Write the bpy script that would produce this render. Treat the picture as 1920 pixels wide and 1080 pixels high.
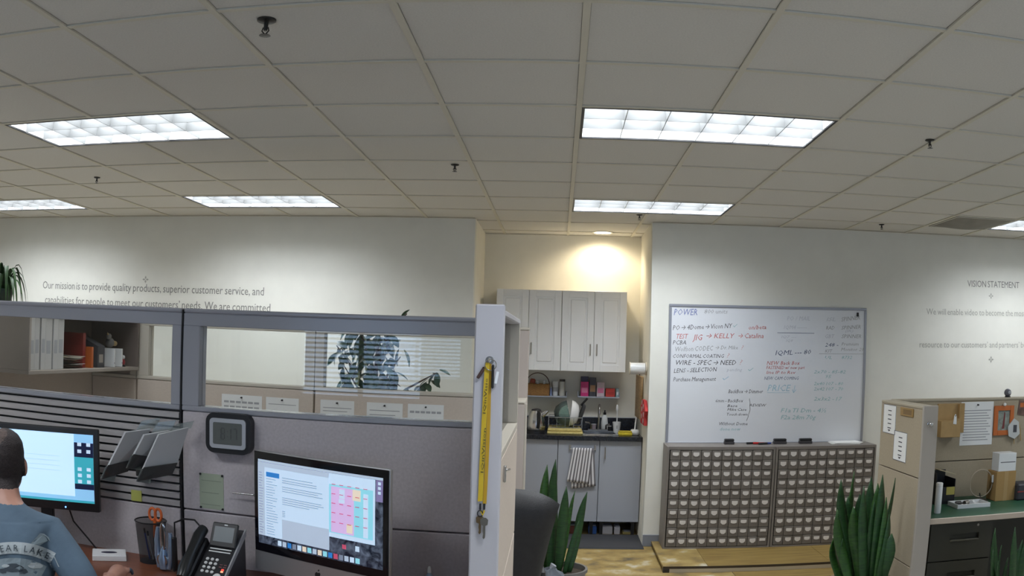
import bpy, bmesh, math, random
from mathutils import Vector, Matrix, Euler
from mathutils.bvhtree import BVHTree
random.seed(7)
SC = bpy.context.scene
for _o in list(bpy.data.objects):
    bpy.data.objects.remove(_o, do_unlink=True)
COL = SC.collection

# ------------------------------------------------------------------ camera
H = 2.769                      # ceiling height
T = 0.6096                     # ceiling grid pitch (two feet)
WY = 4.76                      # far wall
CAM = Vector((-0.0683, -2.4790, H - 1.0510))
YAW, PITCH, ROLL = 0.05572, 0.06399, -0.02896
RCAM = (Matrix.Rotation(YAW, 3, 'Z') @ Matrix.Rotation(PITCH, 3, 'X') @ Matrix.Rotation(ROLL, 3, 'Y'))
POLY = (0.03328866755275084, -0.00011698312974069136, 1.2927387571223411e-05, -2.995522270863839e-07)   # lens angle as a polynomial of image radius in mm (36 mm wide sensor)
cd = bpy.data.cameras.new('camera')
cam = bpy.data.objects.new('camera', cd)
COL.objects.link(cam)
_r, _f, _u = RCAM.col[0].copy(), RCAM.col[1].copy(), RCAM.col[2].copy()
cam.matrix_world = Matrix(((_r.x, _u.x, -_f.x, CAM.x), (_r.y, _u.y, -_f.y, CAM.y), (_r.z, _u.z, -_f.z, CAM.z), (0, 0, 0, 1)))
cd.sensor_width = 36.0
cd.sensor_fit = 'HORIZONTAL'
cd.lens = 29.0
cd.clip_start = 0.02
cd.type = 'PANO'
_pc = cd if hasattr(cd, 'panorama_type') else cd.cycles
_pc.panorama_type = 'FISHEYE_LENS_POLYNOMIAL'
_pc.fisheye_fov = math.pi
_pc.fisheye_polynomial_k0 = 0.0
_pc.fisheye_polynomial_k1 = -POLY[0]
_pc.fisheye_polynomial_k2 = -POLY[1]
_pc.fisheye_polynomial_k3 = -POLY[2]
_pc.fisheye_polynomial_k4 = -POLY[3]
SC.camera = cam

def ray(u, v):
    a, b = (u - 960) * 36 / 1920, (540 - v) * 36 / 1920
    r = math.hypot(a, b)
    if r < 1e-6:
        return RCAM.col[1].copy()
    th = POLY[0] * r + POLY[1] * r ** 2 + POLY[2] * r ** 3 + POLY[3] * r ** 4
    s = math.sin(th) / r
    return RCAM @ Vector((a * s, math.cos(th), b * s))
def aty(u, v, y):
    d = ray(u, v); return CAM + d * ((y - CAM.y) / d.y)
def atz(u, v, z):
    d = ray(u, v); return CAM + d * ((z - CAM.z) / d.z)
def atx(u, v, x):
    d = ray(u, v); return CAM + d * ((x - CAM.x) / d.x)

# ------------------------------------------------------------------ light and exposure
SC.view_settings.view_transform = 'Standard'
SC.view_settings.look = 'None'
SC.view_settings.gamma = 1.0
SC.view_settings.use_curve_mapping = False
SC.view_settings.exposure = 0.0
SC.cycles.use_denoising = True
SC.cycles.max_bounces = 6
SC.cycles.transparent_max_bounces = 16
SC.cycles.sample_clamp_indirect = 6.0
TROFFER_W = 33.0               # lamp power of one ceiling light
CAN_W = 30.0
DAY_W = 14.0                  # daylight per square metre of window
world = bpy.data.worlds.new('world'); SC.world = world
world.use_nodes = True
_bg = world.node_tree.nodes['Background']
_bg.inputs[0].default_value = (0.55, 0.70, 1.0, 1); _bg.inputs[1].default_value = 0.6
def area_light(name, loc, rot, sx, sy, power, color, spread=180):
    l = bpy.data.lights.new(name, 'AREA'); l.shape = 'RECTANGLE'; l.size = sx; l.size_y = sy
    l.energy = power; l.color = color; l.spread = math.radians(spread)
    o = bpy.data.objects.new(name, l); COL.objects.link(o); o.location = loc; o.rotation_euler = rot
    return o
# daylight outside the windows in the wall behind the camera: (x0, x1, z0, z1)
WINS = [(-5.3, -4.3, 1.98, 2.50), (-2.85, -1.45, 1.05, 2.50), (-0.1, 1.5, 1.05, 2.50), (2.0, 3.6, 1.05, 2.50), (3.9, 5.3, 1.05, 2.50)]  # first two follow the glass reflections; last three added unseen for daylight fill
for _a, _b, _c, _d in WINS:
    area_light('daylight', ((_a + _b) / 2, -4.86, (_c + _d) / 2), (math.radians(90), 0, 0), _b - _a, _d - _c, DAY_W * (_b - _a) * (_d - _c), (0.50, 0.68, 1.0))

# ------------------------------------------------------------------ materials
MATS = {}
def srgb(r, g, b):
    f = lambda c: (c / 255 / 12.92) if c / 255 <= 0.04045 else ((c / 255 + 0.055) / 1.055) ** 2.4
    return (f(r), f(g), f(b))
def mat(name, col, rough=0.6, metal=0.0, noise=0.0, scale=20.0, bump=0.0, bscale=None, emit=0.0, spec=0.5, trans=0.0, coat=0.0, stretch=(1, 1, 1), col2=None):
    if name in MATS:
        return MATS[name]
    m = bpy.data.materials.new(name); m.use_nodes = True
    nt = m.node_tree; N = nt.nodes; L = nt.links
    p = N['Principled BSDF']
    c = (*col, 1)
    p.inputs['Base Color'].default_value = c
    p.inputs['Roughness'].default_value = rough
    p.inputs['Metallic'].default_value = metal
    p.inputs['Specular IOR Level'].default_value = spec
    p.inputs['Transmission Weight'].default_value = trans
    p.inputs['Coat Weight'].default_value = coat
    if emit:
        p.inputs['Emission Color'].default_value = c
        p.inputs['Emission Strength'].default_value = emit
    if noise or bump:
        tc = N.new('ShaderNodeTexCoord'); mp = N.new('ShaderNodeMapping'); mp.inputs['Scale'].default_value = stretch
        L.new(tc.outputs['Object'], mp.inputs['Vector'])
        nz = N.new('ShaderNodeTexNoise'); nz.inputs['Scale'].default_value = scale; nz.inputs['Detail'].default_value = 5
        L.new(mp.outputs['Vector'], nz.inputs['Vector'])
        if noise:
            mx = N.new('ShaderNodeMix'); mx.data_type = 'RGBA'
            c2 = col2 if col2 else tuple(x * (1 - noise) for x in col)
            c1 = col if col2 else tuple(min(1, x * (1 + noise * 0.6)) for x in col)
            mx.inputs[6].default_value = (*c1, 1); mx.inputs[7].default_value = (*c2, 1)
            rp = N.new('ShaderNodeMapRange'); rp.inputs[1].default_value = 0.3; rp.inputs[2].default_value = 0.7
            L.new(nz.outputs[0], rp.inputs[0]); L.new(rp.outputs[0], mx.inputs[0])
            L.new(mx.outputs[2], p.inputs['Base Color'])
        if bump:
            n2 = N.new('ShaderNodeTexNoise'); n2.inputs['Scale'].default_value = bscale or scale; n2.inputs['Detail'].default_value = 4
            L.new(mp.outputs['Vector'], n2.inputs['Vector'])
            bp = N.new('ShaderNodeBump'); bp.inputs['Strength'].default_value = bump; bp.inputs['Distance'].default_value = 0.004
            L.new(n2.outputs[0], bp.inputs['Height']); L.new(bp.outputs['Normal'], p.inputs['Normal'])
    MATS[name] = m
    return m
def glass(name, tint=(0.95, 0.97, 0.97), rough=0.0, refl=1.5, cover=0.0, ccol=(0.8, 0.8, 0.8)):
    if name in MATS:
        return MATS[name]
    m = bpy.data.materials.new(name); m.use_nodes = True
    nt = m.node_tree; N = nt.nodes; L = nt.links
    N.remove(N['Principled BSDF'])
    out = N['Material Output']
    tr = N.new('ShaderNodeBsdfTransparent'); tr.inputs[0].default_value = (*tint, 1)
    gl = N.new('ShaderNodeBsdfGlossy'); gl.inputs['Roughness'].default_value = rough
    fr = N.new('ShaderNodeFresnel'); fr.inputs['IOR'].default_value = refl
    mx = N.new('ShaderNodeMixShader')
    L.new(fr.outputs[0], mx.inputs[0]); L.new(tr.outputs[0], mx.inputs[1]); L.new(gl.outputs[0], mx.inputs[2])
    last = mx
    if cover:
        df = N.new('ShaderNodeBsdfDiffuse'); df.inputs[0].default_value = (*ccol, 1)
        m2 = N.new('ShaderNodeMixShader'); m2.inputs[0].default_value = cover
        L.new(mx.outputs[0], m2.inputs[1]); L.new(df.outputs[0], m2.inputs[2]); last = m2
    L.new(last.outputs[0], out.inputs['Surface'])
    MATS[name] = m
    return m

# ------------------------------------------------------------------ mesh helpers
class B:
    """collects shapes in one bmesh"""
    def __init__(s): s.bm = bmesh.new()
    def box(s, c, d, bev=0.0, rot=None, seg=1):
        r = bmesh.ops.create_cube(s.bm, size=1.0)
        vs = r['verts']
        bmesh.ops.scale(s.bm, vec=Vector(d), verts=vs)
        if bev:
            es = list({e for v in vs for e in v.link_edges})
            r2 = bmesh.ops.bevel(s.bm, geom=es, offset=bev, segments=seg, profile=0.5, affect='EDGES')
            vs = list({v for f in r2['faces'] for v in f.verts} | {v for v in vs if v.is_valid})
        M = Matrix.Translation(Vector(c))
        if rot is not None:
            M = M @ (Euler(rot).to_matrix().to_4x4() if not isinstance(rot, Matrix) else rot.to_4x4())
        bmesh.ops.transform(s.bm, matrix=M, verts=vs)
        return s
    def b2(s, lo, hi, bev=0.0):
        lo, hi = Vector(lo), Vector(hi)
        return s.box((lo + hi) / 2, hi - lo, bev)
    def ring(s, c, ax, r, n, e1=None):
        ax = Vector(ax).normalized()
        e1 = (e1 or (Vector((0, 0, 1)) if abs(ax.z) < 0.9 else Vector((1, 0, 0))))
        e1 = (e1 - ax * e1.dot(ax)).normalized(); e2 = ax.cross(e1)
        return [s.bm.verts.new(Vector(c) + e1 * (r * math.cos(2 * math.pi * i / n)) + e2 * (r * math.sin(2 * math.pi * i / n))) for i in range(n)], e1
    def skin(s, rings, caps=True, closed=False):
        n = len(rings[0])
        K = len(rings)
        for k in range(K if closed else K - 1):
            a, b = rings[k], rings[(k + 1) % K]
            for i in range(n):
                s.bm.faces.new((a[i], a[(i + 1) % n], b[(i + 1) % n], b[i]))
        if caps and not closed:
            s.bm.faces.new(list(reversed(rings[0]))); s.bm.faces.new(rings[-1])
        return s
    def cyl(s, p0, p1, r0, r1=None, n=14, caps=True):
        p0, p1 = Vector(p0), Vector(p1); r1 = r0 if r1 is None else r1
        a, e = s.ring(p0, p1 - p0, r0, n); b, _ = s.ring(p1, p1 - p0, r1, n, e)
        return s.skin([a, b], caps)
    def tube(s, pts, r, n=8, caps=True, closed=False):
        pts = [Vector(p) for p in pts]; rings = []; e = None
        for i, p in enumerate(pts):
            if closed: ax = pts[(i + 1) % len(pts)] - pts[i - 1]
            else: ax = pts[min(i + 1, len(pts) - 1)] - pts[max(i - 1, 0)]
            rr = r[i] if isinstance(r, (list, tuple)) else r
            g, e = s.ring(p, ax, rr, n, e); rings.append(g)
        return s.skin(rings, caps, closed)
    def lathe(s, prof, n=20, c=(0, 0, 0), M=None, caps=True):
        rings = []
        for r, z in prof:
            rings.append([s.bm.verts.new((M or Matrix()) @ Vector((r * math.cos(2 * math.pi * i / n), r * math.sin(2 * math.pi * i / n), z)) + Vector(c)) for i in range(n)])
        return s.skin(rings, caps)
    def prism(s, poly, f, d):
        """poly 2-D outline; f maps (a,b) to a point; d extrusion vector"""
        d = Vector(d)
        a = [s.bm.verts.new(Vector(f(*p))) for p in poly]; b = [s.bm.verts.new(Vector(f(*p)) + d) for p in poly]
        n = len(poly)
        s.bm.faces.new(list(reversed(a))); s.bm.faces.new(b)
        for i in range(n):
            s.bm.faces.new((a[i], a[(i + 1) % n], b[(i + 1) % n], b[i]))
        return s
    def poly(s, pts):
        s.bm.faces.new([s.bm.verts.new(Vector(p)) for p in pts]); return s
    def grid(s, fn, nu, nv, thick=None):
        V = [[s.bm.verts.new(Vector(fn(i / nu, j / nv))) for j in range(nv + 1)] for i in range(nu + 1)]
        for i in range(nu):
            for j in range(nv):
                s.bm.faces.new((V[i][j], V[i + 1][j], V[i + 1][j + 1], V[i][j + 1]))
        return s
    def sphere(s, c, r, n=12, m=8, sc=(1, 1, 1)):
        v = bmesh.ops.create_uvsphere(s.bm, u_segments=n, v_segments=m, radius=r)['verts']
        bmesh.ops.transform(s.bm, matrix=Matrix.Translation(Vector(c)) @ Matrix.Diagonal((*sc, 1)), verts=v)
        return s
    def solid(s, t):
        g = bmesh.ops.solidify(s.bm, geom=list(s.bm.faces), thickness=t); return s
    def mesh(s, name, m, smooth=False):
        bmesh.ops.recalc_face_normals(s.bm, faces=list(s.bm.faces))
        me = bpy.data.meshes.new(name); s.bm.to_mesh(me); s.bm.free()
        ms = m if isinstance(m, (list, tuple)) else [m]
        for x in ms: me.materials.append(x)
        if smooth:
            if hasattr(me, 'set_sharp_from_angle'):
                me.polygons.foreach_set('use_smooth', [True] * len(me.polygons)); me.set_sharp_from_angle(angle=math.radians(40))
            else: me.polygons.foreach_set('use_smooth', [True] * len(me.polygons))
        return me
def link(name, me, parent=None, loc=None, rot=None):
    o = bpy.data.objects.new(name, me); COL.objects.link(o)
    if parent is not None: o.parent = parent
    if loc is not None: o.location = loc
    if rot is not None: o.rotation_euler = rot
    return o
def ob(name, b, m, parent=None, smooth=False, loc=None, rot=None):
    return link(name, b.mesh(name, m, smooth), parent, loc, rot)
def tag(o, label, cat, group=None):
    o['label'] = label; o['category'] = cat
    if group: o['group'] = group
    return o
def thing(name, label, cat, loc=(0, 0, 0), rz=0.0, group=None):
    o = bpy.data.objects.new(name, None); COL.objects.link(o)
    o.empty_display_size = 0.05
    o.location = loc; o.rotation_euler = (0, 0, rz)
    return tag(o, label, cat, group)
def struct(name, b, m, parent=None, smooth=False, loc=None):
    o = ob(name, b, m, parent, smooth, loc)
    if parent is None: o['kind'] = 'structure'
    return o
def copy_tree(o, parent=None):
    c = o.copy(); COL.objects.link(c); c.parent = parent
    for ch in list(o.children): copy_tree(ch, c)
    return c
def text_mesh(body, size, m, align='LEFT', shear=0.0, extrude=0.0, res=2, space=1.0, width=1.0):
    cu = bpy.data.curves.new('txt', 'FONT'); cu.body = body; cu.size = size; cu.align_x = align; cu.shear = shear
    cu.extrude = extrude; cu.resolution_u = res; cu.space_character = space
    o = bpy.data.objects.new('txt', cu)
    me = bpy.data.meshes.new_from_object(o)
    bpy.data.objects.remove(o); bpy.data.curves.remove(cu)
    me.materials.clear(); me.materials.append(m)
    if width != 1.0:
        me.transform(Matrix.Diagonal((width, 1, 1, 1)))
    return me
WALLTEXT = Matrix.Rotation(math.pi / 2, 4, 'X')     # text lying in x/z, read from -y

def word_meshes(body, m, shear=0.0, res=2):
    """the words of a line as separate meshes of size 1 with their left offsets, and the line's width"""
    out = []; x = 0.0
    for wd in body.split():
        me = text_mesh(wd, 1.0, m, shear=shear, res=res)
        lo = min(v.co.x for v in me.vertices); hi = max(v.co.x for v in me.vertices)
        me.transform(Matrix.Translation((-lo, 0, 0)))
        out.append((me, x)); x += hi - lo + 0.28
    return out, x - 0.28
# ------------------------------------------------------------------ the room
XL, XR, YR = -11 * T, 9 * T, -4.75
AX0, AX1, AY = -0.80, 0.705, 5.76          # kitchen alcove
M_wall = mat('cream_wall_paint', (0.72, 0.715, 0.66), 0.85, noise=0.03, scale=6, bump=0.12, bscale=260)
M_alc = mat('warm_cream_wall_paint', (0.80, 0.77, 0.68), 0.85, noise=0.03, scale=6, bump=0.12, bscale=260)
M_tile = mat('mineral_fibre_tile', (0.66, 0.645, 0.61), 0.95, noise=0.06, scale=140, bump=0.25, bscale=300)
M_tee = mat('cream_enamelled_tee', (0.62, 0.59, 0.50), 0.6)
M_base = mat('grey_vinyl_base', (0.20, 0.215, 0.25), 0.5)

def floor_material():
    m = bpy.data.materials.new('worn_plywood'); m.use_nodes = True
    nt = m.node_tree; N = nt.nodes; L = nt.links; p = N['Principled BSDF']; p.inputs['Roughness'].default_value = 0.55
    tc = N.new('ShaderNodeTexCoord')
    mp = N.new('ShaderNodeMapping'); mp.inputs['Scale'].default_value = (1.2, 9, 1); L.new(tc.outputs['Object'], mp.inputs[0])
    n1 = N.new('ShaderNodeTexNoise'); n1.inputs['Scale'].default_value = 3; n1.inputs['Detail'].default_value = 8; L.new(mp.outputs[0], n1.inputs[0])
    r1 = N.new('ShaderNodeValToRGB'); r1.color_ramp.elements[0].position = 0.3; r1.color_ramp.elements[1].position = 0.75
    r1.color_ramp.elements[0].color = (0.17, 0.105, 0.026, 1); r1.color_ramp.elements[1].color = (0.29, 0.20, 0.058, 1)
    L.new(n1.outputs[0], r1.inputs[0]); L.new(r1.outputs[0], p.inputs['Base Color'])
    m2 = bpy.data.materials.new('glue_stained_plywood'); m2.use_nodes = True
    nt = m2.node_tree; N = nt.nodes; L = nt.links; p = N['Principled BSDF']; p.inputs['Roughness'].default_value = 0.5
    tc = N.new('ShaderNodeTexCoord')
    n1 = N.new('ShaderNodeTexNoise'); n1.inputs['Scale'].default_value = 5; n1.inputs['Detail'].default_value = 8; L.new(tc.outputs['Object'], n1.inputs[0])
    r1 = N.new('ShaderNodeValToRGB'); e = r1.color_ramp.elements
    e[0].position = 0.30; e[0].color = (0.10, 0.08, 0.045, 1); e[1].position = 0.72; e[1].color = (0.52, 0.49, 0.40, 1)
    x = r1.color_ramp.elements.new(0.46); x.color = (0.27, 0.185, 0.06, 1)
    x = r1.color_ramp.elements.new(0.58); x.color = (0.34, 0.25, 0.09, 1)
    L.new(n1.outputs[0], r1.inputs[0]); L.new(r1.outputs[0], p.inputs['Base Color'])
    return m, m2
M_ply, M_ply2 = floor_material()
M_vinyl = mat('beige_vinyl_floor', (0.36, 0.33, 0.28), 0.5, noise=0.15, scale=3)

fl = struct('floor', B().b2((XL, YR, -0.2), (XR, AY, -0.006)), M_vinyl)
yedge = 3.62
xs = [XL, -2.6, -0.2, 1.32, 3.0, XR]
for i in range(len(xs) - 1):
    ob('plywood_sheet', B().b2((xs[i] + 0.003, yedge, -0.006), (xs[i + 1] - 0.003, WY, 0.0)), M_ply if xs[i] > 1 else M_ply2, fl)
ob('plywood_sheet', B().b2((AX0, WY + 0.004, -0.006), (AX1, AY, 0.0)), M_ply2, fl)
ob('plywood_sheet_edge', B().b2((0.9, yedge - 0.02, -0.006), (XR, yedge - 0.002, 0.002)), mat('dark_edge', (0.05, 0.035, 0.02), 0.7), fl)

struct('wall_far_left', B().b2((XL, WY, -0.1), (AX0, WY + 0.12, H + 0.3)), M_wall)
struct('wall_far_right', B().b2((AX1, WY, -0.1), (XR, WY + 0.12, H + 0.3)), M_wall)
struct('wall_alcove_left', B().b2((AX0 - 0.12, WY + 0.12, -0.1), (AX0, AY + 0.12, H + 0.3)), M_alc)
struct('wall_alcove_right', B().b2((AX1, WY + 0.12, -0.1), (AX1 + 0.12, AY + 0.12, H + 0.3)), M_alc)
struct('wall_alcove_back', B().b2((AX0 - 0.12, AY, -0.1), (AX1 + 0.12, AY + 0.12, H + 0.3)), M_alc)
struct('wall_left', B().b2((XL - 0.12, YR - 0.1, -0.1), (XL, WY + 0.12, H + 0.3)), M_wall)
struct('wall_right', B().b2((XR, YR - 0.1, -0.1), (XR + 0.12, WY + 0.12, H + 0.3)), M_wall)
# wall behind the camera with window openings, three added for fill light
b = B(); xx = XL
for a0, a1, wz0, wz1 in WINS:
    b.b2((xx, YR - 0.1, -0.1), (a0, YR, H + 0.3)); b.b2((a0, YR - 0.1, -0.1), (a1, YR, wz0)); b.b2((a0, YR - 0.1, wz1), (a1, YR, H + 0.3)); xx = a1
b.b2((xx, YR - 0.1, -0.1), (XR, YR, H + 0.3))
struct('wall_rear', b, M_wall)
M_slat = mat('white_blind_slat', (0.75, 0.77, 0.80), 0.5)
M_alu = mat('brushed_aluminium', (0.62, 0.62, 0.63), 0.35, 0.9)
for i, (a0, a1, wz0, wz1) in enumerate(WINS):
    w = bpy.data.objects.new('window_%d' % (i + 1), None); COL.objects.link(w); w['kind'] = 'structure'; w.location = ((a0 + a1) / 2, YR, wz0)
    f = B(); hw = (a1 - a0) / 2; hh = wz1 - wz0
    for x in (-hw + 0.03, 0, hw - 0.03): f.b2((x - 0.025, -0.09, 0), (x + 0.025, -0.05, hh))
    for z in (0.025, hh - 0.025): f.b2((-hw, -0.09, z - 0.025), (hw, -0.05, z + 0.025))
    ob('window_frame', f, M_alu, w)
    ob('pane', B().b2((-hw, -0.072, 0), (hw, -0.068, hh)), glass('window_glass'), w)
    slat_me = B().box((0, 0, 0), (2 * hw - 0.04, 0.048, 0.002), rot=(math.radians(28), 0, 0)).mesh('slat', M_slat)
    for k in range(int(hh / 0.052)):
        link('slat', slat_me, w, (0, -0.01, 0.03 + k * 0.052))

struct('baseboard_far_right', B().b2((AX1, WY - 0.012, 0), (XR, WY, 0.105), 0.003), M_base)
struct('baseboard_far_left', B().b2((XL, WY - 0.012, 0), (AX0, WY, 0.105), 0.003), M_base)

# ------------------------------------------------------------------ ceiling grid
lights_rc = [(-5, 2), (0, 2), (-9, 6), (-5, 6), (0, 6), (6, 6), (-9, 2), (6, 2), (-9, -2), (-5, -2), (0, -2), (6, -2)]
taken = set()
for c, r in lights_rc: taken |= {(c, r), (c + 1, r)}
ceil = struct('ceiling', B().b2((XL - 0.1, YR - 0.1, H + 0.14), (XR + 0.1, AY + 0.1, H + 0.2)), M_tile)
tile_me = B().b2((0.011, 0.011, 0.0), (T - 0.011, T - 0.011, 0.012), 0.0035).mesh('ceiling_tile', M_tile)
for r in range(-5, 8):
    for c in range(-11, 9):
        if (c, r) in taken: continue
        y0 = r * T
        if r == 7:
            ob('ceiling_tile', B().b2((c * T + 0.011, y0 + 0.011, H + 0.003), ((c + 1) * T - 0.011, WY, H + 0.015)), M_tile, ceil)
        else:
            link('ceiling_tile', tile_me, ceil, (c * T, y0, H + 0.003))
b = B()
for r0, r1 in ((YR, -5 * T - 0.012),): b.b2((XL, r0, H + 0.003), (XR, r1, H + 0.015))
ob('rear_ceiling_tiles', b, M_tile, ceil)
for (x0, x1) in ((AX0, -T - 0.011), (-T + 0.011, -0.011), (0.011, T - 0.011), (T + 0.011, AX1)):
    for (y0, y1) in ((WY, 8 * T - 0.011), (8 * T + 0.011, 9 * T - 0.011), (9 * T + 0.011, AY)):
        if y1 - y0 > 0.02: ob('ceiling_tile', B().b2((x0, y0, H + 0.003), (x1, y1, H + 0.015)), M_tile, ceil)
def tee(p0, p1):
    """inverted tee along x or y"""
    b = B(); w = 0.0125
    if abs(p1[0] - p0[0]) > abs(p1[1] - p0[1]): b.b2((p0[0], p0[1] - w, H - 0.003), (p1[0], p0[1] + w, H + 0.003)); b.b2((p0[0], p0[1] - 0.001, H + 0.003), (p1[0], p0[1] + 0.001, H + 0.03))
    else: b.b2((p0[0] - w, p0[1], H - 0.0045), (p0[0] + w, p1[1], H + 0.003)); b.b2((p0[0] - 0.001, p0[1], H + 0.003), (p0[0] + 0.001, p1[1], H + 0.03))
    return b
for c in range(-10, 9):
    y1 = AY if -1 <= c <= 1 else WY
    spans = [(YR, y1)]
    for lc, lr in lights_rc:
        if c == lc + 1:
            ns = []
            for a, z in spans:
                if a < lr * T < z: ns += [(a, lr * T), ((lr + 1) * T, z)]
                else: ns.append((a, z))
            spans = ns
    for a, z in spans: ob('grid_runner', tee((c * T, a), (c * T, z)), M_tee, ceil)
for r in range(-7, 8):
    ob('grid_cross_tee', tee((XL, r * T), (XR, r * T)), M_tee, ceil)
for r in (8, 9): ob('grid_cross_tee', tee((AX0, r * T), (AX1, r * T)), M_tee, ceil)
b = B(); b.b2((XL, WY - 0.022, H - 0.003), (AX0, WY, H)); b.b2((AX1, WY - 0.022, H - 0.003), (XR, WY, H)); b.b2((AX0, AY - 0.022, H - 0.003), (AX1, AY, H))
ob('wall_angle', b, M_tee, ceil)

# ------------------------------------------------------------------ fluorescent troffers
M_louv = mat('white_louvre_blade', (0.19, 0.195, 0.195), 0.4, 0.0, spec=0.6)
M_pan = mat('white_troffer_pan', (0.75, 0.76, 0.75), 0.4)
M_black = mat('black_metal_trim', (0.015, 0.015, 0.017), 0.5)
M_tube = mat('fluorescent_tube', (1.0, 0.98, 0.92), 0.5, emit=4.0)
LX, LY = 2 * T - 0.02, T - 0.02
def troffer():
    t = thing('ceiling_light', 'x', 'light')
    f = B(); w = 0.016
    f.b2((-LX / 2, -LY / 2, -0.004), (LX / 2, -LY / 2 + w, 0.004)); f.b2((-LX / 2, LY / 2 - w, -0.004), (LX / 2, LY / 2, 0.004))
    f.b2((-LX / 2, -LY / 2 + w, -0.004), (-LX / 2 + w, LY / 2 - w, 0.004)); f.b2((LX / 2 - w, -LY / 2 + w, -0.004), (LX / 2, LY / 2 - w, 0.004))
    ob('frame', f, M_black, t)
    p = B(); e = 0.002
    p.b2((-LX / 2, -LY / 2, 0.118), (LX / 2, LY / 2, 0.122))
    for y in (-LY / 2, LY / 2 - e): p.b2((-LX / 2, y, 0.004), (LX / 2, y + e, 0.12))
    for x in (-LX / 2, LX / 2 - e): p.b2((x, -LY / 2, 0.004), (x + e, LY / 2, 0.12))
    ob('housing', p, M_pan, t)
    ix, iy = LX / 2 - 0.016, LY / 2 - 0.016
    hh = 0.075
    for k in (1, 2):
        y = -iy + 2 * iy * k / 3
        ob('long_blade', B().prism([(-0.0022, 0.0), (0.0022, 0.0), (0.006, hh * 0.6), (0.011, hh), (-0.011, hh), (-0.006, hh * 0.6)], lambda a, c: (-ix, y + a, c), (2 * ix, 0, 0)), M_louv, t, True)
    cell = 2 * iy / 3
    cb = B()
    for k in range(3):
        y = -iy + k * cell + 0.003
        cb.prism([(-0.0018, 0.0), (0.0018, 0.0), (0.006, hh * 0.6), (0.011, hh), (-0.011, hh), (-0.006, hh * 0.6)], lambda a, c: (a, y, c), (0, cell - 0.006, 0))
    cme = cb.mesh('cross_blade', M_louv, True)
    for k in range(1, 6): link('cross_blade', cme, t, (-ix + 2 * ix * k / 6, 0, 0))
    tm = B().cyl((-ix + 0.03, 0, 0), (ix - 0.03, 0, 0), 0.013, n=10).mesh('lamp_tube', M_tube, True)
    for k in range(3): link('lamp_tube', tm, t, (0, -iy + (k + 0.5) * cell, 0.101))
    return t
tro = troffer()
Ldata = bpy.data.lights.new('fluorescent_lamp', 'AREA'); Ldata.shape = 'RECTANGLE'; Ldata.size = LX - 0.06; Ldata.size_y = LY - 0.06
Ldata.energy = TROFFER_W; Ldata.color = (0.86, 0.91, 0.965)
llab = {(-5, 2): 'louvred ceiling light above the glazed cubicle, one bay away from the lettered wall',
        (0, 2): 'brightest louvred ceiling light, one bay away from the kitchen alcove',
        (-9, 6): 'louvred ceiling light by the wall where the mission lettering begins',
        (-5, 6): 'louvred ceiling light by the wall where the mission lettering ends',
        (0, 6): 'louvred ceiling light beside the kitchen alcove downlight',
        (6, 6): 'louvred ceiling light above the vision statement lettering, beside the dark ceiling vent'}
for i, (c, r) in enumerate(lights_rc):
    t = tro if i == 0 else copy_tree(tro)
    t.location = ((c + 1) * T, (r + 0.5) * T, H)
    t['label'] = llab.get((c, r)) or {(-9, 2): 'louvred ceiling light above the overhead shelf\u2019s cubicle aisle', (6, 2): 'louvred ceiling light above the green desk'}.get((c, r), 'louvred ceiling light of the row nearest the window blinds'); t['group'] = 'louvred fluorescent ceiling lights'
    lo = bpy.data.objects.new('fluorescent_lamp', Ldata); COL.objects.link(lo); lo.parent = t; lo.location = (0, 0, 0.084)

# recessed downlight in the alcove
p = atz(1130, 436, H)
dl = thing('recessed_downlight', 'round recessed downlight glowing warm in the kitchen alcove ceiling', 'light', (p.x, p.y, H))
M_trimw = mat('white_trim', (0.8, 0.78, 0.72), 0.4)
ob('trim_ring', B().lathe([(0.082, -0.004), (0.098, -0.004), (0.098, 0.002), (0.082, 0.002)], 28, caps=False), M_trimw, dl, True)
ob('lens', B().lathe([(0.002, -0.002), (0.083, -0.002), (0.083, 0.001), (0.002, 0.001)], 28), mat('warm_lamp_glow', (1.0, 0.90, 0.66), 0.5, emit=6.0), dl)
dd = bpy.data.lights.new('downlight_lamp', 'SPOT'); dd.energy = CAN_W; dd.color = (1.0, 0.85, 0.60); dd.spot_size = math.radians(150); dd.spot_blend = 0.6; dd.shadow_soft_size = 0.07
do = bpy.data.objects.new('downlight_lamp', dd); COL.objects.link(do); do.parent = dl; do.location = (0, 0, -0.015); do.rotation_euler = (math.radians(12), 0, 0)

# sprinkler heads
M_chrome = mat('chrome', (0.55, 0.55, 0.55), 0.18, 1.0)
M_dark = mat('dark_bronze', (0.05, 0.048, 0.045), 0.35, 0.6)
def sprinkler():
    t = thing('sprinkler_head', 'x', 'sprinkler')
    ob('escutcheon', B().lathe([(0.040, 0.004), (0.040, -0.002), (0.030, -0.007), (0.012, -0.010)], 18), M_dark, t, True)
    ob('stem', B().cyl((0, 0, -0.008), (0, 0, -0.045), 0.010, 0.008), M_dark, t, True)
    fr = B(); fr.tube([(-0.010, 0, -0.03), (-0.015, 0, -0.045), (0, 0, -0.062)], 0.003, 6); fr.tube([(0.010, 0, -0.03), (0.015, 0, -0.045), (0, 0, -0.062)], 0.003, 6)
    ob('yoke', fr, M_dark, t, True)
    ob('deflector', B().lathe([(0.022, -0.064), (0.024, -0.066), (0.004, -0.067)], 16), M_dark, t, True)
    return t
spk = sprinkler()
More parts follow.
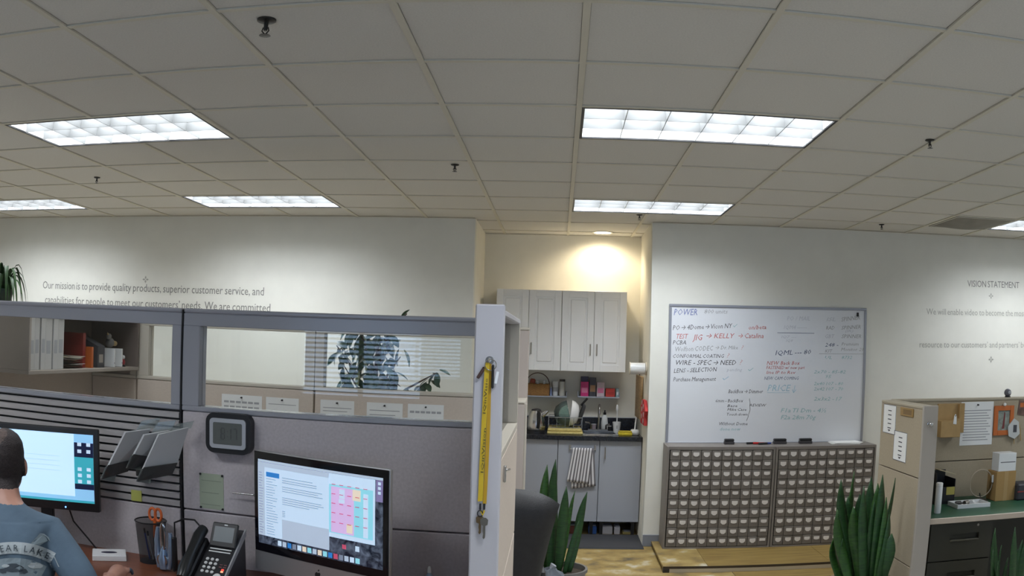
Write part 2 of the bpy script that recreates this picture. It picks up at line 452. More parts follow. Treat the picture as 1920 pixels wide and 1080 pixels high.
for i, (u, v, lab) in enumerate([(500, 38, 'ceiling sprinkler head farthest from the lettered wall, alone among plain tiles'), (853, 309, 'ceiling sprinkler head in the aisle between the two rows of lights'),
                            (1743, 263, 'ceiling sprinkler head beside the brightest louvred light, on the green desk\u2019s side'), (182, 333, 'ceiling sprinkler head between the louvred lights above the cubicle'),
                            (1199, 403, 'small ceiling sprinkler head by the alcove downlight'), (1653, 421, 'small ceiling sprinkler head above the whiteboard end by the wall')]):
    t = spk if i == 0 else copy_tree(spk)
    q = atz(u, v, H); t.location = (q.x, q.y, H - 0.001); s_ = 0.85 if i == 0 else 0.62; t.scale = (s_, s_, s_); t['label'] = lab; t['group'] = 'ceiling sprinkler heads'

# bowed dark plaque standing in for a shadow-like patch beside the far right light
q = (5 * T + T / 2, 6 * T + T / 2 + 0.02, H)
v_ = thing('ceiling_dark_patch', 'dark grey bowed plaque for a shadow-like spot in the ceiling beside the last louvred light', 'patch', (5.5 * T, 6.5 * T, H - 0.006))
ob('plaque', B().grid(lambda a, c: ((a - 0.5) * 0.55, (c - 0.5) * 0.55, -0.045 * (math.sin(math.pi * a) * math.sin(math.pi * c)) ** 0.7), 14, 14), mat('dark_patch_grey', (0.22, 0.205, 0.175), 0.7, noise=0.2, scale=6), v_, True)
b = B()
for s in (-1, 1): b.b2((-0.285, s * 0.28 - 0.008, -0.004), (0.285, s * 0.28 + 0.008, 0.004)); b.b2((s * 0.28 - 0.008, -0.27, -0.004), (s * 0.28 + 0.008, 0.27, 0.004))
ob('patch_frame', b, mat('patch_frame_paint', (0.45, 0.43, 0.37), 0.6), v_)

# ------------------------------------------------------------------ lettering on the far wall
M_let = mat('grey_vinyl_lettering', (0.20, 0.20, 0.19), 0.6)
M_let2 = mat('pale_grey_vinyl_lettering', (0.36, 0.36, 0.33), 0.6)
def wall_line(body, u0, v0, u1, v1, m, parent, hx=None):
    """one line of lettering from its left to right baseline pixel"""
    a, c = aty(u0, v0, WY), aty(u1, v1, WY)
    ws, tw = word_meshes(body, m)
    k = (c.x - a.x) / tw; z = (a.z + c.z) / 2
    for me, x in ws:
        me.transform(Matrix.Diagonal((k, hx, 1, 1))); me.transform(WALLTEXT)
        link('lettering_word', me, parent, (a.x + x * k - parent.location.x, WY - 0.0015 - parent.location.y, z - parent.location.z))
def ornament(u, v, m, parent, s=0.05):
    a = aty(u, v, WY); b = B()
    for k in range(4):
        an = k * math.pi / 2
        b.prism([(0.1 * s, 0), (0.5 * s, 0.28 * s), (s, 0), (0.5 * s, -0.28 * s)], lambda x, y: (x * math.cos(an) - y * math.sin(an), 0, x * math.sin(an) + y * math.cos(an)), (0, -0.001, 0))
    o = ob('ornament', b, m, parent); o.location = (a.x - parent.location.x, WY - 0.001 - parent.location.y, a.z - parent.location.z)
lt = thing('mission_lettering', 'grey mission statement lettering on the cream wall above the glazed partition', 'lettering', (-3.9, WY, 2.0))
wall_line('Our mission is to provide quality products, superior customer service, and', 80, 547, 495, 547, M_let, lt, 0.105)
wall_line('capabilities for people to meet our customers\u2019 needs. We are committed', 84, 576, 507, 576, M_let, lt, 0.105)
ornament(273, 524, M_let2, lt, 0.035)
lt2 = thing('vision_lettering', 'pale grey VISION STATEMENT lettering on the cream wall by the whiteboard', 'lettering', (4.1, WY, 2.0))
wall_line('VISION STATEMENT', 1814, 538, 1911, 540, M_let, lt2, 0.085)
wall_line('We will enable video to become the most valuable', 1737, 589, 1958, 594, M_let2, lt2, 0.08)
wall_line('resource to our customers\u2019 and partners\u2019 businesses', 1724, 650, 1957, 653, M_let2, lt2, 0.08)
ornament(1858, 555, M_let2, lt2, 0.028); ornament(1858, 674, M_let2, lt2, 0.032)
# ------------------------------------------------------------------ cubicle partitions
TOP, SILL, CREASE, WTOP, TH = 1.811, 1.410, 0.970, 1.740, 0.078
PBY, PFY = 0.80, 2.62                       # front faces of the near and the far partition
M_fab = mat('mauve_grey_fabric', (0.53, 0.485, 0.50), 0.95, noise=0.10, scale=90, bump=0.25, bscale=500)
M_tanr = mat('olive_tan_fabric', (0.375, 0.315, 0.225), 0.95, noise=0.06, scale=90, bump=0.2, bscale=500)
M_tan = mat('tan_fabric', (0.60, 0.51, 0.43), 0.95, noise=0.06, scale=90, bump=0.2, bscale=500)
M_rail = mat('grey_painted_rail', (0.33, 0.335, 0.37), 0.2)
M_rail2 = mat('beige_painted_rail', (0.54, 0.49, 0.41), 0.5)
M_post = mat('pale_grey_painted_post', (0.50, 0.49, 0.52), 0.45)
M_joint = mat('black_rubber_joint', (0.01, 0.01, 0.012), 0.7)
M_glass = glass('partition_glass', (0.97, 0.98, 0.98), 0.0, 1.42)
M_white = mat('white_paper', (0.78, 0.78, 0.76), 0.8)
M_ink = mat('grey_print', (0.36, 0.36, 0.37), 0.8)
M_inkd = mat('dark_print', (0.06, 0.06, 0.07), 0.8)
M_blackp = mat('black_plastic', (0.014, 0.014, 0.016), 0.4)
M_silver = mat('silver_plastic', (0.45, 0.46, 0.48), 0.35, 0.5)

def panel_x(label, x0, x1, y, sl=(0.05, 0.05), slats=False, fab=None, rail=None, group=None):
    """glazed partition standing along x, front face at y"""
    fab = fab or M_fab; rail = rail or M_rail
    t = thing('partition_panel', label, 'partition', (x0, y, 0), 0, group); w = x1 - x0
    def P(n, lo, hi, m, bev=0.002, par=None): return ob(n, B().b2(lo, hi, bev), m, par or t)
    P('top_cap', (0, -0.004, TOP - 0.02), (w, TH + 0.004, TOP), rail, 0.006)
    P('header_rail', (0, 0, WTOP), (w, TH, TOP - 0.02), rail)
    P('stile', (0, 0, SILL), (sl[0], TH, WTOP), rail); P('stile', (w - sl[1], 0, SILL), (w, TH, WTOP), rail)
    P('sill_rail', (0, -0.003, SILL - 0.022), (w, TH + 0.003, SILL), rail, 0.004)
    P('glass_pane', (sl[0], TH * 0.5 - 0.003, SILL), (w - sl[1], TH * 0.5 + 0.003, WTOP), M_glass, 0)
    P('lower_fabric_tile', (0.004, 0, 0.11), (w - 0.004, TH, CREASE - 0.003), fab, 0.004)
    P('base_rail', (0, 0.006, 0), (w, TH - 0.006, 0.108), rail)
    if slats:
        P('slat_backing', (0.004, 0.020, CREASE + 0.003), (w - 0.004, TH, SILL - 0.024), M_blackp, 0)
        n = 12; z0, z1 = CREASE + 0.004, SILL - 0.024; s = (z1 - z0) / n
        me = B().prism([(0.0, 0.0), (-0.0195, 0.003), (-0.0195, s * 0.62), (-0.012, s * 0.78), (0, s * 0.80)], lambda a, c: (0.006, a, c), (w - 0.012, 0, 0)).mesh('slat', M_slatw)
        for k in range(n): link('slat', me, t, (0, 0.0198, z0 + k * s))
    else:
        P('upper_fabric_tile', (0.004, 0, CREASE + 0.003), (w - 0.004, TH, SILL - 0.024), fab, 0.004)
    return t
M_slatw = mat('grey_slatwall', (0.42, 0.395, 0.39), 0.5)
XJ = aty(340, 700, PBY).x
PX0, PX1, PYN = -0.297, -0.219, -0.119
def xat(u, v, y): return aty(u, v, y).x
panel_x('grey glazed partition panel with slotted slat wall above the man\u2019s desk', XJ - 1.22, XJ - 0.004, PBY, (0.05, XJ - 0.004 - xat(321, 690, PBY)), True)
panel_x('grey glazed partition panel holding the digital clock above the desktop computer', XJ + 0.004, PX0, PBY, (xat(373, 690, PBY) - XJ - 0.004, 0.03))
# the partition that runs away from the camera, its end face carrying the lanyard
t = thing('partition_panel', 'glazed partition with a pale end face carrying the yellow lanyard', 'partition', (PX0, PYN, 0))
w, d = PX1 - PX0, PBY + TH - PYN
def P(n, lo, hi, m, bev=0.002): return ob(n, B().b2(lo, hi, bev), m, t)
P('end_post', (-0.002, -0.004, 0), (w + 0.002, 0.022, TOP + 0.012), M_post, 0.004)
P('top_cap', (0, 0.022, TOP - 0.02), (w, d, TOP), M_post, 0.004)
P('sill_rail', (0, 0.022, SILL - 0.022), (w, d, SILL), M_rail2)
P('stile', (0, d - 0.03, SILL), (w, d, TOP - 0.02), M_rail2)
P('glass_pane', (w / 2 - 0.003, 0.022, SILL), (w / 2 + 0.003, d - 0.03, TOP - 0.02), glass('side_glass', (0.97, 0.98, 0.98), 0.0, 1.12), 0)
P('upper_fabric_tile', (0, 0.024, CREASE + 0.003), (w, d, SILL - 0.024), M_tan)
P('lower_fabric_tile', (0, 0.024, 0.11), (w, d, CREASE - 0.003), M_tan)
P('base_rail', (0.005, 0.024, 0), (w - 0.005, d, 0.108), M_rail2)
hk = ob('hook_bracket', B().box((w + 0.006, 0.14, 1.335), (0.008, 0.014, 0.05), 0.002).cyl((w + 0.008, 0.14, 1.345), (w + 0.022, 0.14, 1.350), 0.003, n=8), M_chrome, t, True)
# joint cover between the two near panels
tag(ob('joint_strip', B().box((XJ, PBY + 0.02, TOP / 2), (0.007, 0.05, TOP - 0.01), 0.001), M_joint), 'narrow black joint strip between the slat wall panel and the clock panel', 'joint strip')

# far partition row, seen through the near glazing
SX = xat(172, 730, PFY)
FX1, FX2 = xat(256, 690, PFY), xat(590, 690, PFY)
GX0, GX1 = xat(966, 690, PFY), xat(990, 690, PFY)
_f0 = panel_x('tan solid partition panel behind the end of the overhead shelf', SX, FX1 - 0.002, PFY, (0.05, 0.05), False, M_tan, M_rail2)
for _c in _f0.children:
    if _c.name.startswith('glass_pane'): _c.name = 'upper_board'; _c.data.materials[0] = M_tan
panel_x('tan glazed partition panel with two papers pinned under its window', FX1 + 0.002, FX2 - 0.002, PFY, (xat(277, 690, PFY) - FX1, FX2 - xat(572, 690, PFY)), False, M_tan, M_rail2)
panel_x('tan glazed partition panel with three papers pinned, the fig tree behind', FX2 + 0.002, GX0 - 0.002, PFY, (xat(606, 690, PFY) - FX2, 0.06), False, M_tan, M_rail2)
M_tanp = mat('pinkish_tan_panel', (0.50, 0.43, 0.38), 0.7)
t = thing('partition_post', 'tall tan partition end post standing before the kitchen wall cabinets', 'post', (GX0, PFY - 0.01, 0))
ob('post_body', B().b2((0, 0, 0), (GX1 - GX0, 0.10, TOP - 0.016), 0.004), M_tanp, t)
ob('post_cap', B().b2((-0.003, -0.003, TOP - 0.016), (GX1 - GX0 + 0.003, 0.103, TOP), 0.004), M_rail2, t)
ly = 2.27
lx0, lx1 = xat(960, 800, ly), xat(983, 800, ly)
lz = aty(970, 752, ly).z
t = thing('low_partition', 'low tan partition end joined to the tall tan post beside the kettle', 'partition', (lx0, ly, 0))
ob('fabric_body', B().b2((0, 0, 0.05), (lx1 - lx0, PFY - ly - 0.012, lz - 0.015), 0.003), M_tanp, t)
ob('top_cap', B().b2((-0.002, -0.003, lz - 0.015), (lx1 - lx0 + 0.002, PFY - ly - 0.012, lz), 0.004), M_rail2, t)
ob('edge_trim', B().b2((lx1 - lx0, 0.0, 0.0), (lx1 - lx0 + 0.012, 0.03, lz - 0.015), 0.002), M_rail2, t)
# partition on the far left carrying the overhead shelf
t = thing('side_partition', 'tan side partition that carries the overhead shelf', 'partition', (SX - TH, PBY + TH + 0.003, 0))
w, d = TH - 0.001, PFY - PBY - 0.006
P('upper_fabric_tile', (0, 0, CREASE + 0.003), (w, d, TOP - 0.02), M_tan); P('lower_fabric_tile', (0, 0, 0.11), (w, d, CREASE - 0.003), M_tan)
P('top_cap', (-0.003, 0, TOP - 0.02), (w + 0.003, d, TOP), M_rail2); P('base_rail', (0.004, 0, 0), (w - 0.004, d, 0.108), M_rail2)

# ------------------------------------------------------------------ overhead shelf and what stands on it
M_shelf_shade = mat('taupe_laminate_shade', (0.16, 0.125, 0.105), 0.6)  # darker copy for the inside boards, painting in the shade within the shelf
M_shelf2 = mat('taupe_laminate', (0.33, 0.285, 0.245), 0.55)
SFX = -2.775; SY0, SY1, SZ = 1.29, 2.60, 1.445
t = thing('overhead_shelf', 'dark open overhead shelf loaded with binders, seen through the glazing', 'shelf', (SX, SY0, SZ))
w, d, h = SFX - SX, SY1 - SY0, TOP - SZ - 0.01
P('bottom_board', (0.002, 0, 0), (w, d, 0.022), M_shelf2); P('top_board', (0.002, 0, h - 0.02), (w, d, h), M_shelf2)
P('back_board', (0.002, 0.02, 0.022), (0.014, d - 0.02, h - 0.02), M_shelf_shade)
P('end_board', (0.002, 0, 0.022), (w, 0.02, h - 0.02), M_shelf2); P('end_board', (0.002, d - 0.02, 0.022), (w, d, h - 0.02), M_shelf_shade)
def yshelf(u): return atx(u, 680, SFX).y
bz = SZ + 0.023
M_binder = mat('white_vinyl_binder', (0.50, 0.49, 0.47), 0.45)
yb = max(yshelf(48), SY0 + 0.022)
ye = yshelf(126); wd = [1.0, 0.9, 0.8, 1.2, 0.9, 1.1]
k_ = (ye - yb) / sum(wd)
blabs = ['white binder at the end of the shelf row, against the end board', 'slim white binder second from the shelf end board', 'narrow white binder in the middle of the shelf row', 'thickest white binder in the shelf row', 'white binder between the thickest one and the row\u2019s last', 'white binder beside the stacked papers on the shelf']
for i, q_ in enumerate(wd):
    y0, y1 = yb + 0.002, yb + k_ * q_ - 0.002
    hgt = 0.285 + 0.008 * ((i * 7) % 3)
    t = thing('ring_binder', blabs[i], 'binder', (SFX - 0.29, y0, bz), 0, 'white binders on the overhead shelf')
    L_, Y_ = 0.27 - 0.006 * (i % 2), y1 - y0
    ob('cover', B().b2((0, 0, 0), (L_, 0.004, hgt), 0.001).b2((0, Y_ - 0.004, 0), (L_, Y_, hgt), 0.001).b2((L_ - 0.004, 0.004, 0), (L_, Y_ - 0.004, hgt), 0.001), M_binder, t)
    ob('paper_block', B().b2((0.01, 0.006, 0.006), (L_ - 0.03, Y_ - 0.006, hgt - 0.01)), M_white, t)
    ob('spine_label', B().b2((L_, Y_ * 0.2, hgt * 0.3), (L_ + 0.0008, Y_ * 0.8, hgt * 0.55)), M_ink, t)
    yb += k_ * q_
ys0, ys1 = yshelf(130), yshelf(168)
for i in range(5):
    a = 0.02 * math.sin(i * 2.1)
    b = B()
    L_ = ys1 - ys0 - 0.02
    b.grid(lambda s, c: (s * 0.21 + a, c * L_, 0.012 * i + 0.018 * (2 * c - 1) ** 2 * (0.6 if i > 2 else 0.2)), 2, 10).solid(-0.008)
    tag(ob('magazine', b, M_white if i % 2 else mat('cream_paper', (0.62, 0.58, 0.48), 0.8), None, True, (SFX - 0.25, ys0 + 0.01, bz + 0.011)), ['lowest', 'second lowest', 'middle', 'second highest', 'topmost curled'][i] + ' pale magazine of the small pile on the shelf', 'magazine', 'pile of magazines on the overhead shelf')
def book(label, u0, u1, z1, m, x0=-0.26, x1=-0.06, z0=0.0, grp=None):
    y0, y1 = yshelf(u0), yshelf(u1)
    t = thing('book', label, 'book', (SFX, y0, bz + z0), 0, grp)
    ob('cover', B().b2((x0, 0, 0), (x1, 0.003, z1)).b2((x0, y1 - y0 - 0.003, 0), (x1, y1 - y0, z1)).b2((x1 - 0.003, 0.003, 0), (x1, y1 - y0 - 0.003, z1)), m, t)
    ob('pages', B().b2((x0 + 0.004, 0.004, 0.004), (x1 - 0.006, y1 - y0 - 0.004, z1 - 0.004)), M_white, t)
    return t
book('tall dark red book standing on the overhead shelf', 170, 175, 0.205, mat('dark_red_cover', (0.22, 0.025, 0.02), 0.5))
book('short orange book beside the tall dark red book', 176.5, 180, 0.125, mat('orange_cover', (0.45, 0.10, 0.012), 0.5), -0.22, -0.02)
y0 = yshelf(190)
M_navy = mat('charcoal_card', (0.035, 0.035, 0.042), 0.6)
t = thing('magazine_file', 'dark slanted magazine file on the overhead shelf', 'file box', (SFX - 0.27, y0, bz))
ob('file_body', B().prism([(0, 0), (0.24, 0), (0.24, 0.13), (0.1, 0.19), (0, 0.19)], lambda a, c: (a, 0, c), (0, 0.09, 0)), M_navy, t)
ob('file_label', B().b2((0.24, 0.02, 0.03), (0.2408, 0.07, 0.08)), M_shelf2, t)
for u, lab in ((221, 'thin white card standing upright beside the dark magazine file'), (235, 'thin white card standing upright beside the small figurine')):
    y0 = yshelf(u); t = thing('white_card', lab, 'card', (SFX - 0.2, y0, bz), 0, 'upright white cards on the overhead shelf')
    ob('card_sheet', B().b2((0, 0, 0), (0.17, 0.016, 0.115), 0.001), M_white, t); ob('card_stripe', B().b2((0.17, 0.003, 0.02), (0.1706, 0.013, 0.03)), M_ink, t)
y0 = yshelf(228)
t = thing('toy_bird', 'small grey and tan toy bird perched on the upright cards', 'toy', (SFX - 0.1, y0, bz + 0.1155))
ob('body', B().sphere((0, 0.01, 0.035), 0.032, 12, 8, (1, 0.8, 1)), mat('grey_plush', (0.20, 0.19, 0.18), 0.9), t, True)
ob('head', B().sphere((0.01, -0.025, 0.075), 0.02, 10, 8), mat('grey_plush', None), t, True)
ob('beak', B().cyl((0.01, -0.035, 0.085), (0.02, -0.06, 0.10), 0.008, 0.001, 8), mat('tan_horn', (0.42, 0.30, 0.14), 0.6), t, True)
ob('wing', B().sphere((0.02, 0.04, 0.03), 0.024, 10, 6, (0.4, 1.4, 0.7)), mat('tan_horn', None), t, True)
y0 = yshelf(245)
t = thing('figurine', 'tiny white and red figurine at the end of the overhead shelf', 'figurine', (SFX - 0.06, y0, bz))
ob('base', B().lathe([(0.018, 0), (0.018, 0.008), (0.012, 0.012)], 12), M_blackp, t)
ob('body', B().lathe([(0.012, 0.012), (0.016, 0.03), (0.008, 0.048)], 12), mat('red_enamel', (0.35, 0.03, 0.04), 0.4), t, True)
ob('head', B().sphere((0, 0, 0.06), 0.014, 10, 8), M_white, t, True)

# ------------------------------------------------------------------ papers
def paper(label, u0, v0, u1, v1, y, rows=6, style='lines', m=None, pin=True, group=None, zmin=None, th=0.0012, name='pinned_paper', ink=None, title=None):
    """sheet on a surface facing the camera, corners given by pixels (u,v)"""
    a, c = aty(u0, v0, y), aty(u1, v1, y)
    x0, x1, z1, z0 = a.x, c.x, a.z, c.z
    if zmin is not None: z0 = zmin
    t = thing(name, label, 'paper', ((x0 + x1) / 2, y, z0), 0, group)
    w, h = x1 - x0, z1 - z0
    ob('sheet', B().b2((-w / 2, -th, 0), (w / 2, 0, h)), m or M_white, t)
    b = B(); yy = -th - 0.0006
    for r in range(rows):
        z = h * (0.80 - 0.68 * r / max(1, rows - 1))
        if style == 'cols':
            for cidx in range(6): b.b2((-w * 0.44 + cidx * w * 0.15, yy, z - h * 0.028), (-w * 0.44 + cidx * w * 0.15 + w * 0.12, -th, z + h * 0.028))
        else:
            e = w * (0.42 - 0.12 * ((r * 5) % 3) / 2)
            b.b2((-w * 0.42, yy, z - h * 0.010), (e, -th, z + h * 0.010))
    ob('print', b, ink or M_ink, t)['kind'] = 'stuff'
    if pin: ob('push_pin', B().lathe([(0.006, 0.0), (0.006, 0.003), (0.003, 0.006), (0.005, 0.014)], 10, M=Matrix.Rotation(math.pi / 2, 4, 'X')), M_blackp, t, True, (0, -th, h * 0.93))
    if title:
        me = text_mesh(title, h * 0.12, ink or M_inkd, 'CENTER'); me.transform(WALLTEXT); link('print_title', me, t, (0, -th - 0.0007, h * 0.74))
    return t
fy = PFY - 0.0005
paper('sheet with columns of figures pinned below the tan partition\u2019s window, clipped at its top', 416, 738, 491, 768, fy, 6, 'cols', zmin=1.10)
paper('sheet with one heading line pinned beside the sheet of figures', 499, 744, 560, 768, fy, 2, zmin=1.12)
paper('sheet of typed lines pinned under the mullion, nearest the heading sheet', 601, 749, 664, 768, fy, 9, zmin=1.10)
paper('middle sheet of the three pinned below the fig tree', 688, 754, 755, 768, fy, 7, zmin=1.10)
paper('sheet with a bar chart pinned nearest the lanyard post', 765, 757, 832, 770, fy, 4, 'cols', zmin=1.10)
# ------------------------------------------------------------------ desk of the near cubicle
M_cherry = mat('cherry_laminate', (0.17, 0.055, 0.026), 0.35, noise=0.25, scale=8, stretch=(1, 8, 8))
DZ = 0.74
dx0, dx1, dy0, dy1 = XJ - 1.19, PX0 - 0.004, 0.08, PBY - 0.003
t = thing('desk', 'reddish brown cherry desk under the slat wall and the clock', 'desk', (dx0, dy0, 0))
ob('worktop', B().b2((0, 0, DZ - 0.03), (dx1 - dx0, dy1 - dy0, DZ), 0.004), M_cherry, t)
for x in (0.02, 1.2, dx1 - dx0 - 0.06): ob('support_panel', B().b2((x, 0.06, 0), (x + 0.035, dy1 - dy0 - 0.01, DZ - 0.03), 0.002), M_rail, t)
ob('knee_space_panel', B().b2((0.06, dy1 - dy0 - 0.04, 0.25), (dx1 - dx0 - 0.07, dy1 - dy0 - 0.02, DZ - 0.03)), M_cherry, t)

# ------------------------------------------------------------------ desktop computer
def emat(name, c, e=1.0): return mat(name, c, 0.3, emit=e)
SCR = 0.50
M_alu2 = mat('anodised_aluminium', (0.55, 0.55, 0.56), 0.38, 0.75)
M_gl = mat('black_glass_bezel', (0.006, 0.006, 0.009), 0.08)
a, c = aty(470, 841, 0.68), aty(727, 880, 0.42)
ang = math.atan2(c.y - a.y, c.x - a.x)
mid = (a + c) / 2
IW = 0.65; IH = mid.z - DZ
im = thing('desktop_computer', 'silver all-in-one desktop computer with mail and calendar windows on its screen', 'computer', (mid.x - 0.03 * math.sin(ang), mid.y + 0.0, DZ), ang)
ch = IH - 0.405
ob('shell', B().box((0, 0.012, (IH + 0.045) / 2), (IW, 0.022, IH - 0.045), 0.009, seg=2).box((0, 0.030, IH * 0.55), (IW * 0.86, 0.020, IH * 0.6), 0.009, seg=2), M_alu2, im, True)
ob('chin', B().b2((-IW / 2 + 0.001, -0.0016, 0.046), (IW / 2 - 0.001, 0.0, ch - 0.001), 0.0005), M_alu2, im)
ob('glass_front', B().b2((-IW / 2 + 0.004, -0.004, ch), (IW / 2 - 0.004, 0.0, IH - 0.005), 0.0015), M_gl, im)
ob('stand_neck', B().prism([(0.02, 0.006), (0.17, 0.004), (0.17, 0.0), (-0.02, 0.0), (-0.02, 0.006), (0.012, 0.006), (0.05, 0.2), (0.04, 0.24), (0.06, 0.24), (0.065, 0.2)][:1] + [(0.17, 0.006), (0.17, 0.0), (-0.03, 0.0), (-0.03, 0.006), (0.09, 0.008), (0.04, 0.26), (0.05, 0.262), (0.11, 0.02)], lambda y, z: (-0.1, y, z), (0.2, 0, 0)), M_alu2, im)
# fruit-shaped emblem
lg = []
for k in range(28):
    an = 2 * math.pi * k / 28
    r = 0.0135 * (1 + 0.10 * math.cos(2 * an)) - (0.003 if abs(an - math.pi / 2) < 0.25 or abs(an - 1.5 * math.pi) < 0.25 else 0)
    if abs(an) < 0.5 or abs(an - 2 * math.pi) < 0.5: r -= 0.0055 * math.cos(min(abs(an), 2 * math.pi - abs(an)) * 3.14)
    lg.append((r * math.cos(an), r * math.sin(an)))
ob('emblem', B().prism(lg, lambda x, z: (x, -0.0016, (ch + 0.046) / 2 + z - 0.002), (0, -0.0006, 0)).prism([(0, 0.014), (0.006, 0.016), (0.007, 0.023), (0.001, 0.021)], lambda x, z: (x, -0.0016, (ch + 0.046) / 2 + z - 0.001), (0, -0.0006, 0)), M_blackp, im)
SW, SH = 0.597, 0.336; sz1 = IH - 0.034; sz0 = sz1 - SH
def wallpaper():
    m = bpy.data.materials.new('rocky_wallpaper'); m.use_nodes = True; N = m.node_tree.nodes; L = m.node_tree.links; p = N['Principled BSDF']
    tc = N.new('ShaderNodeTexCoord'); n = N.new('ShaderNodeTexNoise'); n.inputs['Scale'].default_value = 26; n.inputs['Detail'].default_value = 8; n.inputs['Distortion'].default_value = 1.2
    r = N.new('ShaderNodeValToRGB'); e = r.color_ramp.elements; e[0].position = 0.38; e[0].color = (0.012, 0.022, 0.055, 1); e[1].position = 0.72; e[1].color = (0.30, 0.38, 0.55, 1)
    L.new(tc.outputs['Object'], n.inputs[0]); L.new(n.outputs[0], r.inputs[0]); L.new(r.outputs[0], p.inputs['Emission Color']); p.inputs['Emission Strength'].default_value = SCR * 0.7
    p.inputs['Base Color'].default_value = (0.01, 0.01, 0.01, 1); p.inputs['Roughness'].default_value = 0.15
    return m
scr = ob('screen', B().b2((-SW / 2, -0.0052, sz0), (SW / 2, -0.004, sz1)), wallpaper(), im)
def S(n, x0, x1, v0, v1, m, lay, par=scr, W=SW, Hh=SH, zt=None, fy=-0.0052):
    zt = sz1 if zt is None else zt
    return ob(n, B().b2((-W / 2 + W * x0, fy - 0.0003 * lay, zt - Hh * v1), (-W / 2 + W * x1, fy - 0.0003 * (lay - 1), zt - Hh * v0)), m, par)
eW = emat('screen_white', (0.62, 0.80, 1.0), SCR); eG = emat('screen_grey', (0.55, 0.66, 0.82), SCR * 0.8); eB = emat('screen_blue', (0.03, 0.22, 0.62), SCR)
eP = emat('screen_pink', (0.78, 0.55, 0.90), SCR * 0.9); eC = emat('screen_cyan', (0.32, 0.78, 0.92), SCR * 0.9); eY = emat('screen_yellow', (0.92, 0.78, 0.62), SCR * 0.9)
eT = emat('screen_text', (0.30, 0.36, 0.48), SCR * 0.5); eR = emat('screen_red', (0.75, 0.12, 0.22), SCR * 0.6); eV = emat('screen_violet', (0.30, 0.26, 0.50), SCR * 0.6)
S('menu_bar', 0, 1, 0, 0.028, eG, 1)
S('calendar_window', 0.55, 0.945, 0.03, 0.74, eW, 1)
S('calendar_column', 0.585, 0.93, 0.15, 0.69, eC, 2); S('calendar_column', 0.615, 0.79, 0.17, 0.68, eP, 3); S('calendar_column', 0.86, 0.895, 0.2, 0.68, eW, 3)
for x in (0.62, 0.675, 0.73): S('calendar_entry', x, x + 0.045, 0.3, 0.34, eW if x > 0.64 and x < 0.7 else eP, 4)
S('calendar_entry', 0.68, 0.72, 0.19, 0.29, eW, 4); S('calendar_entry', 0.78, 0.84, 0.17, 0.29, eY, 4); S('calendar_entry', 0.735, 0.78, 0.56, 0.66, eY, 4)
b = B()
for r in range(5): 
    for x in (0.62, 0.68, 0.74, 0.80, 0.86): b.b2((-SW / 2 + SW * x, -0.0068, sz1 - SH * (0.15 + r * 0.105)), (-SW / 2 + SW * (x + 0.03), -0.0064, sz1 - SH * (0.142 + r * 0.105)))
ob('calendar_text', b, eR, scr)['kind'] = 'stuff'
S('mail_window', 0.0, 0.60, 0.03, 0.90, eW, 3); S('mail_toolbar', 0.0, 0.60, 0.03, 0.085, eG, 4); S('mail_sidebar', 0.0, 0.06, 0.085, 0.90, eG, 4)
S('mail_selected_row', 0.075, 0.19, 0.135, 0.19, eB, 4); S('mail_footer', 0.21, 0.60, 0.66, 0.90, eG, 4)
b = B(); random.seed(3)
for r in range(24):
    for x0, x1 in ((0.01, 0.05), (0.075, 0.18)):
        if r in (0, 1) and x0 > 0.05: continue
        v = 0.15 + r * 0.031; b.b2((-SW / 2 + SW * x0, -0.0068, sz1 - SH * (v + 0.006)), (-SW / 2 + SW * (x0 + (x1 - x0) * random.uniform(0.5, 1)), -0.0064, sz1 - SH * v))
for v in (0.17, 0.2, 0.225, 0.275, 0.30, 0.325, 0.40, 0.425, 0.45, 0.475, 0.56, 0.58, 0.6, 0.62):
    b.b2((-SW / 2 + SW * 0.215, -0.0068, sz1 - SH * (v + 0.006)), (-SW / 2 + SW * (0.24 if v > 0.55 else random.uniform(0.42, 0.56)), -0.0064, sz1 - SH * v))
ob('mail_text', b, eT, scr)['kind'] = 'stuff'
S('drive_icons', 0.95, 1.0, 0.03, 0.26, eV, 1)
dock = [eW, eG, eB, eT, eW, eY, eC, eG, eY, eC, eB, eR, eT, eG, eW, eC]
for k, m in enumerate(dock): S('dock_icon', 0.17 + k * 0.042, 0.17 + k * 0.042 + 0.032, 0.925, 0.985, m, 1)
for v in (0.05, 0.10, 0.15): S('desktop_icon', 0.965, 0.985, v, v + 0.03, eW, 2)
S('desktop_icon', 0.80, 0.83, 0.79, 0.85, eW, 2); S('desktop_icon', 0.70, 0.73, 0.80, 0.85, eR, 2)

# ------------------------------------------------------------------ left monitor
MW, MH = 0.565, 0.355
pr = aty(184, 806, 0.66)
an = math.radians(17)
mc = Vector((pr.x - MW / 2 * math.cos(an), pr.y - MW / 2 * math.sin(an), 0))
mt = pr.z
mo = thing('monitor', 'black flat monitor with a white document on its screen in front of the man', 'monitor', (mc.x, mc.y, DZ), an)
z1 = mt - DZ; z0 = z1 - MH
ob('bezel', B().box((0, 0.012, (z0 + z1) / 2), (MW, 0.03, MH), 0.006, seg=2), M_blackp, mo, True)
ob('back_shell', B().box((0, 0.042, (z0 + z1) / 2), (MW * 0.7, 0.04, MH * 0.6), 0.012), M_blackp, mo)
ob('stand_neck', B().box((0.02, 0.055, z0 / 2 + 0.05), (0.06, 0.03, z0 + 0.1), 0.004), M_blackp, mo)
ob('stand_foot', B().lathe([(0.11, 0), (0.11, 0.008), (0.05, 0.016)], 24, (0.02, 0.05, 0)), M_blackp, mo, True)
W2, H2 = MW - 0.046, MH - 0.062
st = z1 - 0.024
eTe = emat('screen_teal', (0.05, 0.42, 0.52), SCR); eSky = emat('screen_sky', (0.30, 0.62, 0.95), SCR); eN = emat('screen_navy', (0.01, 0.015, 0.05), SCR)
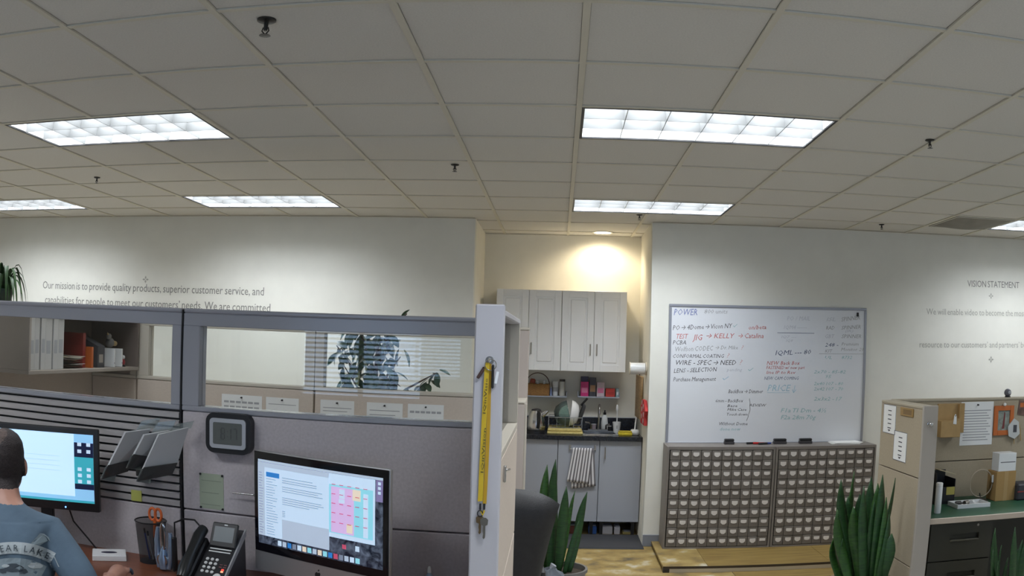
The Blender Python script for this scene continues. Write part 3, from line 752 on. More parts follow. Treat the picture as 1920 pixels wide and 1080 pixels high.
eDoc = emat('screen_document', (0.55, 0.78, 1.0), SCR * 1.35)
ms = ob('screen', B().b2((-W2 / 2, -0.0042, st - H2), (W2 / 2, -0.003, st)), eSky, mo)
def S2(n, x0, x1, v0, v1, m, lay): return S(n, x0, x1, v0, v1, m, lay, ms, W2, H2, st, -0.0042)
S2('wallpaper_band', 0.80, 1.0, 0.12, 0.33, eN, 1); S2('wallpaper_band', 0.80, 1.0, 0.33, 0.72, eTe, 1); S2('wallpaper_band', 0.80, 1.0, 0.72, 0.80, eN, 1)
S2('document_window', 0.0, 0.83, 0.0, 0.91, eDoc, 2)
b = B()
for r in range(6): b.b2((-W2 / 2 + W2 * 0.1, -0.0052, st - H2 * (0.2 + r * 0.07)), (-W2 / 2 + W2 * (0.38 if r < 2 else 0.7), -0.0048, st - H2 * (0.194 + r * 0.07)))
ob('document_text', b, eG, ms)['kind'] = 'stuff'
for x in (0.86, 0.94):
    for v in (0.12, 0.22, 0.48, 0.57, 0.66): S2('desktop_icon', x, x + 0.035, v, v + 0.05, eW, 2)
S2('task_bar', 0, 1, 0.965, 1, eTe, 1)
ob('power_led', B().sphere((MW * 0.22, -0.004, z0 + 0.014), 0.0035, 8, 6), emat('blue_led', (0.1, 0.3, 1.0), 6), mo)
ob('power_cable', B().tube([(0.12, 0.05, z0 + 0.01), (0.14, 0.06, z0 - 0.06), (0.2, 0.07, 0.06), (0.24, 0.08, 0.008)], 0.004, 6), M_blackp, mo, True)

# ------------------------------------------------------------------ telephone
py0, py1 = 0.43, 0.67
q = aty(412, 1010, 0.56)
ph = thing('desk_telephone', 'black desk telephone with tilted display and handset at its side', 'telephone', (q.x - 0.022, py0, DZ), math.radians(-3))
sl = math.atan2(0.165, py1 - py0)
R = Matrix.Rotation(sl, 3, 'X')
ob('base', B().prism([(0, 0.0), (0, 0.035), (0.24, 0.20), (0.24, 0.0)], lambda y, z: (-0.048, y, z), (0.125, 0, 0)), mat('charcoal_plastic', (0.03, 0.03, 0.035), 0.4), ph)
def F(x, s, off=0.0): return Vector((x, 0, 0.035)) + R @ Vector((0, s, off))      # point on the sloping face
ob('side_trim', B().prism([(0, 0.025), (0, 0.042), (0.24, 0.207), (0.24, 0.18)], lambda y, z: (0.077, y, z), (0.006, 0, 0)), M_silver, ph)
ob('face_plate', B().box(F(0.014, 0.12, 0.002), (0.118, 0.25, 0.006), 0.002, rot=R), M_blackp, ph)
dR = Matrix.Rotation(sl + math.radians(28), 3, 'X')
dc = F(0.018, 0.225, 0.030)
dsp = ob('display_housing', B().box(dc, (0.112, 0.10, 0.014), 0.004, rot=dR), M_blackp, ph)
ob('display', B().box(dc + dR @ Vector((0, 0.002, 0.0075)), (0.086, 0.062, 0.001), rot=dR), mat('grey_lcd', (0.16, 0.18, 0.19), 0.25), dsp)
ob('display_badge', B().box(dc + dR @ Vector((0.004, 0.041, 0.0075)), (0.014, 0.004, 0.001), rot=dR), M_silver, dsp)
for s_ in (0.155, 0.170): ob('soft_key_strip', B().box(F(0.016, s_, 0.007), (0.094, 0.005, 0.004), 0.001, rot=R), M_white, ph)
kme = B().lathe([(0.0072, 0), (0.0072, 0.002), (0.005, 0.004)], 12).mesh('key', mat('pale_key', (0.62, 0.62, 0.60), 0.4), True)
for r in range(4):
    for k in range(3):
        o = link('key', kme, ph, F(-0.022 + k * 0.021, 0.05 + r * 0.0215, 0.005)); o.rotation_euler = (sl, 0, 0)
ob('navigation_key', B().lathe([(0.016, 0), (0.016, 0.003), (0.012, 0.005), (0.006, 0.003)], 20, F(0.048, 0.030, 0.005), R.to_4x4()), mat('pale_key', None), ph, True)
for s_, m in ((0.068, emat('red_led', (0.9, 0.06, 0.04), 1.5)), (0.058, emat('orange_led', (0.95, 0.35, 0.2), 1.5))): ob('lamp_key', B().box(F(0.06, s_, 0.006), (0.010, 0.006, 0.003), rot=R), m, ph)
for s_ in (0.092, 0.080):
    for x in (0.046, 0.064): ob('function_key', B().box(F(x, s_, 0.006), (0.012, 0.004, 0.003), rot=R), mat('dark_red_key', (0.22, 0.10, 0.10), 0.5), ph)
hp = [F(-0.078, -0.02, 0.03), F(-0.08, 0.02, 0.035), F(-0.08, 0.10, 0.040), F(-0.078, 0.19, 0.046), F(-0.076, 0.235, 0.04)]
ob('handset', B().tube(hp, [0.020, 0.027, 0.020, 0.024, 0.022], 12), mat('satin_black_plastic', (0.012, 0.013, 0.014), 0.28), ph, True)
ob('handset_cradle', B().box(F(-0.078, 0.11, -0.012), (0.04, 0.22, 0.05), 0.006, rot=R), M_blackp, ph)
ob('handset_cord', B().tube([F(-0.08, -0.02, 0.02), Vector((-0.11, 0.05, 0.012)), Vector((-0.10, 0.22, 0.010)), Vector((0.02, 0.30, 0.012))], 0.004, 6), M_blackp, ph, True)
# black cable looping behind the cup to the phone
pts = [aty(327, 980, 0.74), aty(345, 973, 0.74), aty(365, 975, 0.74), aty(380, 992, 0.72), aty(384, 1015, 0.70)]
pts = [Vector((pts[0].x - 0.01, 0.76, DZ + 0.005)), Vector((pts[0].x - 0.005, 0.75, DZ + 0.10))] + pts + [Vector((pts[-1].x + 0.0, 0.72, DZ + 0.004))]
tag(ob('cable_loop', B().tube(pts, 0.004, 6), M_blackp, None, True), 'black cable arching behind the pen cup to the telephone', 'cable')

# ------------------------------------------------------------------ pen cup with scissors, upright stapler, white box
def wire_mesh():
    m = bpy.data.materials.new('black_wire_mesh'); m.use_nodes = True; N = m.node_tree.nodes; L = m.node_tree.links
    p = N['Principled BSDF']; p.inputs['Base Color'].default_value = (0.02, 0.02, 0.022, 1); p.inputs['Roughness'].default_value = 0.4
    tr = N.new('ShaderNodeBsdfTransparent'); mx = N.new('ShaderNodeMixShader'); mx.inputs[0].default_value = 0.62
    L.new(tr.outputs[0], mx.inputs[1]); L.new(p.outputs[0], mx.inputs[2]); L.new(mx.outputs[0], N['Material Output'].inputs[0])
    return m
q = aty(285, 1040, 0.715)
ctop = aty(290, 977, 0.715).z - DZ
cup = thing('pen_cup', 'black wire mesh pen cup on the cherry desk', 'cup', (q.x, 0.715, DZ))
ob('mesh_wall', B().lathe([(0.054, 0.004), (0.068, ctop)], 28, caps=False), wire_mesh(), cup, True)
ob('base', B().lathe([(0.055, 0.0), (0.055, 0.006)], 28), M_blackp, cup)
ob('rim', B().tube([(0.069 * math.cos(k * math.pi / 14), 0.069 * math.sin(k * math.pi / 14), ctop) for k in range(28)], 0.003, 6, closed=True), M_blackp, cup, True)
pc = thing('scissors', 'orange-handled scissors standing in the black pen cup', 'scissors', (q.x + 0.022, 0.71, DZ + 0.008))
ob('blade', B().prism([(-0.006, 0), (0.004, 0), (0.005, 0.11), (-0.007, 0.11)], lambda x, z: (x, -0.001, z), (0, 0.002, 0)), M_chrome, pc)
ob('blade', B().prism([(-0.002, 0), (0.008, 0), (0.009, 0.11), (-0.001, 0.11)], lambda x, z: (x, 0.002, z), (0, 0.002, 0)), M_chrome, pc)
M_or = mat('orange_plastic', (0.62, 0.13, 0.03), 0.4)
zt = ctop + 0.0
for s, x in ((1, -0.010), (-1, 0.020)):
    ob('handle', B().tube([(x + 0.016 * math.cos(k * math.pi / 8), 0.002 * s, zt + 0.022 + 0.026 * math.sin(k * math.pi / 8)) for k in range(16)], 0.006, 7, closed=True), M_or, pc, True)
ob('handle_neck', B().tube([(0.0, 0, 0.10), (0.002, 0, zt - 0.005)], 0.008, 8), M_or, pc, True)
for x, m, h_, l in ((-0.02, mat('blue_pen_plastic', (0.02, 0.06, 0.28), 0.3), 0.13, 'blue'), (-0.004, M_silver, 0.12, 'silver')):
    pn = thing('pen', l + ' pen leaning inside the wire mesh cup', 'pen', (q.x + x, 0.715, DZ + 0.008))
    ob('barrel', B().cyl((0.01, 0, 0), (-0.016, 0.01, h_ - 0.02), 0.004, n=8), m, pn, True); ob('cap', B().cyl((-0.016, 0.01, h_ - 0.02), (-0.020, 0.0115, h_), 0.0045, n=8), M_blackp, pn, True)
q = aty(310, 1066, 0.615)
sb = atz(312, 1070, DZ)
stt = aty(308, 980, 0.60).z - DZ
sp = thing('stapler', 'silver-blue stapler standing on end in front of the pen cup', 'stapler', (q.x, 0.61, DZ), math.radians(-10))
M_sb = mat('silver_blue_metal', (0.30, 0.40, 0.55), 0.25, 0.7)
ob('base_arm', B().tube([(-0.026, 0, 0.012), (-0.033, 0, stt * 0.3), (-0.033, 0, stt * 0.62), (-0.026, 0, stt * 0.88)], [0.012, 0.014, 0.013, 0.008], 12), M_sb, sp, True)
ob('handle_arm', B().tube([(0.024, 0, 0.012), (0.034, 0, stt * 0.3), (0.037, 0, stt * 0.58), (0.036, 0, stt * 0.80)], [0.012, 0.014, 0.012, 0.008], 12), M_sb, sp, True)
ob('magazine_arm', B().tube([(0.002 + 0.011 * math.cos(k * math.pi / 10), -0.006, stt * 0.70 + stt * 0.27 * math.sin(k * math.pi / 10)) for k in range(20)], 0.0055, 8, closed=True), M_chrome, sp, True)
ob('hinge', B().cyl((0.0, -0.018, 0.048), (0.0, 0.018, 0.048), 0.026, n=20), M_chrome, sp, True)
ob('front_shell', B().tube([(0.0, -0.004, 0.010), (0.0, -0.004, stt * 0.25), (0.0, 0.0, stt * 0.50)], [0.020, 0.024, 0.010], 12), M_sb, sp, True)
ob('grip_pad', B().box((0.052, 0.004, stt * 0.38), (0.014, 0.03, stt * 0.7), 0.005), M_blackp, sp)
c0 = atz(205, 1035, DZ + 0.025)
wb = thing('white_box', 'small flat white box with a dark oval emblem on the cherry desk', 'box', (c0.x, min(c0.y, 0.66), DZ), math.radians(30))
ob('box_body', B().box((0, 0, 0.012), (0.150, 0.120, 0.024), 0.002), mat('white_card', (0.72, 0.72, 0.73), 0.5), wb)
ob('emblem', B().lathe([(0.001, 0.0), (0.036, 0.0), (0.036, 0.0006), (0.001, 0.0006)], 20, (0, 0, 0.0242), Matrix.Diagonal((1, 0.45, 1, 1))), mat('dark_blue_print', (0.03, 0.03, 0.06), 0.4), wb)

# ------------------------------------------------------------------ literature holder on the slat wall
M_acr = glass('clear_acrylic', (0.86, 0.90, 0.90), 0.05, 1.45, cover=0.25, ccol=(0.42, 0.46, 0.45))
M_smoke = glass('smoky_acrylic', (0.40, 0.42, 0.42), 0.1, 1.45, cover=0.35, ccol=(0.17, 0.17, 0.17))
lh = thing('literature_holder', 'clear three-pocket literature holder with slanted papers on the slat wall', 'holder', (aty(270, 860, 0.74).x, PBY, 0.95))
o_ = Vector(lh.location)
M_pap = mat('grey_white_sheets', (0.52, 0.53, 0.54), 0.8)
def slab(name, pix, m, tz=0.006, par=lh):
    P3 = [aty(u, v, y) - o_ for u, v, y in pix]
    n = (P3[1] - P3[0]).cross(P3[3] - P3[0]).normalized()
    if n.y < 0: n = -n
    b = B(); a_ = [b.bm.verts.new(p) for p in P3]; c_ = [b.bm.verts.new(p + n * tz) for p in P3]
    b.bm.faces.new(a_); b.bm.faces.new(c_)
    for i in range(4): b.bm.faces.new((a_[i], a_[(i + 1) % 4], c_[(i + 1) % 4], c_[i]))
    return ob(name, b, m, par)
for BL, TL, TR, BR, up in (((191, 899), (236, 811), (283, 805), (250, 862), ((255, 806), (266, 789), (302, 783), (290, 803))),
                           ((239, 878), (271, 816), (318, 808), (290, 858), ((283, 813), (296, 792), (330, 788), (322, 808))),
                           ((258, 903), (298, 815), (354, 802), (333, 868), ((318, 808), (332, 795), (364, 789), (358, 803)))):
    pk = slab('paper_stack', [(*BL, 0.56), (*TL, 0.60), (*TR, 0.73), (*BR, 0.72)], M_pap, 0.008)
    slab('clear_divider', [(up[0][0], up[0][1], 0.70), (up[1][0], up[1][1], 0.715), (up[2][0], up[2][1], 0.75), (up[3][0], up[3][1], 0.74)], M_acr, 0.003)
    slab('pocket_front', [(BL[0], BL[1], 0.545), (BL[0] + 12, BL[1] - 26, 0.555), (BR[0], BR[1], 0.70), (BR[0] - 10, BR[1] + 22, 0.70)], M_smoke, 0.003)
    slab('pocket_side', [(BL[0] - 2, BL[1], 0.545), (BL[0] + 8, BL[1] - 24, 0.56), (BL[0] + 30, BL[1] - 22, 0.64), (BL[0] + 24, BL[1] + 4, 0.63)], M_acr, 0.003)
ob('wall_bracket', B().box((0.0, -0.025, 0.16), (0.10, 0.045, 0.03), 0.003), M_smoke, lh)
# sticky note, pinned note, rod, clock
sn = paper('small yellow-green sticky note under the literature holder', 246, 918, 266, 941, PBY - 0.002, 1, m=mat('yellow_green_note', (0.48, 0.50, 0.12), 0.8), pin=False, name='sticky_note', ink=mat('yellow_green_fold', (0.40, 0.42, 0.10), 0.8))
gn = paper('pale green note pinned at its corners below the clock', 374, 886, 420, 957, PBY - 0.0005, 3, m=mat('pale_green_paper', (0.36, 0.41, 0.31), 0.85), pin=False, ink=mat('grey_pencil', (0.27, 0.31, 0.24), 0.8))
a, c = aty(376, 888, PBY), aty(418, 955, PBY)
for x, z in ((a.x, a.z), (c.x, a.z), (a.x, c.z), (c.x, c.z)):
    ob('push_pin', B().lathe([(0.005, 0.0), (0.005, 0.003), (0.002, 0.008)], 10, M=Matrix.Rotation(math.pi / 2, 4, 'X')), M_blackp, gn, True, (x - gn.location.x, -0.002, z - gn.location.z))
r0, r1 = aty(436, 924, PBY - 0.03), aty(478, 927, PBY - 0.03)
rd = thing('steel_rod', 'thin shiny steel rod fixed to the partition beside the computer', 'rod', (r0.x, PBY, r0.z))
ob('rod', B().cyl((0, -0.03, 0), (r1.x - r0.x, -0.03, 0), 0.0032, n=10), M_chrome, rd, True)
ob('bracket', B().cyl((r1.x - r0.x, 0, 0), (r1.x - r0.x, -0.034, 0), 0.006, n=10), M_chrome, rd, True)
a, c = aty(386, 772, PBY - 0.045), aty(470, 855, PBY - 0.045)
ck = thing('digital_clock', 'black digital wall clock with silver ring reading 8:17', 'clock', ((a.x + c.x) / 2, PBY, (a.z + c.z) / 2))
w, h = c.x - a.x, a.z - c.z
def rrect(w, h, r, n=6): return [(sx * (w / 2 - r) + r * math.cos(t0 + k * math.pi / 2 / n), sz * (h / 2 - r) + r * math.sin(t0 + k * math.pi / 2 / n)) for sx, sz, t0 in ((1, 1, 0), (-1, 1, math.pi / 2), (-1, -1, math.pi), (1, -1, 1.5 * math.pi)) for k in range(n + 1)]
ob('case', B().prism(rrect(w, h, 0.038), lambda x, z: (x, -0.046, z), (0, 0.046, 0)), M_blackp, ck, True)
ob('silver_ring', B().prism(rrect(w * 0.80, h * 0.74, 0.016), lambda x, z: (x, -0.052, z), (0, 0.0062, 0)), mat('pale_silver', (0.48, 0.50, 0.54), 0.3, 0.3), ck)
lcd = ob('lcd', B().prism(rrect(w * 0.64, h * 0.54, 0.006), lambda x, z: (x, -0.053, z), (0, 0.0012, 0)), mat('dull_green_lcd', (0.115, 0.125, 0.12), 0.25), ck)
M_seg = mat('dark_lcd_segment', (0.055, 0.06, 0.06), 0.4)
segs = {'8': 'abcdefg', '1': 'bc', '7': 'abc'}
def digit(ch, x0, sw, sh):
    b = B(); T_ = 0.0045
    pos = {'a': ((0, sh), (sw, sh)), 'g': ((0, sh / 2), (sw, sh / 2)), 'd': ((0, 0), (sw, 0)), 'f': ((0, sh / 2), (0, sh)), 'b': ((sw, sh / 2), (sw, sh)), 'e': ((0, 0), (0, sh / 2)), 'c': ((sw, 0), (sw, sh / 2))}
    for s in segs[ch]:
        (xa, za), (xb, zb) = pos[s]
        b.b2((min(xa, xb) + x0 - T_ / 2 * (xa == xb) + 0.002 * (xa != xb), -0.0534, min(za, zb) - sh / 2 - T_ / 2 * (za == zb) + 0.002 * (za != zb)), (max(xa, xb) + x0 + T_ / 2 * (xa == xb) - 0.002 * (xa != xb), -0.053, max(za, zb) - sh / 2 + T_ / 2 * (za == zb) - 0.002 * (za != zb)))
    return b
for ch, x in (('8', -0.028), ('1', 0.0), ('7', 0.026)): ob('digit', digit(ch, x, 0.016, 0.045), M_seg, lcd)
ob('colon', B().box((0.001, -0.0532, 0.010), (0.004, 0.0004, 0.004)).box((0.001, -0.0532, -0.010), (0.004, 0.0004, 0.004)), M_seg, lcd)

# small blue bottle tip by the partition
bq = aty(805, 1072, 0.70)
bt = thing('eye_drop_bottle', 'tiny pale blue bottle standing on the desk beside the lanyard post', 'bottle', (bq.x, 0.70, DZ))
zt = aty(805, 1062, 0.70).z - DZ
ob('bottle_body', B().lathe([(0.016, 0), (0.017, 0.004), (0.017, zt * 0.6), (0.008, zt * 0.75), (0.006, zt * 0.8)], 16), mat('pale_blue_plastic', (0.35, 0.48, 0.62), 0.3), bt, True)
ob('bottle_cap', B().lathe([(0.008, zt * 0.78), (0.007, zt * 0.94), (0.004, zt)], 14), M_white, bt, True)
# ------------------------------------------------------------------ kitchen alcove
M_cab = mat('white_thermofoil', (0.82, 0.82, 0.82), 0.4)
M_cabg = mat('grey_white_laminate', (0.32, 0.34, 0.385), 0.45)
M_ctop = mat('black_laminate', (0.012, 0.013, 0.018), 0.25, noise=0.3, scale=60)
M_nick = mat('brushed_nickel', (0.35, 0.33, 0.30), 0.35, 0.9)
UY, BY = AY - 0.33, AY - 0.61
zu1, zu0 = aty(1050, 544, UY).z, aty(1100, 697, UY).z
def door_panel(t, x0, x1, z0, z1, y, hside, m=None):
    """raised-panel door, front at y"""
    m = m or M_cab; w, h = x1 - x0, z1 - z0; s = 0.062
    b = B(); b.b2((x0, y, z0), (x1, y + 0.012, z1))
    b.b2((x0, y - 0.008, z0), (x0 + s, y, z1), 0.002); b.b2((x1 - s, y - 0.008, z0), (x1, y, z1), 0.002)
    b.b2((x0 + s, y - 0.008, z0), (x1 - s, y, z0 + s), 0.002); b.b2((x0 + s, y - 0.008, z1 - s), (x1 - s, y, z1), 0.002)
    g = 0.018
    b.box(((x0 + x1) / 2, y - 0.001, (z0 + z1) / 2), (w - 2 * s - 2 * g, 0.012, h - 2 * s - 2 * g), 0.006)
    d = ob('door', b, m, t)
    hx = x0 + 0.028 if hside < 0 else x1 - 0.028
    zc = z0 + 0.20
    ob('handle', B().tube([(hx, y - 0.008, zc - 0.05), (hx, y - 0.030, zc - 0.045), (hx, y - 0.034, zc), (hx, y - 0.030, zc + 0.045), (hx, y - 0.008, zc + 0.05)], 0.005, 8), M_nick, d, True)
ux = [xat(929, 620, UY), xat(1052.5, 620, UY), xat(1175, 620, UY)]
for i, lab in ((0, 'white two-door wall cabinet above the wicker basket shelf'), (1, 'white two-door wall cabinet beside the paper towel roll')):
    x0, x1 = ux[i] + 0.001, ux[i + 1] - 0.001
    t = thing('wall_cabinet', lab, 'cabinet', (0, UY, 0), 0, 'white kitchen wall cabinets')
    ob('carcass', B().b2((x0, 0.021, zu0), (x1, AY - UY - 0.001, zu1), 0.002), M_cab, t)
    xm = (x0 + x1) / 2
    door_panel(t, x0 + 0.002, xm - 0.002, zu0 + 0.002, zu1 - 0.002, 0.008, 1); door_panel(t, xm + 0.002, x1 - 0.002, zu0 + 0.002, zu1 - 0.002, 0.008, -1)
# base cabinets
CZ = aty(1110, 818, BY - 0.03).z
zb0 = aty(1110, 978, BY).z
bx = [AX0 + 0.004, xat(1044, 900, BY), xat(1122, 900, BY), AX1 - 0.004]
blab = ['grey base cabinet under the steel kettle', 'grey base cabinet with the striped towel on its door', 'grey base cabinet under the yellow sponge']
bcs = []
for i in range(3):
    t = thing('base_cabinet', blab[i], 'cabinet', (bx[i], BY, 0), 0, 'grey kitchen base cabinets'); bcs.append(t)
    w = bx[i + 1] - bx[i]
    ob('carcass', B().b2((0.001, 0.02, zb0 + 0.01), (w - 0.001, 0.60, zb0 + 0.03)).b2((0.001, 0.02, zb0 + 0.03), (0.018, 0.60, CZ - 0.04)).b2((w - 0.018, 0.02, zb0 + 0.03), (w - 0.001, 0.60, CZ - 0.04)).b2((0.018, 0.585, zb0 + 0.03), (w - 0.018, 0.60, CZ - 0.04)), M_cabg, t)
    fme = B().b2((0, 0, 0.0), (0.03, 0.03, zb0 + 0.0095)).mesh('foot', M_blackp)
    for x in (0.03, w - 0.06):
        for y in (0.06, 0.54): link('foot', fme, t, (x, y, 0))
    d = ob('door', B().b2((0.003, 0, zb0), (w - 0.003, 0.018, CZ - 0.042), 0.002), M_cabg, t)
    if i == 2: ob('handle', B().tube([(0.05, 0.0, CZ - 0.10), (0.05, -0.028, CZ - 0.10), (0.05, -0.028, CZ - 0.20), (0.05, 0.0, CZ - 0.20)], 0.005, 8), M_nick, d, True)
t = thing('worktop', 'black kitchen worktop with the steel sink', 'worktop', (0, BY - 0.03, CZ - 0.04))
sx0, sx1 = xat(1092, 812, BY + 0.2), xat(1158, 812, BY + 0.2)
sy0, sy1 = 0.13, 0.50
L_ = AX1 - 0.002; F_ = AX0 + 0.002; Dp = AY - BY + 0.028
ob('worktop_slab', B().b2((F_, 0, 0), (sx0, Dp, 0.04), 0.003).b2((sx1, 0, 0), (L_, Dp, 0.04), 0.003).b2((sx0, 0, 0), (sx1, sy0, 0.04)).b2((sx0, sy1, 0), (sx1, Dp, 0.04)), M_ctop, t)
zs = aty(1110, 783, AY - 0.02).z - CZ
tsp = thing('backsplash', 'black splash strip along the wall behind the kitchen worktop', 'backsplash', (0, AY, CZ))
ob('splash_strip', B().b2((F_, -0.02, 0.0005), (L_, -0.001, zs), 0.002), M_ctop, tsp)
ob('splash_cap', B().b2((F_, -0.021, zs), (L_, -0.001, zs + 0.006), 0.002), M_cabg, tsp)
M_steel = mat('stainless_steel', (0.62, 0.62, 0.63), 0.22, 1.0)
sk = thing('kitchen_sink', 'stainless steel drop-in sink in the black worktop', 'sink', ((sx0 + sx1) / 2, BY - 0.03, CZ))
w = (sx1 - sx0) / 2
b = B(); b.b2((-w - 0.012, sy0 - 0.012, 0.0005), (w + 0.012, sy0 + 0.02, 0.006), 0.002); b.b2((-w - 0.012, sy1 - 0.06, 0.0005), (w + 0.012, sy1 + 0.012, 0.006), 0.002)
b.b2((-w - 0.012, sy0 + 0.02, 0.0005), (-w + 0.02, sy1 - 0.06, 0.006), 0.002); b.b2((w - 0.02, sy0 + 0.02, 0.0005), (w + 0.012, sy1 - 0.06, 0.006), 0.002)
ob('rim', b, M_steel, sk)
b = B(); e = 0.002; zb = -0.15
b.b2((-w + 0.02, sy0 + 0.02, zb), (w - 0.02, sy1 - 0.06, zb + e))
for x in (-w + 0.02, w - 0.022): b.b2((x, sy0 + 0.02, zb), (x + e, sy1 - 0.06, 0.001))
for y in (sy0 + 0.02, sy1 - 0.062): b.b2((-w + 0.02, y, zb), (w - 0.02, y + e, 0.001))
ob('basin', b, M_steel, sk)
fx = xat(1122, 800, AY - 0.12)
fa = thing('faucet', 'chrome gooseneck faucet standing behind the sink', 'faucet', (fx, AY - 0.145, CZ + 0.006))
ft = aty(1122, 757, AY - 0.14).z - CZ
ob('deck_plate', B().box((0, 0, 0.006), (0.20, 0.045, 0.012), 0.004), M_chrome, fa)
ob('spout', B().tube([(0, 0, 0.01), (0, 0, ft * 0.75)] + [(0, -0.05 + 0.05 * math.cos(k * math.pi / 8), ft * 0.75 + 0.05 * math.sin(k * math.pi / 8)) for k in range(1, 9)] + [(0, -0.10, ft * 0.6)], 0.010, 10), M_chrome, fa, True)
ob('lever', B().tube([(-0.07, 0, 0.01), (-0.07, 0, 0.05), (-0.09, -0.02, 0.07), (-0.13, -0.03, 0.075)], 0.008, 8), M_chrome, fa, True)
ob('lever', B().tube([(0.07, 0, 0.01), (0.07, 0, 0.05), (0.10, -0.02, 0.06)], 0.008, 8), M_chrome, fa, True)
M_wp = mat('white_glazed', (0.70, 0.71, 0.71), 0.25)
def zc(u, v, y): return aty(u, v, y).z - CZ
# kettle
y = BY + 0.18; kx = xat(1005, 790, y); kh = zc(1009, 766, y)
t = thing('electric_kettle', 'shiny steel electric kettle with black handle on the black worktop', 'kettle', (kx, y, CZ))
ob('base', B().lathe([(0.085, 0), (0.085, 0.018), (0.075, 0.026)], 24), M_blackp, t, True)
ob('body', B().lathe([(0.080, 0.026), (0.084, 0.05), (0.078, kh * 0.5), (0.062, kh * 0.82), (0.045, kh * 0.92)], 28), M_steel, t, True)
ob('lid', B().lathe([(0.047, kh * 0.92), (0.040, kh * 0.97), (0.012, kh), (0.004, kh * 1.0)], 20), M_blackp, t, True)
ob('spout', B().tube([(0.05, -0.01, kh * 0.72), (0.085, -0.02, kh * 0.85), (0.105, -0.025, kh * 0.93)], [0.026, 0.020, 0.012], 10), M_steel, t, True)
ob('handle', B().tube([(0.02, -0.06, kh * 0.9), (0.03, -0.105, kh * 0.85), (0.03, -0.115, kh * 0.55), (0.02, -0.09, kh * 0.22)], 0.014, 8), M_blackp, t, True)
# folded yellow towel with dish rack, glass bowl, white bowl, pan on it
y = BY + 0.24; tx0, tx1 = xat(1026, 812, y), xat(1092, 812, y)
M_yel = mat('pale_yellow_terry', (0.55, 0.45, 0.17), 0.95, noise=0.2, scale=60, bump=0.4, bscale=200)
t = thing('folded_towel', 'folded pale yellow towel lying under the dish rack', 'towel', ((tx0 + tx1) / 2, y, CZ))
ob('lower_fold', B().box((0, 0, 0.0115), (tx1 - tx0, 0.36, 0.023), 0.010, seg=2), M_yel, t, True)
ob('upper_fold', B().box((-0.005, 0.008, 0.036), (tx1 - tx0 - 0.02, 0.33, 0.023), 0.010, seg=2), M_yel, t, True)
rz = CZ + 0.049
t = thing('dish_rack', 'wire dish rack holding the glass bowl beside the kettle', 'dish rack', ((tx0 + tx1) / 2, y, rz))
hw = (tx1 - tx0) / 2 - 0.01
b = B()
for z in (0.008, 0.10):
    pts = [(-hw, -0.14, z), (hw, -0.14, z), (hw, 0.14, z), (-hw, 0.14, z)]
    for k in range(4): b.tube([pts[k], pts[(k + 1) % 4]], 0.003, 6)
for x in (-hw, -hw / 2, 0, hw / 2, hw):
    for s in (-0.14, 0.14): b.tube([(x, s, 0.006), (x, s, 0.10)], 0.0025, 6)
ob('wire_frame', b, M_steel, t, True)
b = B()
for k in range(9): b.tube([(-hw + 2 * hw * k / 8, -0.14, 0.008), (-hw + 2 * hw * k / 8, 0.14, 0.008)], 0.0025, 6)
ob('wire_floor', b, M_steel, t, True)
Mside = Matrix.Rotation(math.radians(80), 4, 'Y')
def bowl(label, name, x, r, dpt, m, rot, zoff=0.0):
    t = thing(name, label, 'bowl', (x, y - 0.02, rz + 0.014 + r + zoff))
    pr = [(r * 0.35, -dpt), (r * 0.7, -dpt * 0.8), (r * 0.93, -dpt * 0.35), (r, 0.0), (r * 0.97, 0.0), (r * 0.9, -dpt * 0.33), (r * 0.66, -dpt * 0.74), (r * 0.3, -dpt * 0.93)]
    ob('bowl_wall', B().lathe(pr, 32, M=rot, caps=True), m, t, True)
    ob('rim', B().tube([rot @ Vector((r * 0.985 * math.cos(k * math.pi / 16), r * 0.985 * math.sin(k * math.pi / 16), 0.001)) for k in range(32)], 0.003, 6, closed=True), m, t, True)
    return t
M_gb = glass('green_tinted_glass', (0.74, 0.86, 0.84), 0.03, 1.5, cover=0.10, ccol=(0.45, 0.55, 0.53))
bowl('large clear glass mixing bowl tipped on its side in the dish rack', 'glass_bowl', xat(1066, 780, y), 0.118, 0.13, M_gb, Matrix.Rotation(math.radians(78), 4, 'Y'))
bowl('white ceramic bowl nested against the large glass bowl', 'white_bowl', xat(1069, 780, y) + 0.006, 0.118, 0.075, M_wp, Matrix.Rotation(math.radians(-84), 4, 'Y'))
px_ = xat(1093, 780, y)
t = thing('frying_pan', 'dark frying pan leaning at the end of the dish rack', 'pan', (px_, y + 0.03, rz + 0.014))
rot = Matrix.Rotation(math.radians(-72), 4, 'Y')
ob('pan_body', B().lathe([(0.085, 0.0), (0.105, 0.03), (0.102, 0.03), (0.083, 0.004)], 28, (0.0, 0, 0.105), rot), mat('grey_nonstick', (0.06, 0.065, 0.07), 0.35, 0.3), t, True)
ob('pan_handle', B().tube([(-0.02, -0.02, 0.19), (0.01, -0.03, 0.225), (0.035, -0.04, 0.255)], 0.010, 8), M_blackp, t, True)
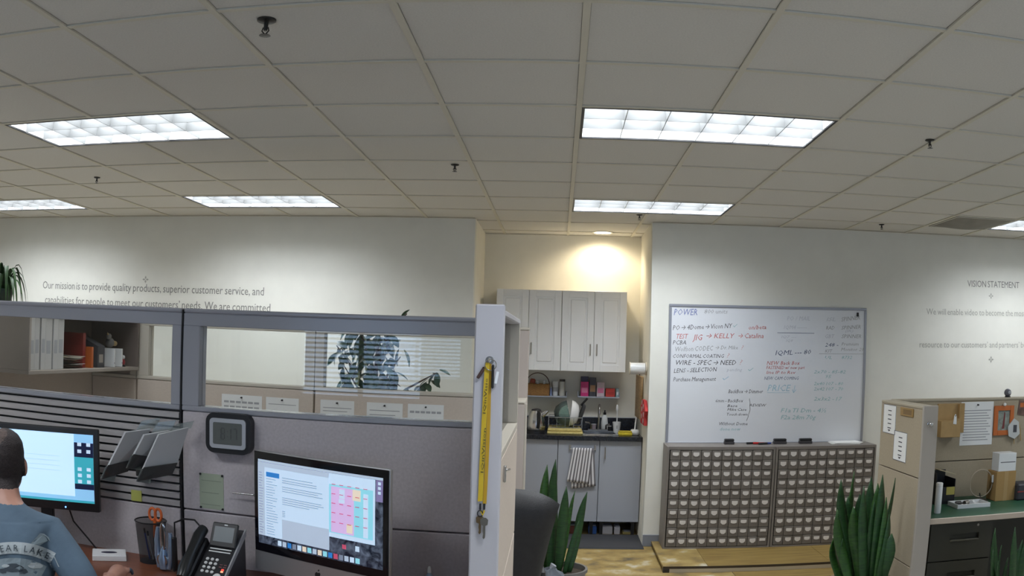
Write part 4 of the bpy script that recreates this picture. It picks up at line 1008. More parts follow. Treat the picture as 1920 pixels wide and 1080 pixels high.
# soap bottle, cup with brush, sponge, dish brush
y = AY - 0.20; x = xat(1135, 790, y); h = zc(1135, 772, y)
t = thing('soap_bottle', 'white soap bottle with dark pump behind the sink', 'bottle', (x, AY - 0.06, CZ))
ob('bottle_body', B().lathe([(0.030, 0), (0.034, 0.01), (0.034, h * 0.4), (0.024, h * 0.72), (0.012, h * 0.8)], 18), M_wp, t, True)
ob('pump', B().lathe([(0.014, h * 0.78), (0.014, h * 0.9), (0.006, h * 0.92), (0.006, h)], 12).tube([(0, 0, h), (0, -0.04, h)], 0.006, 8), M_blackp, t, True)
y = BY + 0.34; x = xat(1156, 806, y); h = zc(1156, 791, y)
t = thing('white_cup', 'white cup holding an upright brush beside the sink', 'cup', (x, y, CZ))
ob('cup_wall', B().lathe([(0.024, 0), (0.030, 0.004), (0.040, h), (0.037, h), (0.027, 0.008)], 22), M_wp, t, True)
ob('cup_mark', B().box((0, -0.0365, h * 0.55), (0.012, 0.003, h * 0.3)), M_ink, t)
t2 = thing('cup_brush', 'white brush standing in the white cup', 'brush', (x, y, CZ + 0.01))
ob('brush_handle', B().cyl((0, 0, 0), (0.002, 0, zc(1156, 772, y)), 0.006, n=8), M_wp, t2, True)
ob('brush_head', B().lathe([(0.007, zc(1156, 774, y)), (0.013, zc(1156, 770, y)), (0.010, zc(1156, 763, y)), (0.004, zc(1156, 761, y))], 12), M_wp, t2, True)
y = BY + 0.10; x = xat(1172, 815, y)
t = thing('sponge', 'bright yellow sponge on the black worktop', 'sponge', (x, y, CZ))
ob('sponge_block', B().box((0, 0, 0.016), (0.125, 0.075, 0.032), 0.009, seg=2), mat('yellow_foam', (0.62, 0.48, 0.03), 0.9, noise=0.2, scale=120), t, True)
ob('scourer', B().box((0, 0, 0.0365), (0.118, 0.07, 0.008), 0.003), mat('dull_yellow_scourer', (0.42, 0.34, 0.03), 0.95), t)
y = BY + 0.14; x = xat(1190, 810, y)
t = thing('dish_brush', 'white dish brush standing in a round white holder', 'brush', (x, y, CZ))
ob('holder', B().lathe([(0.030, 0), (0.040, 0.012), (0.042, 0.035), (0.034, 0.052), (0.028, 0.053)], 20), M_wp, t, True)
ob('brush_handle', B().tube([(0, 0, 0.05), (0.004, 0, 0.10), (0.010, 0.01, zc(1190, 783, y))], 0.007, 8), M_wp, t, True)
y = BY + 0.30; x = xat(1118, 805, y)
for u, r, hh, lab in ((1113, 0.024, 0.06, 'small mauve cup behind the sink beside the faucet'), (1142, 0.018, 0.05, 'tiny dark pot between the soap bottle and the white cup')):
    x = xat(u, 805, AY - 0.10); t = thing('small_pot', lab, 'pot', (x, AY - 0.09 - (0.02 if u < 1120 else 0.08), CZ + (0.0)))
    ob('pot_wall', B().lathe([(r * 0.8, 0), (r, hh), (r * 0.9, hh), (r * 0.7, 0.005)], 16), mat('mauve_glaze', (0.30, 0.24, 0.26), 0.4) if u < 1120 else M_blackp, t, True)
    ob('pot_rim', B().tube([(r * 0.96 * math.cos(k * math.pi / 8), r * 0.96 * math.sin(k * math.pi / 8), hh) for k in range(16)], 0.002, 6, closed=True), M_wp, t, True)
# striped towel on the middle door
def stripes():
    m = bpy.data.materials.new('grey_white_stripes'); m.use_nodes = True; N = m.node_tree.nodes; L = m.node_tree.links; p = N['Principled BSDF']; p.inputs['Roughness'].default_value = 0.9
    at = N.new('ShaderNodeAttribute'); at.attribute_name = 'stripe'; 
    s = N.new('ShaderNodeMath'); s.operation = 'SINE'; k = N.new('ShaderNodeMath'); k.operation = 'MULTIPLY'; k.inputs[1].default_value = 2 * math.pi * 7
    L.new(at.outputs['Fac'], k.inputs[0]); L.new(k.outputs[0], s.inputs[0])
    r = N.new('ShaderNodeValToRGB'); r.color_ramp.interpolation = 'LINEAR'; e = r.color_ramp.elements; e[0].position = 0.42; e[0].color = (0.16, 0.15, 0.16, 1); e[1].position = 0.58; e[1].color = (0.66, 0.65, 0.66, 1)
    ad = N.new('ShaderNodeMath'); ad.operation = 'MULTIPLY_ADD'; ad.inputs[1].default_value = 0.5; ad.inputs[2].default_value = 0.5
    L.new(s.outputs[0], ad.inputs[0]); L.new(ad.outputs[0], r.inputs[0]); L.new(r.outputs[0], p.inputs['Base Color'])
    return m
M_str = stripes()
def cloth(name, pix, y, par, amp, back=0.0):
    (u0, v0), (u1, v1), (u2, v2), (u3, v3) = pix      # TL TR BR BL
    P3 = [aty(u, v, y) - Vector(par.location) for u, v in pix]
    me = bpy.data.meshes.new(name); nu, nv = 28, 12; vs = []; st = []
    for i in range(nu + 1):
        for j in range(nv + 1):
            a, c = i / nu, j / nv
            p = (P3[0] * (1 - a) + P3[1] * a) * (1 - c) + (P3[3] * (1 - a) + P3[2] * a) * c
            p.y += -0.012 + amp * math.sin(a * 19 + c * 1.5) * (0.3 + c) + back
            vs.append(p); st.append(a)
    fs = [(i * (nv + 1) + j, (i + 1) * (nv + 1) + j, (i + 1) * (nv + 1) + j + 1, i * (nv + 1) + j + 1) for i in range(nu) for j in range(nv)]
    me.from_pydata(vs, [], fs); me.materials.append(M_str)
    at = me.attributes.new('stripe', 'FLOAT', 'POINT'); at.data.foreach_set('value', st)
    me.polygons.foreach_set('use_smooth', [True] * len(me.polygons))
    o = link(name, me, par); md = o.modifiers.new('s', 'SOLIDIFY'); md.thickness = 0.003; return o
q = aty(1092, 842, BY - 0.02)
tw = thing('striped_towel', 'grey and white striped dish towel hanging on the cabinet door', 'towel', (q.x, BY - 0.02, q.z))
cloth('back_layer', [(1074, 840), (1114, 841), (1117, 911), (1071, 916)], BY - 0.012, tw, 0.002, 0.006)
cloth('front_layer', [(1075, 839), (1112, 840), (1104, 907), (1063, 902)], BY - 0.02, tw, 0.005)
tb = thing('towel_bar', 'thin over-door towel bar under the striped towel', 'towel bar', (q.x, BY, q.z))
a0, a1 = xat(1068, 840, BY) - q.x, xat(1117, 840, BY) - q.x
ob('bar', B().tube([(a0, -0.018, 0), (a1, -0.018, 0)], 0.003, 8), M_steel, tb, True)
for x in (a0 + 0.005, a1 - 0.005): ob('door_hook', B().b2((x - 0.008, -0.0195, -0.01), (x + 0.008, -0.001, 0.035), 0.001), M_nick, tb)

# glass wall shelves and what stands on them
M_sh = glass('frosted_shelf', (0.80, 0.84, 0.90), 0.15, 1.45, cover=0.6, ccol=(0.62, 0.65, 0.74))
SYF = AY - 0.165
def shelf(label, u0, u1, v):
    p0, p1 = aty(u0, v, SYF), aty(u1, v, SYF)
    t = thing('wall_shelf', label, 'shelf', (p0.x, SYF, p0.z - 0.012), 0, 'frosted wall shelves')
    w = p1.x - p0.x
    ob('shelf_board', B().b2((0, 0, 0), (w, 0.162, 0.012), 0.002), M_sh, t)
    for x in (0.0, w - 0.006): ob('shelf_end', B().b2((x, 0.0, 0.0125), (x + 0.006, 0.162, 0.055), 0.001), M_sh, t)
    return t, p0.z
s1, z1 = shelf('frosted wall shelf carrying the wicker basket', 978, 1063, 741)
s2, z2 = shelf('frosted wall shelf carrying the tea boxes', 1083, 1162, 743)
yS = SYF + 0.075
def hz(u, v, z, y=None): return aty(u, v, y or yS).z - z
bxm = xat(1008, 730, yS); bh = hz(1008, 719, z1)
t = thing('wicker_basket', 'brown wicker basket with arched handle on the wall shelf', 'basket', (bxm, yS, z1))
M_wick = mat('brown_wicker', (0.30, 0.15, 0.045), 0.8, noise=0.4, scale=70, bump=0.8, bscale=120, stretch=(1, 1, 3))
hw = (xat(1031, 730, yS) - xat(987, 730, yS)) / 2
b = B(); e = 0.006
b.b2((-hw, -0.06, 0), (hw, 0.06, 0.006)); 
for y_ in (-0.06, 0.054): b.b2((-hw, y_, 0.006), (hw, y_ + e, bh), 0.002)
for x_ in (-hw, hw - e): b.b2((x_, -0.054, 0.006), (x_ + e, 0.054, bh), 0.002)
ob('basket_wall', b, M_wick, t)
top = hz(1010, 699, z1)
ob('basket_handle', B().tube([(-hw * math.cos(k * math.pi / 14), 0, bh * 0.9 + (top - bh * 0.9) * math.sin(k * math.pi / 14)) for k in range(15)], 0.004, 6), mat('dark_wicker', (0.10, 0.05, 0.02), 0.8), t, True)
for dx, m_, r_, lab in ((-hw * 0.5, mat('rust_package', (0.30, 0.06, 0.03), 0.6), 0.03, 'rust red tea packet standing in the wicker basket'), (0.0, M_wp, 0.012, 'small white creamer pot beside the red packet in the basket'), (hw * 0.55, M_wp, 0.011, 'small white creamer pot at the basket\u2019s side nearest the paper cup')):
    tt = thing('basket_item', lab, 'packet', (bxm + dx, yS, z1 + 0.007))
    if r_ > 0.02: ob('packet', B().box((0, 0, 0.075), (0.05, 0.03, 0.15), 0.01, rot=(0, 0.15, 0)), m_, tt); ob('packet_label', B().box((0, -0.0155, 0.09), (0.03, 0.001, 0.04), rot=(0, 0.15, 0)), M_wick, tt)
    else: ob('pot', B().lathe([(r_ * 0.8, 0), (r_, 0.07), (r_ * 1.3, bh + 0.02)], 12), m_, tt, True); ob('pot_lid', B().lathe([(r_ * 1.4, bh + 0.02), (r_ * 1.4, bh + 0.024)], 12), M_silver, tt)
def jar(label, name, u, v, z, r, m, lidm=None, cat='jar'):
    x = xat(u, 730, yS); h = hz(u, v, z); t = thing(name, label, cat, (x, yS, z))
    ob('jar_wall', B().lathe([(r * 0.92, 0), (r, 0.006), (r, h * 0.82), (r * 0.9, h * 0.88)] if lidm else [(r * 0.75, 0), (r * 0.8, 0.004), (r, h), (r * 0.94, h), (r * 0.74, 0.008)], 20), m, t, True)
    if lidm: ob('lid', B().lathe([(r * 0.98, h * 0.86), (r * 0.98, h), (r * 0.8, h * 1.0)], 20), lidm, t, True)
    else: ob('printed_band', B().lathe([(r * 0.86, h * 0.3), (r * 0.94, h * 0.6)], 20, caps=False, c=(0, -0.001, 0)), M_ink, t, True)
jar('tapered white paper cup beside the wicker basket', 'paper_cup', 1041, 715, z1, 0.030, M_wp, None, 'cup')
jar('glass jar of white powder with dark lid at the shelf end', 'storage_jar', 1054, 711, z1, 0.028, mat('cream_powder_jar', (0.55, 0.53, 0.47), 0.2), mat('dark_lid', (0.05, 0.04, 0.035), 0.4))
jar('small blue and white bottle squeezed between basket and paper cup', 'small_bottle', 1033, 725, z1, 0.010, mat('blue_white_plastic', (0.35, 0.42, 0.65), 0.3), M_wp, 'bottle')
def carton(label, u0, u1, v, m, y, dp, mark, cat='box', name='tea_box'):
    x0, x1 = xat(u0, 730, y), xat(u1, 730, y); h = hz(u0, v, z2, y)
    t = thing(name, label, cat, ((x0 + x1) / 2, y, z2), 0, 'boxes on the tea shelf'); w = x1 - x0
    ob('carton', B().b2((-w / 2, 0, 0), (w / 2, dp, h), 0.002), m, t)
    ob('printed_panel', B().b2((-w * 0.38, -0.0008, h * 0.25), (w * 0.38, 0, h * 0.6)), mark, t)
    ob('carton_flap', B().b2((-w / 2, 0, h), (w / 2, dp * 0.6, h + 0.0015)), m, t)
carton('tall dark purple box standing behind the pink packet', 1089, 1103, 706, mat('dark_purple_card', (0.045, 0.03, 0.07), 0.4), SYF + 0.10, 0.05, M_ink)
carton('bright pink packet at the front of the tea shelf', 1089, 1103.5, 716, mat('hot_pink_foil', (0.55, 0.02, 0.16), 0.35), SYF + 0.03, 0.05, mat('pale_pink_print', (0.65, 0.18, 0.32), 0.5))
carton('dark tea tin with coloured label beside the pink packet', 1105, 1117.5, 708, mat('dark_tin', (0.05, 0.045, 0.055), 0.4), SYF + 0.04, 0.07, mat('orange_print', (0.36, 0.20, 0.10), 0.5))
carton('white and pink sachet box between the dark tin and the red box', 1119, 1133.5, 717, mat('white_pink_card', (0.52, 0.42, 0.46), 0.5), SYF + 0.03, 0.07, mat('pale_pink_print', None))
carton('low bright red box at the end of the tea shelf', 1136, 1153, 728.5, mat('red_card', (0.55, 0.045, 0.03), 0.4), SYF + 0.03, 0.08, mat('darker_red', (0.42, 0.03, 0.02), 0.4))
carton('narrow teal striped box beside the low red box', 1155.5, 1160.5, 728.5, mat('teal_card', (0.28, 0.40, 0.42), 0.4), SYF + 0.03, 0.08, M_wp)

# right wall of the alcove: paper towel, board, spotted mitt
pty = 5.0
pq = aty(1197, 691, pty); pxl = xat(1180, 691, pty)
t = thing('paper_towel_roll', 'white paper towel roll on a holder on the alcove side wall', 'paper towel', (AX1 - 0.001, pty, pq.z))
rl = AX1 - 0.001 - pxl
ob('roll', B().cyl((-rl + 0.008, 0, 0), (-0.015, 0, 0), 0.050, n=28), M_wp, t, True)
ob('holder_end', B().lathe([(0.004, 0), (0.056, 0), (0.056, 0.007), (0.004, 0.007)], 24, (-rl, 0, 0), Matrix.Rotation(math.pi / 2, 4, 'Y')), mat('cream_plastic', (0.62, 0.56, 0.45), 0.4), t, True)
ob('wall_bracket', B().lathe([(0.004, 0), (0.056, 0), (0.056, 0.012), (0.004, 0.012)], 24, (-0.013, 0, 0), Matrix.Rotation(math.pi / 2, 4, 'Y')), mat('cream_plastic', None), t, True)
def on_side(label, name, u0, u1, v0, v1, m, thk, poly=None):
    X = AX1 - 0.001
    ya, yb_ = atx(u1, (v0 + v1) / 2, X).y, atx(u0, (v0 + v1) / 2, X).y
    yc = (ya + yb_) / 2; za, zb_ = aty((u0 + u1) / 2, v1, yc).z, aty((u0 + u1) / 2, v0, yc).z
    t = thing(name, label, 'kitchenware', (X, ya, za)); return t, yb_ - ya, zb_ - za
t, w, h = on_side('tan wooden cutting board hanging on the alcove side wall', 'cutting_board', 1195, 1206, 704, 784, None, 0.02)
M_bd = mat('light_wood_board', (0.42, 0.28, 0.14), 0.6, noise=0.2, scale=10, stretch=(1, 1, 6))
ob('board', B().b2((-0.022, 0, 0), (-0.002, w, h), 0.005), M_bd, t); ob('hanging_loop', B().tube([(-0.012, w * 0.5 + 0.012 * math.cos(k * math.pi / 6), h + 0.012 + 0.014 * math.sin(k * math.pi / 6)) for k in range(12)], 0.002, 6, closed=True), M_blackp, t, True)
t, w, h = on_side('red oven mitt with white spots hanging beside the cutting board', 'oven_mitt', 1207, 1214.5, 750, 795, None, 0.03)
ob('mitt', B().prism([(0, 0), (w, 0), (w * 1.02, h * 0.7), (w * 0.8, h), (w * 0.25, h), (0.0, h * 0.75), (-w * 0.12, h * 0.6), (-w * 0.05, h * 0.45), (0, h * 0.5)], lambda a, c: (-0.028, a, c), (0.026, 0, 0)), mat('red_cotton', (0.42, 0.03, 0.03), 0.85), t)
for k, (a, c) in enumerate(((0.3, 0.15), (0.75, 0.3), (0.25, 0.42), (0.7, 0.6), (0.35, 0.75), (0.72, 0.88))): ob('white_spot', B().lathe([(0.004, 0), (0.022, 0.0), (0.022, 0.0012)], 12, (-0.028, w * a, h * c), Matrix.Rotation(-math.pi / 2, 4, 'Y')), M_wp, t)
# floor mat and bottles stored under the base cabinets
m0, m1 = atz(1085, 1027, 0.006), atz(1207, 1028, 0.006)
t = thing('floor_mat', 'dark grey rubber floor mat in front of the kitchen cabinets', 'mat', ((m0.x + m1.x) / 2, 0, 0.0))
mx0, mx1 = -0.35, m1.x
t.location = ((mx0 + mx1) / 2, m0.y, 0.0)
w = (mx1 - mx0) / 2
ob('mat_sheet', B().b2((-w, 0, 0.0005), (w, BY + 0.03 - m0.y, 0.010), 0.003), mat('charcoal_rubber', (0.035, 0.036, 0.042), 0.85, noise=0.3, scale=200, bump=0.5, bscale=300), t)
ob('mat_border', B().b2((-w, -0.014, 0.0005), (w, -0.0005, 0.006), 0.002), M_blackp, t)
fyy = BY + 0.07
for u0, u1, hh, col, lab in ((1068, 1083, 0.085, (0.12, 0.03, 0.02), 'dark red carton stored under the kitchen cabinets'), (1104, 1119, 0.085, (0.03, 0.10, 0.35), 'blue cleaner bottle stored under the kitchen cabinets'), (1128, 1149, 0.085, (0.50, 0.50, 0.55), 'wide white container stored under the kitchen cabinets'), (1152, 1163, 0.085, (0.55, 0.55, 0.62), 'narrow white container stored under the kitchen cabinets'), (1168, 1190, 0.03, (0.30, 0.26, 0.10), 'low olive tray stored under the kitchen cabinets')):
    x0, x1 = xat(u0, 985, fyy), xat(u1, 985, fyy); w = x1 - x0
    t = thing('stored_container', lab, 'container', (x0, fyy, 0.0), 0, 'containers stored under the kitchen cabinets')
    ob('container_body', B().b2((0, 0, 0.0002), (w, 0.12, hh * 0.88), 0.006), mat('c_' + name_ if False else 'plastic_%d' % u0, col, 0.4), t)
    ob('container_lid', B().b2((w * 0.1, 0.01, hh * 0.88), (w * 0.9, 0.11, hh), 0.003), M_cabg, t)
# ------------------------------------------------------------------ whiteboard
M_board = mat('gloss_whiteboard', (0.70, 0.72, 0.76), 0.22)
a, c = aty(1253, 571, WY), aty(1624, 830, WY)
wx0, wx1, wz1, wz0_ = (a.x + aty(1248, 832, WY).x) / 2, aty(1624, 577, WY).x, (a.z + aty(1627, 577, WY).z) / 2, c.z
wbd = thing('whiteboard', 'large whiteboard covered in handwritten notes above the drawer cabinets', 'whiteboard', ((wx0 + wx1) / 2, WY, wz0_))
w, h = wx1 - wx0, wz1 - wz0_
ob('board', B().b2((-w / 2 + 0.01, -0.012, 0.01), (w / 2 - 0.01, -0.001, h - 0.01)), M_board, wbd)
M_wf = mat('grey_aluminium_frame', (0.33, 0.34, 0.38), 0.4, 0.5)
f = 0.022
for n, lo, hi in (('frame_rail', (-w / 2, -0.02, h - f), (w / 2, -0.001, h)), ('frame_rail', (-w / 2, -0.02, 0), (w / 2, -0.001, f)), ('frame_stile', (-w / 2, -0.02, f), (-w / 2 + f, -0.001, h - f)), ('frame_stile', (w / 2 - f, -0.02, f), (w / 2, -0.001, h - f))):
    ob(n, B().b2(lo, hi, 0.003), M_wf, wbd)
inks = {'k': mat('marker_black', (0.10, 0.10, 0.11), 0.6), 'g': mat('marker_grey', (0.34, 0.35, 0.36), 0.6), 'r': mat('marker_red', (0.55, 0.15, 0.14), 0.6), 'b': mat('marker_blue', (0.16, 0.20, 0.42), 0.6),
        't': mat('marker_teal', (0.28, 0.48, 0.50), 0.6), 'p': mat('marker_pale', (0.50, 0.52, 0.58), 0.6), 'rr': mat('marker_pale_red', (0.66, 0.45, 0.45), 0.6), 'c': mat('marker_cyan', (0.36, 0.55, 0.66), 0.6), 'n': mat('marker_navy', (0.12, 0.15, 0.24), 0.6)}
def note(s, u0, v, u1, col, capx=9, slope=0.0):
    p0, p1 = aty(u0, v, WY), aty(u1, v + slope, WY)
    ws, tw = word_meshes(s, inks[col], 0.25, 1)
    cap = abs(aty(u0, v - capx, WY).z - p0.z) / 0.70; k = (p1.x - p0.x) / tw
    for me, x in ws:
        me.transform(Matrix.Diagonal((k, cap, 1, 1))); me.transform(WALLTEXT)
        f_ = x / tw
        link('handwriting', me, wbd, (p0.x + x * k - wbd.location.x, -0.0128, p0.z + (p1.z - p0.z) * f_ - wbd.location.z), (0, -math.atan2(p1.z - p0.z, p1.x - p0.x), 0))
for args in [('POWER', 1263, 591, 1307, 'b', 12), ('800 units', 1320, 588, 1364, 'g', 8), ('PO \u2192 4Dome \u2192 Vicon NY', 1261, 619, 1373, 'k', 9, -4), ('\u2713', 1374, 615, 1382, 't', 9), ('on/beta', 1403, 618, 1436, 'r', 8, -1),
             ('TEST', 1268, 635, 1290, 'r', 9), ('JIG', 1298, 638, 1317, 'r', 11), ('\u2192 KELLY', 1324, 634, 1377, 'r', 9), ('\u2192 Catalina', 1384, 634, 1431, 'r', 9), ('PCBA', 1261, 646, 1286, 'k', 8),
             ('Wolfson CODEC', 1266, 659, 1337, 'g', 9, -2), ('\u2192 Dr. Mike', 1341, 655, 1383, 'g', 7), ('?', 1389, 656, 1394, 'rr', 9), ('CONFORMAL COATING', 1261, 671, 1357, 'k', 7), ('?', 1362, 671, 1368, 'rr', 9),
             ('WIRE - SPEC \u2192 NEED', 1267, 684, 1380, 'k', 9), ('?', 1386, 684, 1392, 'rr', 10), ('LENS - SELECTION', 1263, 699, 1344, 'k', 8, -3), ('pending', 1362, 696, 1391, 'p', 6), ('\u2713', 1402, 697, 1412, 't', 9),
             ('Purchase Management', 1262, 715, 1342, 'k', 8, -1), ('\u2713', 1354, 714, 1366, 'c', 10), ('BackBox \u2192 Dimmer', 1365, 737, 1430, 'k', 7), ('6mm - BackBox', 1341, 754, 1393, 'k', 6), ('Base', 1363, 763, 1382, 'k', 5), ('Mike Case', 1363, 770, 1399, 'k', 5),
             ('Touch down', 1362, 779, 1401, 'k', 5), ('}', 1399, 780, 1406, 'g', 32), ('REVIEW', 1405, 762, 1436, 'k', 5), ('Without Dome', 1348, 797, 1401, 'k', 6), ('done now', 1349, 807, 1388, 't', 6),
             ('PO / MAIL', 1475, 601, 1518, 'p', 8), ('IQM4 ------', 1469, 617, 1512, 'p', 7), ('IQ7 ---', 1464, 634, 1492, 'p', 5), ('IQ8', 1473, 641, 1486, 'p', 5), ('IQML --- 80', 1453, 666, 1520, 'n', 9, -2), ('NEW Back Box', 1437, 684, 1499, 'r', 7),
             ('FASTENED w/ new part', 1436, 692, 1508, 'r', 6), ('line IP to Rev', 1436, 701, 1491, 'r', 6), ('NEW CAM COMING', 1432, 712, 1497, 'n', 6), ('PRICE', 1438, 733, 1482, 'c', 12), ('\u2193', 1484, 737, 1492, 'c', 14),
             ('ISL', 1549, 602, 1566, 'p', 7), ('SPINNER', 1577, 603, 1612, 'g', 8, -4), ('RAD', 1548, 618, 1564, 'g', 7), ('SPINNER', 1577, 618, 1613, 'g', 7, -2), ('(IR)', 1584, 623, 1599, 'p', 5), ('GBT', 1546, 634, 1564, 'p', 7), ('SPINNER', 1577, 634, 1614, 'g', 7), ('248 -', 1546, 650, 1571, 'n', 7),
             ('Premium', 1577, 648, 1609, 'g', 6), ('KIT', 1546, 661, 1560, 'g', 6), ('Monitor 20', 1576, 658, 1619, 'g', 6), ('UL', 1546, 673, 1559, 't', 6), ('8732', 1577, 673, 1597, 't', 6), ('2x70 - 85-82', 1525, 700, 1585, 't', 6), ('95', 1547, 709, 1558, 't', 6),
             ('2x40 107 - 80', 1525, 722, 1580, 't', 6), ('2x42 107 - 70', 1525, 732, 1580, 't', 6), ('2x3x2 - 17', 1525, 751, 1578, 't', 7), ('F1a  TI  Dm - 4\u00bd', 1463, 773, 1548, 't', 8), ('F2a  28m  70g', 1463, 786, 1529, 't', 8)]:
    note(*args)
def line(u0, v0, u1, v1, col, wd=0.004):
    p0, p1 = aty(u0, v0, WY) - wbd.location, aty(u1, v1, WY) - wbd.location
    ob('ruled_line', B().b2((p0.x, -0.0132, (p0.z + p1.z) / 2 - wd / 2), (p1.x, -0.0121, (p0.z + p1.z) / 2 + wd / 2)), inks[col], wbd)
line(1457, 624, 1526, 625, 'n'); line(1535, 664, 1618, 663, 'g', 0.003); line(1438, 736, 1480, 736, 'c', 0.003)
p_ = aty(1607, 590, WY)
mg = thing('board_magnet', 'small dark clip magnet at the corner of the whiteboard', 'magnet', (p_.x, WY - 0.0125, p_.z))
ob('magnet_body', B().box((0, -0.006, 0), (0.02, 0.011, 0.035), 0.003), M_blackp, mg); ob('magnet_lever', B().box((0, -0.016, 0.006), (0.012, 0.009, 0.014), 0.002), M_dark, mg)

# ------------------------------------------------------------------ plywood platform and drawer cabinets
CYF = WY - 0.31
PZ = 0.05
pf = 3.87
pl0 = atz(1245, 1066, PZ).x
t = thing('plywood_platform', 'low plywood platform in front of the drawer cabinets', 'platform', (pl0, pf, 0))
pw = 2.95 - pl0
ob('deck_board', B().b2((0, 0, PZ - 0.018), (pw * 0.16, WY - pf - 0.016, PZ), 0.001), M_ply2, t)
ob('deck_board', B().b2((pw * 0.16 + 0.002, 0, PZ - 0.018), (pw * 0.62, WY - pf - 0.016, PZ), 0.001), M_ply, t)
ob('deck_board', B().b2((pw * 0.62 + 0.002, 0, PZ - 0.018), (pw, WY - pf - 0.016, PZ), 0.001), M_ply, t)
ob('front_lip', B().b2((0, -0.006, PZ - 0.018), (pw, -0.0005, PZ)), mat('dark_edge', None), t)
ob('fascia', B().b2((0.05, -0.004, 0.0), (pw, 0.012, PZ - 0.019)), mat('beige_fascia', (0.52, 0.45, 0.33), 0.6), t)
ob('corner_block', B().b2((0, -0.008, 0), (0.05, 0.04, PZ - 0.019), 0.002), M_dark, t)
M_steelb = mat('taupe_enamelled_steel', (0.185, 0.165, 0.148), 0.5)
M_steeld = mat('taupe_drawer_front', (0.165, 0.147, 0.13), 0.5)
M_lab = mat('off_white_label', (0.66, 0.63, 0.60), 0.5)
zt = aty(1350, 838, CYF).z
def drawer_cabinet(label, u0t, u1t, seed):
    x0, x1 = u0t, u1t
    t = thing('drawer_cabinet', label, 'cabinet', (x0, CYF, PZ), 0, 'small-parts drawer cabinets')
    w, h, d = x1 - x0, zt - PZ, WY - 0.022 - CYF
    e = 0.018
    ob('case', B().b2((0, 0, 0), (e, d, h), 0.002).b2((w - e, 0, 0), (w, d, h), 0.002).b2((e, 0, 0), (w - e, d, e * 0.8)).b2((e, 0, h - e * 1.4), (w - e, d, h)).b2((e, d - 0.01, e * 0.8), (w - e, d, h - e * 1.4)), M_steelb, t)
    inner_w, inner_h = w - 2 * e - 0.012, h - e * 2.2 - 0.006
    cw, rh = inner_w / 10, inner_h / 10
    dme = B().box((0, 0.006, 0), (cw - 0.0035, 0.016, rh - 0.0035), 0.002).box((0, 0.05, 0), (cw - 0.012, 0.07, rh - 0.014)).mesh('drawer', M_steeld)
    lw, lh = cw * 0.29, rh * 0.22
    variants = []
    for k in range(4):
        tip = (1.05, 0.55, 0.85, 0.2)[k]
        variants.append(B().prism([(-lw, lh), (lw, lh), (lw, -lh * 0.25), (lw * 0.35, -lh * tip), (-lw * 0.35, -lh * tip), (-lw, -lh * 0.25)], lambda x, z: (x, -0.0065, z), (0, 0.006, 0)).mesh('label_pull', M_lab))
    cup = B().prism([(-lw * 0.55, -lh * 0.3), (lw * 0.55, -lh * 0.3), (lw * 0.35, -lh * 1.5), (-lw * 0.35, -lh * 1.5)], lambda x, z: (x, -0.010, z), (0, 0.008, 0)).mesh('pull_cup', M_steelb)
    rnd = random.Random(seed)
    for r in range(10):
        for k in range(10):
            o = link('drawer', dme, t, (e + 0.006 + (k + 0.5) * cw, 0.002 + rnd.choice((0, 0, 0, 0.003, -0.004)), e * 0.8 + 0.003 + (r + 0.5) * rh))
            l = link('label_pull', variants[min(3, int(rnd.random() * 3 + (0.8 if k > 6 else 0)))], o, (rnd.uniform(-0.0015, 0.0015), -0.0005, rh * 0.06))
    return t
cx0, cx1, cx2 = aty(1247.5, 930, CYF).x, aty(1449, 930, CYF).x, aty(1637, 930, CYF).x
cxm = (cx0 + cx2) / 2
drawer_cabinet('taupe small-parts drawer cabinet next to the kitchen alcove, with shield-shaped labels', cx0, cxm - 0.003, 1)
drawer_cabinet('taupe small-parts drawer cabinet partly hidden by the tall snake plant', cxm + 0.003, cx2, 2)
# things lying on top of the cabinets
M_felt = mat('dark_felt_eraser', (0.045, 0.042, 0.045), 0.9)
ytop = CYF + 0.20
def on_top(u, v=829): return xat(u, v, ytop)
for u, wd, lab in ((1367, 0.085, 'short dark felt eraser standing alone on the drawer cabinet'), (1462, 0.115, 'dark felt eraser beside the coloured markers'), (1510, 0.115, 'dark felt eraser between the other eraser and the loose papers')):
    t = thing('board_eraser', lab, 'eraser', (on_top(u), ytop, zt), 0, 'felt board erasers on the drawer cabinets')
    ob('felt_pad', B().box((0, 0, 0.012), (wd, 0.05, 0.024), 0.003), M_felt, t); ob('grip', B().box((0, 0, 0.035), (wd * 0.98, 0.044, 0.022), 0.006), M_blackp, t)
for i, (u, ang_, m, lab) in enumerate(((1411, 0.2, mat('green_marker', (0.02, 0.16, 0.10), 0.4), 'green marker lying on the drawer cabinet'), (1423, -0.1, mat('red_marker', (0.45, 0.02, 0.02), 0.4), 'red marker lying between the green and blue ones'), (1431, 0.25, mat('blue_marker', (0.02, 0.05, 0.28), 0.4), 'blue marker lying by the eraser'))):
    t = thing('marker_pen', lab, 'marker', (on_top(u), ytop - 0.02 * i, zt + 0.0092), ang_, 'markers on the drawer cabinet')
    ob('barrel', B().cyl((-0.055, 0, 0), (0.03, 0, 0), 0.009, n=10), M_blackp if i != 1 else m, t, True); ob('cap', B().cyl((0.03, 0, 0), (0.065, 0, 0), 0.0092, 0.007, 10), m, t, True)
t = thing('loose_papers', 'loose white papers lying at the end of the drawer cabinet', 'paper', (on_top(1583), ytop - 0.02, zt))
for k in range(3): ob('sheet', B().box((0.012 * k - 0.01, 0.006 * k, 0.002 + 0.004 * k), (0.26, 0.17, 0.003), rot=(0, 0, 0.08 * k - 0.06)), M_white, t)

M_railr = mat('olive_beige_rail', (0.40, 0.35, 0.26), 0.5)
